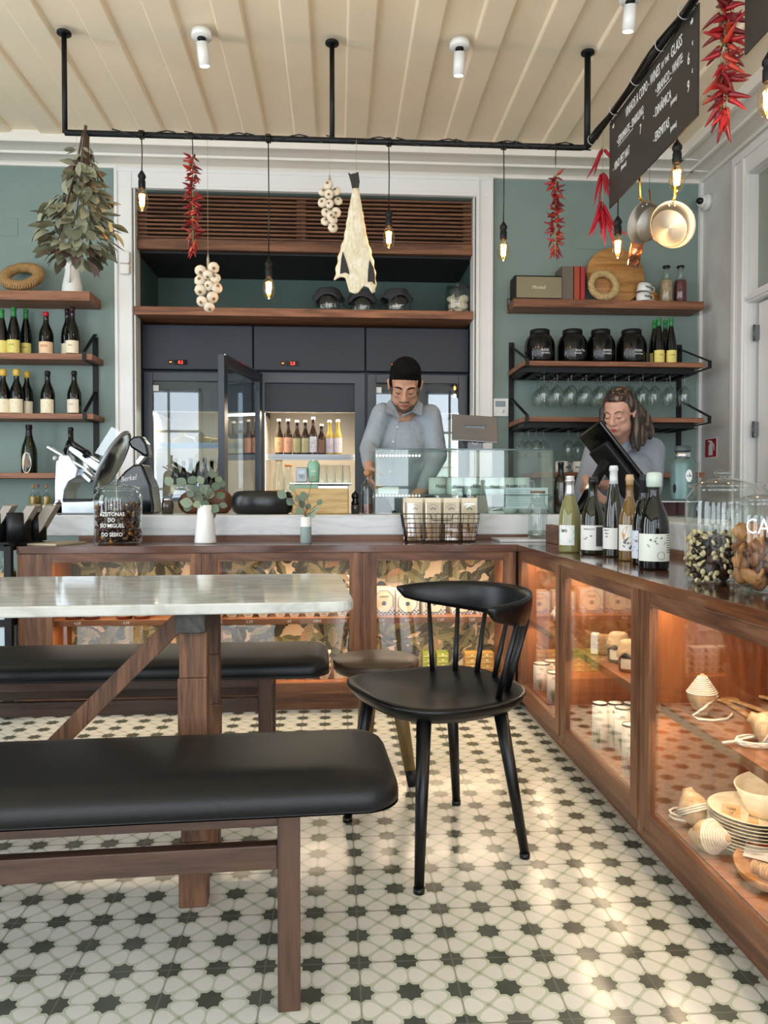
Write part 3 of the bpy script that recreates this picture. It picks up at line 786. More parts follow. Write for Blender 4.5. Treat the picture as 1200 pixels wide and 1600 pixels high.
row(zL3, [(5, 577, 'wax-topped wine bottle at the left frame edge', dict(r=.043, capm=YWAX, bulb=True, lab=(.02, .33, 78, CRM, '', None, .01), deco=scribble(4, .06, .3, .8, n=3), group=gB)),
  (26, 577, 'middle of the three yellow wax-topped wine bottles', dict(r=.043, capm=YWAX, bulb=True, lab=(.02, .33, 78, CRM, '', None, .01), deco=scribble(5, .06, .3, .8, n=3), group=gB)),
  (74.5, 580, 'black-topped wine bottle with cream label, right of the wax-topped ones', dict(r=.0435, capm=BCAP, cap0=.88, lab=(.02, .34, 72, CRM, '', None, .01), deco=scribble(6, .04, .3, .8, n=4), group=gB)),
  (116, 580, 'rightmost wine bottle of the third shelf, with a narrow pale label', dict(r=.0435, capm=BCAP, cap0=.88, lab=(.03, .34, 62, mat('pale_label', '#ead9c4', .6), 'CURTIDO', INK, .009), rz=-.15, group=gB))], 5.03)
row(zL3, [(42, 580, 'rightmost and farthest of the three yellow wax-topped wine bottles', dict(r=.040, capm=YWAX, bulb=True, lab=(.02, .31, 78, CRM, '', None, .01), deco=scribble(7, .06, .28, .8, n=3), group=gB))], 5.10)
def oval(parent, r, h):
    m = MB(); vs = []; n = 24
    for i in range(n):
        a = .62 * cos(2 * pi * i / n); z = .21 * h + .068 * sin(2 * pi * i / n); vs.append(((r + .0008) * sin(a), -(r + .0008) * cos(a), z))
    m.add(vs, [tuple(range(n))]); m.cur = 1; vs = []
    for i in range(n):
        a = .26 * cos(2 * pi * i / n); z = .21 * h + .028 * sin(2 * pi * i / n); vs.append(((r + .003) * sin(a), -(r + .003) * cos(a), z))
    m.add(vs, [tuple(range(n))]); m.build('label_oval', [CRM, mat('brown_ink', '#8a6f52', .6)], parent)
p = at(44.5, 600, Y=5.05); p.z = zL4
bottle('green sparkling-wine bottle with oval label, alone on the fourth left-hand shelf', p, at(44, 664, Y=5.05).z - zL4, .049, 'champ', mat('green_black_glass', '#101a10', .06, coat=.3), BCAP, .74, (.20, .201, 5, CRM, '', None, .01), deco=oval)
p = at(110, 600, Y=5.05); p.z = zL4
bottle('black wine bottle rising behind the meat slicer', p, at(110, 668, Y=5.05).z - zL4, .043, 'burg', None, BCAP, .88)
CORK = mat('cork', '#b9885a', .8, noise=.3, nscale=90)
OIL = mat('golden_oil', '#d8ae3e', .1, emit=0, trans=.3)
for i, (px, Y, top) in enumerate(((50, 5.04, 758), (57, 5.12, 757), (71, 5.04, 758))):
    p = at(px, 600, Y=Y); p.z = zL5; h = at(px, top, Y=Y).z - zL5
    b = bottle(['left', 'middle', 'right'][i] + ' small corked bottle of golden oil behind the napkin holders', p, h, .024, 'oil', JARG, CORK, .90, (.05, .3, 70, CRM, '', None, .01), group='small corked oil bottles', liquid=(OIL, .6), name='oil_bottle')
# four bottles on the right rack
for i, (px, Y, top) in enumerate(((1022, 4.98, 501), (1029, 4.86, 497), (1039, 4.98, 501), (1048, 4.86, 497))):
    p = at(px, 600, Y=Y); p.z = zR2; h = at(px, top, Y=Y).z - zR2
    bottle('dark wine bottle with green capsule beside the four black jars, %s from the left' % ORD[i], p, h, .035, 'flute', None, GCAP, .82, (.02, .30, 75, YEL, 'COPAS' if i % 2 else '', INK, .011), group='green-capped bottles on the right rack', deco=scribble(20 + i, .03, .2, .9) if i % 2 else None)
# big black jars
for i, (px, s1, s2, wd) in enumerate(((842, 'ALDEIA', 'CHÁ PRETO', ''), (893, 'No Stress Tea', 'CHÁ BIO', ''), (937, 'ORANGE', 'CHÁ VERDE', ''), (985, 'TISANA', 'Ritz de Sines', ''))):
    p = at(px + 1, 600, Y=4.92); p.z = zR2
    j = thing('storage_jar', ['leftmost big glossy black lidded jar on the right rack', 'second big black lidded jar from the left on the right rack', 'third big black lidded jar from the left on the right rack', 'rightmost big black lidded jar, next to the green-capped bottles'][i], 'jar', p, 0, 'big black tea jars')
    h = at(px, 516, Y=4.92).z - zR2; r = .098 if i != 2 else .094
    MB().lathe([(r * .93, 0), (r, .01), (r, h * .55), (r * .95, h * .68), (r * .8, h * .8), (r * .62, h * .86), (r * .6, h * .9)], 32).build('body', BLKG, j)
    MB().lathe([(r * .64, h * .86), (r * .66, h * .87), (r * .66, h * .985), (r * .62, h), (.001, h)], 32).build('lid', BLK, j)
    M = Matrix.Translation((.01, -r - .001, h * .36)) @ Matrix.Rotation(pi / 2, 4, 'X')
    lettering(s1, .022, CHALK, j, M, .7, wrap=r + .001); lettering(s2, .017, CHALK, j, Matrix.Translation((0, 0, -.02)) @ M, .7, wrap=r + .001)
# ---------------- things on the top right shelf
a, b_ = at(804, 468, Y=5.02), at(878, 468, Y=5.02)
rs = thing('radio_speaker', 'black and beige retro loudspeaker at the left end of the top right shelf', 'speaker', ((a.x + b_.x) / 2, 5.02, zR1))
w_, h_ = (b_.x - a.x) / 2, at(840, 431, Y=5.02).z - zR1
MB().box(-w_ - .002, w_ + .002, 0, .13, 0, h_ + .004).build('cabinet', BLK, rs, bevel=.008)
f_ = MB().box(-w_ + .012, w_ - .004, -.006, 0, .010, h_ - .008).build('front_grille', mat('woven_grille', '#8c8468', .7, bump=.8, bscale=300, noise=.25, nscale=40, nsc=(1, 1, 20)), rs)
lettering('Marshall', .032, mat('gold_script', '#e4dcc0', .3, .3), f_, front(0, -.0075, h_ * .5), .85, shear=.35, ext=.0008)
m = MB(); m.tube([(-w_ + .01, .1, .03), (-w_ - .03, .08, .02), (-w_ - .035, .05, -.03), (-w_ - .01, .12, -.05)], .003, 6); m.build('cord', BLK, rs)
for px0, px1, top, c, lb in ((877, 896, 416, '#6b6355', 'thick grey-brown book, tallest of the three, next to the speaker'), (896.5, 906, 416, '#a8492b', 'orange-red book in the middle of the three books'), (906.5, 914, 416.5, '#b02b33', 'thin red book at the right of the three books')):
    a, b_ = at(px0, 468, Y=5.03), at(px1, 468, Y=5.03); h = at(px0, top, Y=5.03).z - zR1; w_ = b_.x - a.x
    bk = thing('book', lb, 'book', ((a.x + b_.x) / 2, 5.03, zR1), 0, 'books on the top right shelf')
    MB().box(-w_ / 2 + .002, w_ / 2 - .002, .004, .145, .003, h - .003).build('pages', CREAM, bk)
    m = MB(); m.box(-w_ / 2, -w_ / 2 + .002, 0, .15, 0, h); m.box(w_ / 2 - .002, w_ / 2, 0, .15, 0, h); m.box(-w_ / 2, w_ / 2, 0, .003, 0, h)
    m.build('cover', mat('book_' + c, c, .6), bk)
def disc(name, label, px, py, rpx, Y, tilt, parts):
    pass
p = at(961, 468, Y=5.13); p.z = zR1; r = 46 * mpp(p)
cb_ = thing('serving_board', 'large round oak serving board with carved rings leaning on the wall', 'board', p)
X_ = Matrix.Rotation(radians(-80), 4, 'X')
m = MB(); m.X = Matrix.Translation((0, 0, r * cos(radians(10)))) @ Matrix.Rotation(radians(80), 4, 'X'); m.lathe([(.001, -.012), (r - .003, -.012), (r, -.008), (r, .008), (r - .003, .012), (.001, .012)], 48)
m.build('disc', OAK, cb_)
m = MB(); m.X = Matrix.Translation((.02, -.0135, r * .86)) @ Matrix.Rotation(radians(80), 4, 'X')
for q in (.55, .62): m.tube([(q * r * cos(2 * pi * i / 40), q * r * sin(2 * pi * i / 40), .002) for i in range(40)], .0015, 5, closed=True)
m.build('carved_ring', mat('burnt_line', '#7b4a22', .7), cb_)
p = at(1008, 468, Y=5.14); p.z = zR1
b2 = thing('cutting_board', 'small oak board lying behind the enamel mugs on the top right shelf', 'board', (p.x + .06, 5.15, zR1))
m = MB(); m.X = Matrix.Rotation(radians(20), 4, 'Y'); m.prism([(-.11, 0), (.10, 0), (.13, .015), (.13, .05), (.10, .07), (-.09, .11), (-.11, .09)], -.01, .008, 'y'); m.build('panel', OAK, b2, bevel=.004)
m = MB(); m.X = Matrix.Rotation(radians(20), 4, 'Y'); m.cyl((.11, -.011, .035), (.11, -.0125, .035), .008); m.build('hanging_hole', BLK, b2)
def trivet(label, px, py, rpx, Y, z, flatness, tilt, col_, thick):
    p = at(px, py, Y=Y); r = rpx * mpp(p)
    n = 48; m = MB()
    for j in range(60):
        a = 2 * pi * j / 60; c_ = V((r * cos(a), 0, r * sin(a))); t_ = V((-sin(a), 0, cos(a))); rad = V((cos(a), 0, sin(a)))
        pts = [c_ + (rad * cos(b) * thick + V((0, thick * .8 * sin(b), 0))) + t_ * (.004 * sin(b * 2 + j)) + t_ * (b / 2 / pi) * (2 * pi * r / 60) for b in [2 * pi * k / 10 for k in range(10)]]
        m.tube(pts, .0052, 5, closed=True)
    m.tube([(r * cos(2 * pi * i / n), 0, r * sin(2 * pi * i / n)) for i in range(n)], thick * .93, 8, closed=True)
    if tilt: 
        X_ = Matrix.Rotation(tilt, 4, 'X'); m.v = [tuple(X_ @ V(q)) for q in m.v]
    zmin = min(q[2] for q in m.v)
    o = thing('straw_trivet', label, 'trivet', (p.x, Y, z)); m.build('straw_ring', mat(col_[0], col_[1], .75, noise=.35, nscale=90), o, off=(0, 0, zmin)); return o
trivet('pale braided straw ring leaning on the round board', 943, 445, 20, 5.05, zR1, 1, radians(-12), ('pale_straw', '#c9ae7c'), .021)
trivet('golden braided straw ring lying at the left end of the top left shelf', 34, 438, 25, 5.06, zL1, 1, radians(-42), ('golden_straw', '#a98454'), .034)
# stacked enamel mugs
ENAM = mat('white_enamel', '#e9e9e6', .2); MINT = mat('pale_mint_enamel', '#cbd6d3', .25)
def mug(label, loc, r, h, m0, rim, rz=0, tilt=0, tx='PRADO', group='enamel mugs', ts=.018, hside=1, tang=0, upside=False):
    g = thing('enamel_mug', label, 'mug', loc, rz, group)
    if tilt: g.rotation_euler = (0, tilt, rz)
    MB().open_lathe([(r * .92, 0), (r, .004), (r, h), (r * .94, h), (r * .93, .006), (.001, .006)], 24).build('cup', m0, g)
    MB().tube([(r * cos(2 * pi * i / 24), r * sin(2 * pi * i / 24), h) for i in range(24)], .0016, 5, closed=True).build('rim', rim, g)
    MB().tube([(hside * (r - .002), 0, h * .82), (hside * (r + .018), 0, h * .80), (hside * (r + .026), 0, h * .5), (hside * (r + .018), 0, h * .22), (hside * (r - .002), 0, h * .2)], .0045, 8, flat=.6).build('handle', m0, g)
    if tx: lettering(tx, ts, INK, g, Matrix.Rotation(tang, 4, 'Z') @ Matrix.Translation((0, -r - .0006, h * .45)) @ Matrix.Rotation(pi / 2, 4, 'X'), .85, wrap=r + .0006, off=.0006)
    return g
p = at(1005, 468, Y=5.03); p.z = zR1; hm = .055
mug('lower of the two stacked white enamel mugs on the top right shelf', p, .046, hm, ENAM, INK, tang=.35)
mug('upper tilted white enamel mug of the stack on the top right shelf', (p.x + .002, 5.03, zR1 + hm + .008), .046, hm, ENAM, INK, tilt=.16, tang=.35)
# grain bottles
for px, c, lb in ((1041, '#c8a987', 'glass bottle of beige chickpeas with black stopper'), (1063, '#6d3038', 'glass bottle of dark red beans with black stopper, at the right end of the shelf')):
    p = at(px, 468, Y=5.05); p.z = zR1; h = at(px, 416, Y=5.05).z - zR1; r = .044
    g = thing('grain_bottle', lb, 'bottle', p, 0, 'bottles of dried pulses')
    pf = [(r * .9, 0), (r, .006), (r, h * .52), (r * .85, h * .65), (r * .52, h * .78), (r * .5, h * .93), (r * .56, h * .96)]
    MB().open_lathe(pf, 24).build('glass', JARG, g)
    MB().lathe([(r * .56, h * .95), (r * .58, h), (.001, h)], 24).build('stopper', BLK, g)
    q = MB(); q.lathe([(r * .88, .003), (r * .95, .01), (r * .95, h * .52), (r * .86, h * .60), (.001, h * .61)], 24)
    o = q.build('dried_pulses', mat('pulses' + c, c, .6, noise=.6, nscale=170, bump=1, bscale=170, var=.12, bd=.004), g); o['kind'] = 'stuff'
# three small mugs on the lowest right shelf
for px, lb in ((878, 'white enamel mug at the left end of the lowest right shelf'), (905, 'white enamel mug on the lowest right shelf, just left of the till stand')):
    p = at(px, 738, Y=4.86); p.z = zR4; mug(lb, p, .043, .075, ENAM, INK, tang=-.3 if px > 890 else .9)
# ---------------- jug and dried bouquet
p = at(113, 454, Y=5.04); p.z = zL1; s = mpp(p)
jg = thing('white_jug', 'white ceramic jug on the top left shelf below the dried bouquet', 'jug', p)
hj = 45 * s
MB().open_lathe([(16 * s, 0), (16 * s, .004), (14.5 * s, hj * .3), (11.5 * s, hj * .62), (10.3 * s, hj * .8), (11.5 * s, hj * .93), (14 * s, hj), (13.4 * s, hj), (10 * s, hj * .9), (9.3 * s, hj * .8), (13.5 * s, hj * .1), (.001, .006)], 28).build('body', WHITE, jg)
MB().tube([(.010, -11 * s, hj * .95), (.014, -17 * s, hj * .99), (.014, -22 * s, hj * .8), (.008, -19 * s, hj * .5), (.0, -14 * s, hj * .32)], .0095, 8).build('handle', WHITE, jg)
def leaf(m, p, d, n_, L, W, curl=.2, fold=.25):
    """a leaf from p along d, face normal n_"""
    d = d.normalized(); sd = d.cross(n_)
    if sd.length < .01: sd = d.cross(V((1, 0, 0)))
    sd.normalize(); n_ = sd.cross(d); vs = []; K = 6
    for i in range(K + 1):
        t = i / K; wv = W / 2 * sin(pi * (t * .97 + .015)) ** .8; c = p + d * (L * t) - n_ * (curl * L * t * t)
        vs += [c - sd * wv + n_ * (fold * wv), c, c + sd * wv + n_ * (fold * wv)]
    fs = []
    for i in range(K):
        for j in (0, 1): fs.append((3 * i + j, 3 * i + j + 1, 3 * i + j + 4, 3 * i + j + 3))
    m.add(vs, fs, True)
top = at(134, 206, Y=3.84); Lb = (412 - 206) * mpp(top)
bq = thing('dried_leaf_bouquet', 'big upside-down bouquet of dried laurel leaves hanging from the rail at the left', 'bouquet', top)
LEAFC = [mat('dried_leaf_%d' % i, c, .7, noise=.2, nscale=25) for i, c in enumerate(['#8a8b72', '#76775f', '#9b987c', '#66644f', '#5c463a', '#a9794a'])]
rr = random.Random(4); m = MB(); mt = MB()
def env(t):  # half-width of the outline along its length
    return (.018 + .03 * min(1, t * 3.2) + .11 * max(0, min(1, (t - .22) / .45)) ** 1.2) * (1 if t < .80 else max(.5, 1 - (t - .80) * 2.4)) + .01
for k in range(16):
    a = 2 * pi * k / 16; e = rr.uniform(.5, .8); pts = []
    for t in (0, .15, .4, e): pts.append(V((cos(a) * env(t) * .55 - .035 * t * 2 * 1.0 + .0, sin(a) * env(t) * .55, -t * Lb)))
    mt.tube(pts, .0025, 5)
for k in range(300):
    t = rr.uniform(.06, .97) ** .8; a = rr.uniform(0, 2 * pi); q = rr.uniform(.35, 1.0) ** .6
    p = V((cos(a) * env(t) * q - .06 * t, sin(a) * env(t) * q * .9, -t * Lb * .985))
    out = V((cos(a), sin(a) * .9, 0)); d = out * rr.uniform(.3, 1.2) * (.4 + t) + V((rr.uniform(-.4, .4), rr.uniform(-.4, .4), -rr.uniform(.35, 1.1) + (.35 if rr.random() < .35 else 0)))
    m.cur = rr.choice((0, 0, 1, 2, 2, 3, 0, 1)) if rr.random() > .03 else 5
    if t > .92 or (t < .3 and rr.random() < .25): m.cur = 4 if rr.random() < .6 else 3
    L = rr.uniform(.065, .105) * (.6 if t < .25 else 1)
    leaf(m, p, d, out + V((rr.uniform(-.5, .5), rr.uniform(-.5, .5), .4)), L, L * rr.uniform(.42, .6), rr.uniform(-.2, .4))
m.build('leaves', LEAFC, bq); mt.tube([(0, 0, .03), (-.003, 0, 0), (-.012, 0, -.18)], .008, 6); mt.build('stems', mat('dry_stem', '#5a4636', .8), bq)
m = MB(); m.tube([(-.03 + .024 * cos(i * .5), .024 * sin(i * .5), -.20 - .0006 * i) for i in range(40)], .0016, 4); m.tube([(-.045, 0, -.19), (-.046, 0, .03)], .0008, 4); m.build('twine', mat('twine', '#a8957a', .8), bq)
# ---------------- jars on the alcove shelf
CLOTH = mat('charcoal_cloth', '#3c3c40', .9, bump=.3, bscale=300)
def cloth_jar(px, label, dz=0, Y=5.45):
    p = at(px, 480, Y=Y); p.z = AZ; s = mpp(p)
    j = thing('cloth_covered_jar', label, 'jar', p, 0, 'cloth-covered jars on the alcove shelf'); r = 23 * s; h = 47 * s
    MB().open_lathe([(r * .9, 0), (r, .006), (r, h * .62), (r * .85, h * .78), (r * .7, h * .85), (r * .72, h * .95)], 28).build('glass', JARG, j)
    MB().lathe([(r * .86, .004), (r * .93, .01), (r * .93, h * .24), (.001, h * .24)], 24).build('brine', mat('brine', '#5d5630', .1), j)
    rr = random.Random(int(px)); m = MB(); vs = []; n, K = 40, 9; ph = rr.uniform(0, 6)
    for i in range(n):
        a = 2 * pi * i / n; sq = 1 / max(abs(cos(a + ph)), abs(sin(a + ph)))
        for k in range(K + 1):
            t = k / K * sq
            if t < .55: x, z = t / .55 * r * .74, h * .99 - .002 * t
            else:
                u_ = t - .55; x = r * (.74 + .34 * min(1, u_ * 2) + .16 * sin(4 * a + ph) * u_ + .05 * sin(9 * a)*u_); z = h * .97 - h * .50 * u_ / .85
            vs.append((x * cos(a), x * sin(a), max(z, .02)))
    fs = [(i * (K + 1) + k, i * (K + 1) + k + 1, ((i + 1) % n) * (K + 1) + k + 1, ((i + 1) % n) * (K + 1) + k) for i in range(n) for k in range(K)]
    m.add(vs, fs, True); m.build('cloth_cover', CLOTH, j, solid=.003)
    lettering('Sour', .03, CHALK, j, front(.005, -r - .003, h * .38), .8); lettering('dez', .022, CHALK, j, front(0, -r - .003, h * .14), .8)
cloth_jar(513, 'left cloth-covered jar of brine on the alcove shelf')
cloth_jar(566, 'middle cloth-covered jar, behind the hanging dried cod', Y=5.5)
cloth_jar(620, 'right cloth-covered jar of brine on the alcove shelf')
GARL = mat('garlic_skin', '#d8cab2', .5, noise=.12, nscale=14, nsc=(1, 1, .2), bump=.2, bscale=40)
def garlic_mesh(m, c, r, M=None, sq=.9):
    n = 16; prof = [(.05, -.62), (.5, -.60), (.92, -.35), (1.05, 0), (.95, .35), (.6, .65), (.28, .85), (.14, 1.1), (.10, 1.35)]
    vs = []
    for a_, z in prof:
        for k in range(n):
            t = 2 * pi * k / n; q = a_ * (1 + .06 * abs(cos(3.5 * t)) - .04); v_ = V((q * cos(t) * r, q * sin(t) * r, z * r * sq)); vs.append(V(c) + (M @ v_ if M else v_))
    fs = [(i * n + k, i * n + (k + 1) % n, (i + 1) * n + (k + 1) % n, (i + 1) * n + k) for i in range(len(prof) - 1) for k in range(n)] + [tuple(range(n - 1, -1, -1)), tuple((len(prof) - 1) * n + k for k in range(n))]
    m.add(vs, fs, True)
def big_jar(name, label, loc, r, h, knob=True, group=None):
    j = thing(name, label, 'jar', loc, 0, group)
    MB().open_lathe([(.001, .002), (r * .9, .0), (r, .01), (r, h * .70), (r * .97, h * .76), (r * .86, h * .80), (r * .82, h * .83), (r * .86, h * .845)], 40).build('glass', JARG, j)
    q = [(r * .90, h * .845), (r * .93, h * .855), (r * .90, h * .87), (r * .60, h * .90), (r * .3, h * .925), (r * .17, h * .93), (r * .15, h * .94), (r * .24, h * .955), (r * .25, h * .98), (r * .18, h), (.001, h * 1.003)]
    MB().lathe(q, 40).build('lid', JARG, j)
    return j
p = at(715, 481, Y=5.35); p.z = AZ; r = 20 * mpp(p); h = 55 * mpp(p)
big_jar('garlic_jar', 'glass lidded jar of garlic bulbs at the right end of the alcove shelf', p, r, h)
rr = random.Random(3); i = 0
for lay, z in enumerate((.028, .075, .118)):
    for k in range(3 + (lay < 2)):
        a = k * 2 * pi / (3 + (lay < 2)) + lay * .7; q = V((cos(a) * r * .52, sin(a) * r * .52, z + .002))
        m = MB(); garlic_mesh(m, (0, 0, 0), r * .40, Euler((rr.uniform(-1, 1), rr.uniform(-1, 1), rr.uniform(0, 6))).to_matrix())
        o = m.build('garlic_bulb', GARL); o.location = p + q; i += 1
        tag(o, 'garlic bulb in the lidded jar, %s layer, %s counted around' % (['bottom', 'middle', 'top'][lay], ORD[k]), 'garlic', 'garlic bulbs in the jar')
# ---------------- hanging rail with its drops
PX0, PX1, PY, PZ = -1.33, 1.285, 3.84, 2.785
hr = thing('hanging_rail', 'black steel pipe rail hung from the ceiling, turning towards the viewer at the right', 'rail', (0, PY, PZ))
m = MB(); m.tube([(PX0, PY, PZ), (PX1 - .03, PY, PZ), (PX1 - .008, PY - .008, PZ), (PX1, PY - .03, PZ), (PX1, .6, PZ)], .0145, 12); m.build('pipe', BLK, hr, off=hr.location)
for x, y in ((PX0, PY), (-.02, PY), (PX1, PY), (PX1, .62)):
    m = MB(); m.cyl((x, y, PZ), (x, y, CZ), .0125 if x < 1 else .016); po = m.build('drop_pole', BLK, hr, off=hr.location)
    MB().cyl((x, y, CZ - .008), (x, y, CZ + .001), .034, n=24).build('flange', BLK, po, off=hr.location)
m = MB()
for x in (-.9, -.55, -.25, .15, .5, .8, 1.1):
    m.tube([(x - .2 + .4 * i / 12, PY - .012 + .004 * sin(i * 2), PZ + .018 * cos(i * .8)) for i in range(13)], .0035, 5)
m.tube([(PX1 - .016, PY - .1 - i * .08, PZ + .014 * cos(i * .7)) for i in range(32)], .006, 6)
m.tube([(PX1 + .017, PY - .1 - i * .08, PZ + .012 * sin(i * .5)) for i in range(32)], .005, 6)
m.build('power_cable', BLKG, hr, off=hr.location)
m = MB()
for y in (3.75, 3.45, 3.2, 2.95, 2.75, 2.5):
    m = MB(); m.tube([(PX1 + .027 * cos(2 * pi * i / 12), y, PZ + .027 * sin(2 * pi * i / 12)) for i in range(12)], .002, 4, closed=True)
    m.build('cable_tie', mat('tie_grey', '#b9b9b5', .5), hr, off=hr.location)
BULB = glass('amber_bulb_glass', '#fff0d8', .05)
FIL = mat('glowing_filament', '#ffb866', .4, emit=45)
def pendant(label, X, Y, tipz, h=.155, rail_z=PZ):
    """squirrel-cage bulb; tipz = lowest point"""
    g = thing('pendant_bulb', label, 'pendant lamp', (X, Y, tipz), 0, 'bare filament bulbs on the rail')
    r = .031
    MB().lathe([(.001, 0), (.010, .004), (.024, .018), (r, .045), (r * .95, .07), (.019, .10), (.013, .112), (.013, .118)], 20).build('bulb', BULB, g)
    b = MB(); b.lathe([(.0145, .112), (.017, .116), (.0175, .15), (.015, .156), (.0155, .165), (.019, .168), (.019, .178), (.012, .19), (.006, .20), (.003, .205)], 20); b.build('socket', BLK, g)
    m = MB()
    for k in range(8):
        a = 2 * pi * k / 8; m.cyl((.009 * cos(a), .009 * sin(a), .03), (.013 * cos(a + .2), .013 * sin(a + .2), .085), .0017, n=5)
    m.build('filament', FIL, g)
    m = MB(); L = rail_z - tipz; m.tube([(0, 0, .2), (.002, 0, (L + .2) * .5), (0, 0, L - .02)], .0028, 6)
    for q in range(3): m.tube([(-.008 + .008 * q + .003 * cos(i), .020 * sin(2 * pi * i / 12), L + .020 * cos(2 * pi * i / 12)) for i in range(13)], .003, 5)
    m.build('cord', BLKG, g)
    l = bpy.data.lights.new('bulb_glow', 'POINT'); l.energy = 1.3; l.color = (1, .66, .33); l.shadow_soft_size = .02
    lo = bpy.data.objects.new('bulb_glow', l); col.objects.link(lo); lo.parent = g; lo.location = (0, 0, -.035)
for px, py, lb in ((222, 331, 'leftmost hanging filament bulb, in front of the alcove casing'), (420, 468, 'lowest hanging filament bulb, in front of the dark fridge alcove'), (607.5, 389, 'hanging filament bulb right of the dried cod'), (786.5, 409, 'hanging filament bulb in front of the right casing, left of the short chili string')):
    p = at(px, py, Y=PY); pendant(lb, p.x, PY, p.z)
for px, py, lb in ((965, 405, 'filament bulb below the far corner of the chalk menu board'), (1057.5, 301, 'filament bulb in front of the copper pans'), (1200, 186, 'filament bulb cut by the right frame edge')):
    p = at(px, py, X=PX1 + .045); pendant(lb, p.x, p.y, p.z)
# chalk menu boards
SIGN = mat('blackboard', '#2a2726', .45)
def board(y0, y1, z0, z1, label, lines, X=PX1 + .012):
    b = thing('menu_board', label, 'menu board', (X, (y0 + y1) / 2, z0)); L = (y0 - y1); H = z1 - z0
    MB().box(-.003, .003, -L / 2, L / 2, 0, H).build('panel', SIGN, b)
    for s in (-1, 1):
        m = MB(); y = s * (L / 2 - .05); m.tube([(0, y, H - .03), (-.012, y, H - .03), (-.012, y, H + .015), (0.012, y, H + .03), (.012, y, H - .03), (0, y, H - .035)], .003, 5)
        m.build('hanger', BLK, b)
    m = MB()
    for s in (-1, 1): m.cyl((-.0032, s * (L / 2 - .05), H - .035), (-.0036, s * (L / 2 - .05), H - .035), .011)
    m.build('eyelet', mat('eyelet_white', '#d8d8d5', .5), b)
    for s, u_, v_, size, sx, ul in lines:
        M = Matrix.Translation((-.0035, L / 2 - u_, H - v_)) @ Matrix.Rotation(-pi / 2, 4, 'Z') @ Matrix.Rotation(pi / 2, 4, 'X')
        t_ = lettering(s, size, CHALK, b, M, sx, align='LEFT')
        if ul:
            MB().box(-.0042, -.0034, L / 2 - u_ - ul, L / 2 - u_ - .015, H - v_ - size * .52, H - v_ - size * .47).build('underline', CHALK, t_)
    return b
board(3.545, 2.664, 2.365, 2.765, 'black menu board with white chalk wine list, hanging under the rail', [
    ('VINHOS A COPO - WINES', .20, .055, .062, .50, 0), ('BY THE', .575, .055, .035, .6, 0), ('GLASS', .66, .055, .062, .55, 0),
    ('• ESPUMANTE - SPARKLING:', .10, .135, .052, .47, .19), ('• BRANCO - WHITE:', .52, .125, .052, .52, .15),
    ('- VINO PET NAT', .05, .235, .055, .50, 0), ('(branco)', .15, .275, .03, .6, 0), ('7', .36, .205, .058, .6, 0), ('€', .395, .17, .022, .7, 0),
    ('- DINÂMICA', .50, .21, .055, .55, 0), ('(arinto)', .66, .245, .03, .6, 0), ('6', .80, .16, .062, .6, 0), ('€', .835, .12, .022, .7, 0),
    ('- EREMITAS', .50, .31, .055, .55, 0), ('(arinto)', .66, .345, .03, .6, 0), ('9', .80, .26, .062, .6, 0), ('€', .835, .22, .022, .7, 0)])
board(2.352, 1.6, 2.40, 2.765, 'second black menu board, cut by the top right corner of the photo', [])
# chillies
CHM = [mat('chilli_dark_red', '#6b0f18', .35), mat('chilli_red', '#94161d', .35), mat('chilli_orange', '#a8341c', .35), mat('chilli_crimson', '#9c0f26', .3)]
STEMG = mat('chilli_stem', '#6d7440', .7)
def chilli_mesh(L, r, bend, mi):
    m = MB(); pts = []; rs = []
    for i in range(9):
        t = i / 8; pts.append((L * t, 0, -bend * L * t * t)); rs.append(r * (1 - t) ** .6 * (1 if t > .06 else .8) + .0006)
    m.tube(pts, rs, 7); m.cur = 1; m.tube([(-.022, 0, .004), (-.008, 0, .001), (.002, 0, 0)], [.0009, .0012, r * .6], 5)
    me = m.build('chilli_pepper', [CHM[mi], STEMG]); d = me.data; bpy.data.objects.remove(me); return d
CH = {k: [chilli_mesh(k, k * rw, b, mi) for b, mi, rw in ((.12, 0, .15), (-.10, 1, .16), (.22, 1, .14), (.05, 2, .15), (.25, 0, .16), (-.2, 0, .15))] for k in (.048, .078)}
CHL = [chilli_mesh(L, .009, b, 3) for L, b in ((.13, .2), (.16, .1), (.145, -.12))]
def chilli_string(label, top, rail_z, L, n, rad, k, seed, lean=0, hook=True, width=1):
    g = thing('chilli_string', label, 'chilli string', top, 0, 'strings of red chillies')
    rr = random.Random(seed)
    m = MB(); m.tube([(0, 0, -L * .95), (0, 0, rail_z - top.z - .01)], .0018, 5)
    m.build('string', mat('twine', '#a8957a', .8), g)
    if hook: MB().tube([(0, 0, rail_z - top.z - .09), (0, 0, rail_z - top.z - .03), (.0, -.018, rail_z - top.z - .015), (0, -.02, rail_z - top.z + .01), (0, 0, rail_z - top.z + .018), (0, .018, rail_z - top.z + .005)], .0025, 6).build('hook', BLK, g)
    for i in range(n):
        t = (i + rr.random()) / n; a = rr.uniform(0, 2 * pi)
        o = bpy.data.objects.new('chilli_pepper', rr.choice(CH[k])); col.objects.link(o); o.parent = g
        o.location = (.012 * cos(a + rr.uniform(-1.5, 1.5)), .012 * sin(a + rr.uniform(-1.5, 1.5)), -t * L * .93)
        dn = rr.uniform(-.45, .95) if t < .88 else rr.uniform(.9, 1.4)
        o.rotation_euler = Euler((rr.uniform(0, 6), dn, a), 'XYZ'); s_ = rr.uniform(.75, 1.05) * width; o.scale = (s_, s_, s_)
    return g
def place(px, py, Y): return at(px, py, Y=Y)
p = place(301, 243, PY - .0); chilli_string('left string of small dried red chillies, in front of the slatted grille', p, PZ, (402 - 243) * mpp(p), 98, .05, .048, 5)
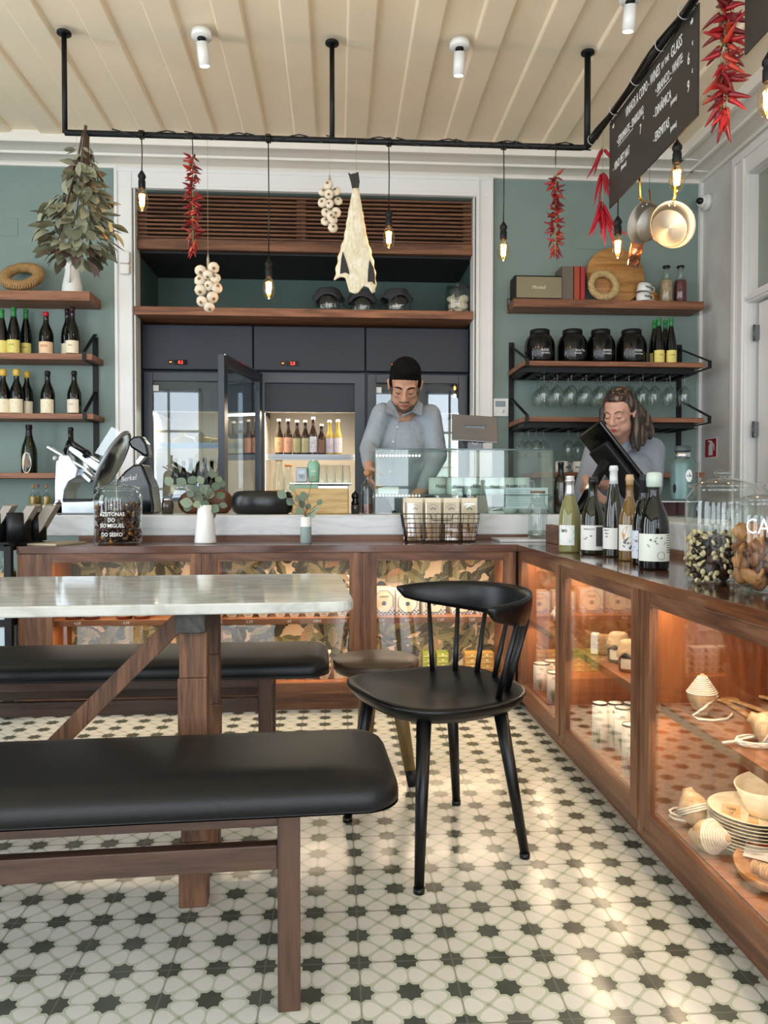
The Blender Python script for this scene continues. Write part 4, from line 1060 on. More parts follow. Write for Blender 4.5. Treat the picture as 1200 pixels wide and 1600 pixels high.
p = place(868, 272, PY); chilli_string('short string of small dried chillies right of the casing', p, PZ, (402 - 270) * mpp(p), 90, .05, .048, 6)
pp = at(1132, 100, X=PX1 + .0); p = V((PX1, pp.y, 2.72)); bot = at(1135, 205, X=PX1).z
chilli_string('long string of bright red chillies nearest the viewer, between the two menu boards', p, PZ, p.z - bot, 99, .05, .078, 8, width=.95)
p = at(942, 228, Y=3.62); g = thing('chilli_bunch', 'loose bunch of long fresh red chillies behind the menu board', 'chillies', p, 0)
MB().tube([(0, 0, -.42), (0, 0, PZ - p.z)], .0016, 5).build('string', mat('twine', '#a8957a', .8), g)
rr = random.Random(9)
for i in range(26):
    t = .05 if i < 3 else .28 if i < 8 else rr.uniform(.52, .68)
    o = bpy.data.objects.new('chilli_pepper', rr.choice(CHL)); col.objects.link(o); o.parent = g
    a = rr.uniform(0, 2 * pi); o.location = (.01 * cos(a), .01 * sin(a), -t * .5); o.rotation_euler = (0, rr.uniform(.85, 1.45), a)
# garlic braids
ROOT = mat('garlic_root', '#8a6a4a', .9, noise=.4, nscale=200)
def braid(label, top, spots, r, seed, ox, oy):
    g = thing('garlic_braid', label, 'garlic', top, 0, 'garlic braids on the rail'); rr = random.Random(seed); s = mpp(top)
    L = (max(q[1] for q in spots) - oy) * s
    MB().tube([(0, 0, -L), (.002, 0, -.05), (0, 0, -.01), (0, 0, .02), (0, 0, PZ - top.z)], [.006, .008, .007, .0008, .0008], 6).build('string', mat('twine', '#a8957a', .8), g)
    m0 = MB(); garlic_mesh(m0, (0, 0, 0), r, None); m0.cur = 1; m0.lathe([(r * .30, -.60 * r), (r * .28, -.66 * r), (.001, -.67 * r)], 12); tmp = m0.build('garlic_bulb', [GARL, ROOT]); me = tmp.data; bpy.data.objects.remove(tmp)
    for i, (x, y) in enumerate(spots):
        o = bpy.data.objects.new('garlic_bulb', me); col.objects.link(o); o.parent = g; dx = (x - ox) * s
        o.location = (dx, -r * (1.0 if abs(dx) < r * .7 else .4) + rr.uniform(-.006, .006), -(y - oy) * s); o.rotation_euler = (-pi / 2 + rr.uniform(-.5, .9), rr.uniform(-.6, .6), rr.uniform(-.5, .5)); q = rr.uniform(.88, 1.08); o.scale = (q, q, q)
p = at(325, 402, Y=PY); braid('lower garlic braid with large bulbs, in front of the alcove shelf', p, [(314, 424), (334, 419), (313, 439), (326, 432), (337, 436), (327, 448), (339, 450), (314, 455), (332, 465), (316, 472), (328, 482)], 8.6 * mpp(p), 2, 325, 402)
p = at(515, 277, Y=PY); braid('upper garlic braid with smaller bulbs, left of the dried cod', p, [(513, 292), (525, 300), (504, 302), (514, 307), (528, 314), (504, 318), (515, 321), (525, 333), (509, 333), (517, 339), (508, 346), (520, 345), (520, 357)], 7.6 * mpp(p), 7, 515, 277)
# dried salted cod
p = at(557, 290, Y=PY - .02); s = mpp(p)
fish = thing('dried_cod', 'whole flattened dried salted cod hanging by its tail', 'dried fish', p)
W_ = [(0, 3), (20, 6), (40, 10), (60, 13.5), (83, 17.5), (106, 25), (125, 29), (145, 32), (170, 31)]
BP = [(-1, 148), (-.7, 143), (-.45, 145), (-.32, 166), (0, 170), (.22, 166), (.38, 157), (.62, 158), (.85, 168), (1.01, 165)]
def ctr(z): return -1.2 - .004 * z
m = MB(); vs = []; n = 24; cols_ = 17; hgt = 172
def halfw(z): 
    for (a, wa), (b, wb) in zip(W_, W_[1:]):
        if a <= z <= b: return wa + (wb - wa) * (z - a) / (b - a)
    return 32
rows = 40
for i in range(rows + 1):
    for k in range(cols_ + 1):
        q = -1 + 2 * k / cols_
        ln = next(la + (lb - la) * (q - qa) / (qb - qa) for (qa, la), (qb, lb) in zip(BP, BP[1:]) if q <= qb)
        z = 6 + (ln - 6) * i / rows; wv = halfw(z) * (1 + .04 * sin(z * .35 + k))
        th = 3.2 * sqrt(max(0, 1 - q * q)) + 1.2 + .8 * sin(z * .5 + 3 * abs(q)) * (1 - abs(q))
        vs.append(((ctr(z) + q * wv) * s, -th * s, -z * s))
K = cols_ + 1
fs = [(i * K + k, (i + 1) * K + k, (i + 1) * K + k + 1, i * K + k + 1) for i in range(rows) for k in range(cols_)]
m.add(vs, fs, True); 
Nc = NT('salted_cod_flesh'); nz = Nc.n('TexNoise', {'Vector': Nc.coord(scale=(3, 3, 1)), 'Scale': 22, 'Detail': 5, 'Distortion': .6}).outputs[0]
Nc.set(Base_Color=Nc.ramp(nz, [(.35, hexc('#cfc09d')), (.65, hexc('#e6dcc4'))]), Roughness=.7); Nc.bump(nz, .6, .006)
m.build('flesh', Nc.m, fish, solid=.010)
m = MB(); m.prism([(-6 * s, 0), (-9 * s, 14 * s), (-13 * s, 28 * s), (-9 * s, 25 * s), (-6 * s, 26 * s), (-1 * s, 27 * s), (3 * s, 29 * s), (5 * s, 14 * s), (3 * s, 0)], -.004, .004, 'y'); m.v = [(x, y, z - 8 * s) for x, y, z in m.v]; m.build('tail_fin', mat('fish_fin', '#2c2926', .7, bump=.8, bscale=90), fish)
for pts in ([(-21.5, 104), (-24, 116), (-26, 139), (-18, 137), (-10.5, 140), (-13, 130), (-16, 120)], [(20, 117), (18, 132), (17, 151), (24, 150), (29, 155), (28.5, 142), (27, 129)]):
    m = MB(); m.prism([(a * s, -b * s) for a, b in pts], -.0195, -.014, 'y')
    m.build('skin_patch', mat('fish_skin', '#1d1613', .6, noise=.7, nscale=120, bump=1, bscale=90), fish)
m = MB(); m.tube([(0, 0, -.02), (0, 0, PZ - p.z - .0)], .001, 4); m.tube([(.009 * cos(i), .012 * sin(i), -.028 - .0005 * i) for i in range(20)], .0012, 4); m.build('string', mat('twine', '#a8957a', .8), fish)
# copper pans on hooks from the rail
def pan(label, c, r, yaw, tilt, hl, px_=0, depth=.045):
    g = thing('copper_pan', label, 'pan', c, 0, 'copper pans on the rail')
    X_ = Matrix.Rotation(yaw, 4, 'Z') @ Matrix.Rotation(radians(90) + tilt, 4, 'X')   # bowl axis towards the camera
    inn = MB(); inn.X = X_; inn.lathe([(r * .985, depth), (r * .80, .006), (r * .76, .003), (.001, .003)], 48)
    inn.f.pop(0) if False else None
    b = MB(); b.X = X_; b.open_lathe([(.001, 0), (r * .78, 0), (r * .82, .004), (r * 1.0, depth), (r * 1.01, depth)], 48); b.build('copper_outside', COPPER, g)
    i2 = MB(); i2.X = X_; i2.open_lathe([(r * 1.01, depth), (r * .985, depth), (r * .81, .008), (r * .77, .004), (.001, .004)], 48)
    Np = NT('spun_steel_%s' % label[:3]) ; 
    i2.build('steel_inside', SPUN, g)
    h = MB(); h.X = X_; h.tube([(0, r * .97, depth * .8), (0, r * 1.15, depth * 1.3), (0, r + hl * .6, depth * 1.35), (0, r + hl, depth * .9)], [.0085, .007, .006, .0085], 10, flat=.55); h.build('brass_handle', BRASS, g)
    q = MB(); q.X = X_
    for a in (-.012, .012): q.ell((a, r * .85, depth * .72), (.0045, .0045, .003), 8, 6)
    q.build('rivet', CHROME, g)
    tp = X_ @ V((0, r + hl, depth * .9)); k = MB(); L = PZ - c[2]
    k.tube([tp + V((0, 0, -.005)), V((tp.x, tp.y, L - .04)), V((tp.x * .5, tp.y * .5, L - .02)), (0, 0, L + .016)], .0012, 5); k.build('hanging_wire', mat('wire_grey', '#7c7c78', .4, .8), g)
Ns = NT('spun_steel'); tcv = Ns.coord('Object'); Ns.set(Base_Color=hexc('#9c968c'), Metallic=1.0, Roughness=.5); Ns.p.inputs['Anisotropic'].default_value = .7
tg = Ns.n('Tangent', direction_type='RADIAL', axis='Y'); Ns.t.links.new(tg.outputs[0], Ns.p.inputs['Tangent']); SPUN = Ns.m
c = at(1044, 357, X=PX1 + .045); r = 36 * mpp(c); pan('nearer copper pan with steel inside facing the viewer', c, r, .0, .02, .165)
c = at(1016, 350, X=PX1 + .085); r = 32 * mpp(c); pan('farther copper pan half hidden behind the nearer one', c, r, -1.15, .03, .165)
c = at(985, 390, X=PX1 + .045)
g = pan('copper pan seen edge-on, hanging lowest next to the bulb', c, 28 * mpp(c), 1.32, .15, .19)
# ceiling spotlights
for px, py, lb in ((315, 50, 'left white cylindrical ceiling spotlight'), (718, 66, 'right white cylindrical ceiling spotlight'), (985, -9, 'white ceiling spotlight cut by the top frame edge')):
    p = at(px, py, Z=CZ); g = thing('ceiling_spotlight', lb, 'spotlight', p, 0, 'ceiling spotlights')
    MB().lathe([(.001, -.03), (.046, -.03), (.05, -.026), (.05, 0), (.001, 0)], 28).build('canopy', WHITE, g)
    MB().ell((0, 0, -.034), (.022, .022, .012)).build('joint', BLK, g)
    d = V((.10 if px < 400 else 0, .25, -1)).normalized(); a = V((0, 0, -.05)) ; tl = .105
    m = MB(); m.cyl(a, a + d * tl, .028, n=24); m.cur = 1; m.cyl(a + d * (tl - .002), a + d * (tl + .001), .023, n=24); m.build('lamp_head', [WHITE, LEDC], g)
# ---------------- fixtures on the walls
p = at(1108, 316, X=RX); g = thing('security_camera', 'white dome security camera in the upper corner of the right wall', 'camera', p)
MB().tube([(0, 0, 0), (-.035, 0, 0), (-.04, 0, 0)], [.055, .052, .03], 24).build('base', WHITE, g)
m = MB(); m.ell((-.05, -.012, 0), .042, 20, 14); m.build('ball', WHITE, g)
m = MB(); m.cyl((-.075, -.03, -.005), (-.094, -.042, -.008), .024, .02, 20); m.build('lens', BLKG, g)
p = at(1111, 700, X=RX); g = thing('fire_extinguisher_sign', 'small red sign with white extinguisher symbol on the right wall', 'sign', p)
hw, hh_ = .085, .07
MB().box(-.003, 0, -hw, hw, -hh_, hh_).build('plate', mat('white_plate', '#e8e6e2', .5), g)
MB().box(-.004, -.0029, -hw + .008, hw - .008, -hh_ + .008, hh_ - .008).build('red_field', mat('sign_red', '#a5121c', .5), g)
m = MB(); m.prism([(-.03, -.05), (.025, -.05), (.025, .015), (.01, .03), (.01, .04), (.035, .045), (.035, .052), (-.012, .05), (-.05, .02), (-.055, -.02), (-.048, -.02), (-.04, .015), (-.012, .038), (-.03, .018)], -.005, -.0039, 'x'); m.build('pictogram', CHALK, g)
p = at(782, 637, Y=BY); g = thing('thermostat', 'white wall thermostat with grey screen beside the right shelves', 'thermostat', (p.x, BY, p.z))
k = .0044; MB().box(-12 * k, 12 * k, -.018, 0, -14 * k, 14 * k).build('housing', PAINT, g, bevel=.003)
MB().box(-9 * k, 7 * k, -.0195, -.018, 1 * k, 10 * k).build('screen', mat('lcd_grey', '#7c8a92', .3), g)
m = MB(); m.cyl((3 * k, -.018, -6 * k), (3 * k, -.020, -6 * k), .012); m.box(-9 * k, -5 * k, -.0195, -.018, -7 * k, -5 * k); m.build('button', WHITE, g)
p = at(196, 412, Y=BY - .04); g = thing('motion_sensor', 'small white motion sensor on the left alcove casing', 'sensor', (p.x, BY - .04, p.z))
MB().box(-.036, .036, -.035, 0, -.005, .075).build('upper_body', PAINT, g, bevel=.012); MB().box(-.034, .034, -.032, 0, -.075, -.007).build('lens_cover', WHITE, g, bevel=.012)
for x0, x1, y0, y1, lb in ((-40, 28, 341, 368, 'flush green access panel high on the left wall'), (898, 960, 361, 389, 'flush green access panel on the right wall behind the chillies')):
    a, b_ = at(x0, y1, Y=BY), at(x1, y0, Y=BY); o = MB().box(a.x, b_.x, BY - .004, BY, a.z, b_.z).build('access_panel', GREEN, center=True, bevel=.001); tag(o, lb, 'panel')
# ================================================================ things on the counters
def place_z(px, py, Z): return at(px, py, Z=Z)
# ---- olive jar
p = at(185, 846, Y=3.70); p.z = WT; s = mpp(p); r = 36 * s
h = at(185, 749, Y=3.70).z - WT
oj = big_jar('olive_jar', 'glass jar of dark olives with white handwriting on the back counter', p, r, h)
OLV = [mat('olive_dark', '#3a2226', .3), mat('olive_brown', '#6a4a38', .3), mat('olive_green', '#6e6a3c', .3), mat('orange_peel', '#c27f2e', .5)]
m = MB(); rr = random.Random(5)
for i in range(420):
    lay = i / 420; z = .012 + lay * h * .60; a = rr.uniform(0, 6.28); q = r * .90 * sqrt(rr.uniform(.55, 1))
    m.cur = rr.choice((0, 0, 1, 1, 2, 0, 1)) if rr.random() > .03 else 3
    m.ell((q * cos(a), q * sin(a), z), (.0085, .0085, .0095), 8, 6)
m.cur = 0; m.lathe([(r * .7, .01), (r * .7, h * .58), (.001, h * .60)], 16)
o = m.build('olives', OLV, oj); o['kind'] = 'stuff'
for s_, z in (('AZEITONAS', .46), ('DO', .37), ('SÍO MIGUEL', .285), ('DO SEIXO', .15)):
    lettering(s_, .026, CHALK, oj, Matrix.Translation((0, -r - .001, h * z)) @ Matrix.Rotation(pi / 2, 4, 'X'), .85, wrap=r + .001, off=.0004)
# ---- eucalyptus vases
EUC = [mat('eucalyptus_%d' % i, c, .55) for i, c in enumerate(['#6f8069', '#84937a', '#5f6f60', '#586857'])]
def sprigs(parent, base, leaves, seed, R0):
    rr = random.Random(seed); m = MB(); mt = MB()
    for (dx, dz, L, dy) in leaves:
        tip = V((dx, dy, dz)); mt.tube([base, base * .0 + V((dx * .3, dy * .3, base.z + (dz - base.z) * .5)), tip], .0014, 5)
        m.cur = rr.randrange(4); n_ = V((rr.uniform(-.5, .5), -1, rr.uniform(-.3, .6))).normalized()
        d = (tip - V((0, 0, base.z + .01))).normalized() + V((rr.uniform(-.5, .5), 0, rr.uniform(-.3, .3)))
        d = (d - n_ * d.dot(n_)).normalized(); leaf(m, tip - d * L * .3, d, n_, L, L * rr.uniform(.8, .95), .05, .08)
    m.build('leaves', EUC, parent); mt.build('stems', mat('green_brown_stem', '#6a5f48', .7), parent)
p = at(321, 848, Y=3.66); p.z = WT; s = mpp(p); h = 60 * s
v1 = thing('eucalyptus_vase', 'tall white tapered vase with eucalyptus sprigs on the back counter', 'vase', p)
MB().open_lathe([(.001, 0), (14 * s, 0), (16.5 * s, .003), (16.8 * s, .010), (12.8 * s, h * .75), (11 * s, h), (10.2 * s, h), (11 * s, h * .7), (.001, .01)], 32).build('body', WHITE, v1)
lv = [(-51, 94, 15), (-32, 93, 16), (-17, 97, 15), (-8, 70, 17), (11, 106, 14), (15, 87, 15), (5, 74, 16), (24, 91, 12), (20, 73, 14), (-23, 63, 18), (-8, 62, 13), (13, 56, 16), (8, 48, 16), (25, 60, 12), (0, 80, 14), (-14, 82, 13), (-26, 55, 13), (18, 98, 12), (-4, 96, 13), (4, 60, 14), (-20, 76, 12)]
sprigs(v1, V((0, 0, h * .95)), [(a * s, b * s, c * s * 1.1, ((i * 37) % 9 - 4) * .008) for i, (a, b, c) in enumerate(lv)], 3, 0)
p = at(478, 849, Y=3.66); p.z = WT; s = mpp(p); h = 41 * s
v2 = thing('eucalyptus_vase', 'small white and sage-grey cylinder vase with a few eucalyptus leaves', 'vase', p)
m = MB(); m.open_lathe([(.001, 0), (8.3 * s, 0), (8.8 * s, .003), (8.8 * s, h * .63)], 28); m.cur = 1; m.open_lathe([(8.8 * s, h * .63), (8.8 * s, h), (7.8 * s, h), (7.8 * s, h * .5), (.001, h * .4)], 28); m.build('body', [mat('sage_glaze', '#93a19d', .45), WHITE], v2)
lv = [(-34, 74, 15), (-22, 63, 13), (-12, 67, 11), (-2, 70, 14), (-6, 58, 13), (-8, 48, 12), (-20, 84, 12), (20, 62, 10), (8, 44, 11), (10, 100, 9), (14, 52, 9), (3, 55, 10)]
sprigs(v2, V((0, 0, h * .95)), [(a * s, b * s, c * s * 1.1, ((i * 31) % 7 - 3) * .006) for i, (a, b, c) in enumerate(lv)], 6, 0)
# ---- wire basket with packets
a, b_ = at(636, 847, Y=3.66), at(742, 847, Y=3.66); cx = (a.x + b_.x) / 2; s = mpp(a); hw = (b_.x - a.x) / 2; hb = 44 * s
bk = thing('wire_basket', 'black wire basket holding cookie packets on the back counter', 'basket', (cx, 3.72, WT)); m = MB()
def ring(t, z): 
    x, y = hw * (1 + .12 * t), .075 * (1 + .12 * t); return [(-x, -y, z), (x, -y, z), (x, y, z), (-x, y, z)]
for i in range(7):
    t = i / 6; m.tube(ring(t, .003 + hb * t), .0014 if i < 6 else .0022, 5, closed=True)
for i in range(15):
    q = -1 + 2 * i / 14
    for sy in (-1, 1): m.tube([(q * hw, sy * .075, .003), (q * hw * 1.12, sy * .084, hb)], .0013, 4)
for i in range(6):
    q = -1 + 2 * i / 5
    for sx in (-1, 1): m.tube([(sx * hw, q * .075, .003), (sx * hw * 1.12, q * .084, hb)], .0013, 4)
m.tube([(-.055, -.086, hb), (-.045, -.088, hb - .028), (.045, -.088, hb - .028), (.055, -.086, hb)], .002, 5)
m.build('wire_body', BLK, bk)
CLEARP = glass('clear_wrap', '#f5f3ee', .14, rough=.05)
COOK = mat('rusk', '#b78a58', .8, noise=.4, nscale=60)
for i, px in enumerate((648, 677, 706, 734)):
    x = at(px, 820, Y=3.66).x
    for rowi, y in ((0, 3.675), (1, 3.745)):
        g = thing('cookie_packet', ('cream-labelled cookie packet in the front row of the wire basket, %s from the left' if rowi == 0 else 'cookie packet in the back row of the wire basket, %s from the left') % ORD[i], 'packet', (x - .012 * rowi, y, WT + .006), .0, 'cookie packets in the wire basket')
        w_ = .038; hp = 68 * s
        MB().box(-w_, w_, -.004, .0, hp * .42, hp).build('card_header', CREAM, g) if True else None
        m = MB(); m.box(-w_ + .002, w_ - .002, -.006, .028, 0, hp * .9); m.build('clear_bag', CLEARP, g, bevel=.004)
        m = MB()
        for k in range(2): m.box(-w_ + .008 + k * .034, -w_ + .034 + k * .034, .0, .024, .004, hp * .42)
        m.build('cookies', COOK, g, bevel=.004)
        if rowi == 0:
            m = MB()
            for k in range(7):
                aa = radians(90 - 60 + 20 * k); m.prism([(.006 * cos(aa), hp * .70 + .006 * sin(aa)), (.016 * cos(aa) - .002 * sin(aa), hp * .70 + .016 * sin(aa) + .002 * cos(aa)), (.020 * cos(aa), hp * .70 + .02 * sin(aa)), (.016 * cos(aa) + .002 * sin(aa), hp * .70 + .016 * sin(aa) - .002 * cos(aa))], -.0048, -.004, 'y')
            m.tube([(.025 * cos(radians(t)), -.0045, hp * .73 + .025 * sin(radians(t))) for t in range(20, 165, 12)], .0008, 4)
            m.tube([(.025 * cos(radians(t)), -.0045, hp * .70 + .025 * sin(radians(t))) for t in range(200, 345, 12)], .0008, 4)
            m.box(-.008, .008, -.0048, -.004, hp * .52, hp * .525); m.build('printed_emblem', mat('emblem_grey', '#6d685d', .7), g)
# ---- marble slab with the carafe, wooden block
a, b_ = at(777, 849, Y=3.72), at(873, 849, Y=3.72)
sl = MB().box(a.x, 1.255, 3.66, 3.88, WT + .0005, WT + .013).build('marble_board', MARB, center=True, bevel=.002); tag(sl, 'thin grey marble board under the glass carafe near the counter corner', 'board')
p = at(840, 842, Y=3.76); p.z = WT + .0135; s = mpp(p); r = 15.3 * s; h = 74 * s
cf = thing('glass_carafe', 'clear ribbed glass carafe with cork lid on the marble board', 'carafe', p)
MB().open_lathe([(.001, .003), (r * .95, .002), (r, .012), (r, h * .62), (r * .93, h * .68), (r * .72, h * .74), (r * .70, h * .96)], 28).build('glass', JARG, cf)
MB().lathe([(r * .74, h * .95), (r * .76, h), (.001, h)], 24).build('lid', mat('walnut_lid', '#7e6350', .6), cf)
MB().lathe([(r * .9, .006), (r * .95, .012), (r * .95, h * .16), (.001, h * .16)], 24).build('water', glass('water_surface', '#dfe7e6', .12), cf)
a = at(867, 840, Y=3.7)
o = MB().box(a.x - .0, a.x + .03, 3.56, 3.74, WT + .0005, WT + .088).build('wood_block', WALY, center=True, bevel=.003); tag(o, 'small upright walnut block left of the wine bottles', 'block')
o.location.y = 3.56; o.location.x = at(871, 850, Y=3.5).x
# ---- six wine bottles on the right counter
def wb(px, py, top, wpx, kind, label, gl_, capm, cap0, lab, rz, bulb=False, deco=None, liquid=None, Z=WT):
    p = at(px, py, Z=Z + .0); p = V((p.x, p.y, Z)); s = mpp(p); r = wpx * s / 2; p = p + (V((p.x, p.y, 0)).normalized() * r * .9); s = mpp(p)
    r = wpx * s / 2; h = (py - top) * s * 1.0
    # height from where the cap is seen
    d = V((p.x, p.y, 0)).length
    tp = at(px, top, Y=p.y).z; h = tp - Z
    face = atan2(p.x, p.y) * -1
    return bottle(label, p, h, r, kind, gl_, capm, cap0, lab, face + rz, 'wine bottles standing on the right counter', bulb=bulb, deco=deco, liquid=liquid)
def circ(parent, r, h):
    m = MB(); n = 28; vs = [((r + .0012) * sin(.80 * cos(2 * pi * i / n)), -(r + .0012) * cos(.80 * cos(2 * pi * i / n)), .235 * h + .78 * r * sin(2 * pi * i / n)) for i in range(n)]
    m.add(vs, [tuple(range(n))]); m.build('printed_circle', mat('aqua_print', '#97cdd0', .6), parent)
    lettering('IVO', .016, INK, parent, Matrix.Translation((-.006, -r - .0016, .285 * h)) @ Matrix.Rotation(pi / 2, 4, 'X'), .9, wrap=r + .0016, off=.0005)
PALE = mat('pale_wine_glass', '#8f8b58', .05, trans=.25, coat=.3); AMB = mat('amber_wine_glass', '#80602f', .05, trans=.25, coat=.3); OLG = mat('olive_bottle_glass', '#1d1c10', .05, coat=.3)
SILV = mat('silver_foil', '#c9cac8', .25, .6); WCAP = mat('white_foil', '#cfd2d2', .3); GWAX = mat('pale_green_wax', '#b9c6bb', .35)
WL = mat('white_label', '#e6e5e0', .6)
wb(890, 864, 744, 34, 'champ', 'pale yellow sparkling bottle with round aqua label, leftmost on the right counter', PALE, SILV, .74, (.10, .36, 44, WL, '', None, .01), -.35, deco=circ)
def two_tone(parent, r, h):
    m = MB(); vs = []
    for i in range(8):
        a = .62 + .62 * i / 7
        for z in (.11, .36): vs.append(((r + .0009) * sin(a), -(r + .0009) * cos(a), z * h))
    m.add(vs, [(2 * i, 2 * i + 2, 2 * i + 3, 2 * i + 1) for i in range(7)], True); m.build('label_side', mat('grey_print', '#4a4a48', .6), parent)
    scribble(31, .18, .26, .5, n=5, rad=.0012, wr=.0009)(parent, r, h); lettering('THE BOTTOM', .008, INK, parent, Matrix.Translation((0, -r - .0012, .33 * h)) @ Matrix.Rotation(pi / 2, 4, 'X'), .9, wrap=r + .0012)
wb(926, 867, 746, 36, 'burg', 'brown wine bottle with white two-tone label, second of the six on the right counter', OLG, BCAP, .90, (.06, .38, 72, WL, '', None, .01), -.35, deco=two_tone)
def lines(parent, r, h):
    for k, s_ in enumerate(('PROGRESSO', 'BRANCO', 'VINHO', 'DOC')): lettering(s_, .0065, INK, parent, Matrix.Translation((-.004, -r - .0012, (.33 - .035 * k) * h)) @ Matrix.Rotation(pi / 2, 4, 'X'), .8, wrap=r + .0012)
wb(958, 871, 728, 31, 'flute', 'tall wine bottle with long white capsule, third from the left on the right counter', OLG, WCAP, .80, (.09, .32, 55, WL, '', None, .01), -.55, deco=lines)
def arch(parent, r, h):
    m = MB(); n = 24; vs = [((r + .0012) * sin(.75 * cos(2 * pi * i / n) + .2), -(r + .0012) * cos(.75 * cos(2 * pi * i / n) + .2), .31 * h + .030 * sin(2 * pi * i / n)) for i in range(n)]
    m.add(vs, [tuple(range(n))]); m.cur = 1
    vs = [((r + .0016) * sin(.7 * cos(2 * pi * i / n) + .3), -(r + .0016) * cos(.7 * cos(2 * pi * i / n) + .3), .245 * h + .014 * sin(2 * pi * i / n + .6)) for i in range(n)]
    m.add(vs, [tuple(range(n))]); m.build('printed_arch', [mat('orange_print', '#d29a52', .6), mat('slate_print', '#6d7174', .6)], parent); scribble(35, .14, .22, .7, n=6, rad=.0015, wr=.0014)(parent, r, h)
wb(983, 877, 742, 31, 'burg', 'amber wine bottle with light cork and orange arch label, on the right counter', AMB, mat('kraft_top', '#b99a76', .6), .885, (.12, .42, 78, WL, '', None, .01), -.2, deco=arch)
wb(1005, 883, 742, 34, 'burg', 'black wine bottle with matte black capsule and pale blue label, fifth of six', None, mat('matte_black', '#1b1c20', .6), .80, (.07, .38, 80, mat('blueish_label', '#d3d8e4', .6), 'MITA', INK, .012), -.5, deco=scribble(40, .1, .36, .9, n=6))
def tree(parent, r, h):
    scribble(50, .22, .38, .8, n=9, rad=.0012, wr=.0007)(parent, r, h)
    for k in range(9): lettering('vinho branco seco', .0042, INK, parent, Matrix.Rotation(.95, 4, 'Z') @ Matrix.Translation((0, -r - .0009, (.375 - .024 * k) * h)) @ Matrix.Rotation(pi / 2, 4, 'X'), .8, wrap=r + .0009)
    m = MB(); m.tube([((r + .0012) * sin(.25 + .26 * cos(2 * pi * i / 24)), -(r + .0012) * cos(.25 + .26 * cos(2 * pi * i / 24)), .15 * h + .26 * r * sin(2 * pi * i / 24)) for i in range(24)], .0005, 4, closed=True); m.build('printed_seal', INK, parent)
wb(1021, 891, 738, 46, 'burg', 'large black wine bottle with pale green wax top, nearest and rightmost of the six', None, GWAX, .85, (.09, .37, 84, mat('mint_label', '#dde0d6', .6), '', None, .01), .25, bulb=True, deco=tree)
# ---- the two big glass jars at the right
def counter_jar(px, py, wpx, top, name, label):
    p = at(px, py, Z=WT); p.z = WT; s = mpp(p); r = wpx / 2 * s; dr = V((p.x, p.y, 0)).normalized(); p = p + dr * r; s = mpp(p); r = wpx / 2 * s
    h = at(px, top, Y=p.y).z - WT
    return big_jar(name, label, p, r, h), r, h, p
j, r, h, p = counter_jar(1129, 917, 112, 734, 'nut_jar', 'big glass jar of chocolate bark and almonds on the right counter')
CHO = [mat('dark_chocolate', '#2f1d19', .3), mat('pale_almond', '#d9c69a', .5), mat('brown_skin', '#4c2d22', .5)]
m = MB(); rr = random.Random(8)
def chunk(m, c, sz, rr, rough=0):
    M = Euler((rr.uniform(0, 3), rr.uniform(0, 3), rr.uniform(0, 3))).to_matrix(); b = len(m.v)
    m.ell(c, sz, 12 if rough else 8, 8 if rough else 5, M)
    for i in range(b, len(m.v)): q_ = V(m.v[i]) - V(c); m.v[i] = tuple(V(c) + q_ * (1 + rr.uniform(-rough, rough)))
for i in range(60):
    a = rr.uniform(0, 6.28); t = rr.uniform(0, 1); q = r * .72 * sqrt(rr.uniform(.2, 1)); m.cur = 0 if rr.random() > .3 else 2
    chunk(m, (q * cos(a), q * sin(a), .022 + t * h * .33), (.024, .019, .007), rr, .12)
for i in range(320):
    a = rr.uniform(0, 6.28); t = rr.uniform(0, 1); q = r * rr.uniform(.72, .95); m.cur = 1 if rr.random() > .3 else 0
    chunk(m, (q * cos(a), q * sin(a), .010 + t * (h * .42)), (.009, .007, .0035), rr)
o = m.build('chocolate_nut_mix', CHO, j); o['kind'] = 'stuff'
j, r, h, p = counter_jar(1204, 934, 106, 757, 'dried_fruit_jar', 'big glass jar of dried brown fruit cut by the right frame edge')
m = MB()
for i in range(80):
    a = rr.uniform(0, 6.28); t = rr.uniform(0, 1); q = r * .80 * sqrt(rr.uniform(.35, 1)); m.cur = rr.choice((0, 0, 1, 2))
    chunk(m, (q * cos(a), q * sin(a), .028 + t * h * .46), (.026, .019, .010), rr, .16)
o = m.build('dried_fruit', [mat('dried_fig', '#8a5a3a', .5, noise=.3, nscale=60, bump=.5), mat('dried_apricot', '#b07a48', .5, noise=.3, nscale=60, bump=.5), mat('prune', '#5a3527', .4)], j); o['kind'] = 'stuff'
lettering('CA', .05, CHALK, j, Matrix.Rotation(-.9, 4, 'Z') @ Matrix.Translation((0, -r - .001, h * .62)) @ Matrix.Rotation(pi / 2, 4, 'X'), .8, wrap=r + .001)
# ---- glass display case
xa, xb = at(586, 750, Y=4.02).x, at(865, 750, Y=4.02).x; y0, y1 = 4.02, 4.25
zt = at(720, 703, Y=4.02).z; zs = at(720, 772.5, Y=4.02).z
gc = thing('glass_display_case', 'green-edged glass display case on the marble counter in front of the man', 'display case', ((xa + xb) / 2, 4.17, MZ)); L = gc.location
EDGE = mat('green_glass_edge', '#23423a', .15)
for nm, bx in (('front_pane', (xa, xb, y0, y0 + .006, MZ + .001, zt)), ('top_pane', (xa, xb, y0, y1, zt, zt + .006)), ('side_pane', (xa, xa + .006, y0 + .006, y1, MZ + .001, zt)), ('side_pane', (xb - .006, xb, y0 + .006, y1, MZ + .001, zt)), ('glass_shelf', (xa + .007, xb - .007, y0 + .012, y1, zs - .006, zs))):
    MB().box(*bx).build(nm, GRNG, gc, off=L)
m = MB()
for z in (zt + .003,): 
    m.box(xa, xb, y0 - .001, y0 + .003, z - .004, z + .004); m.box(xa, xb, y1 - .002, y1, z - .003, z + .003)
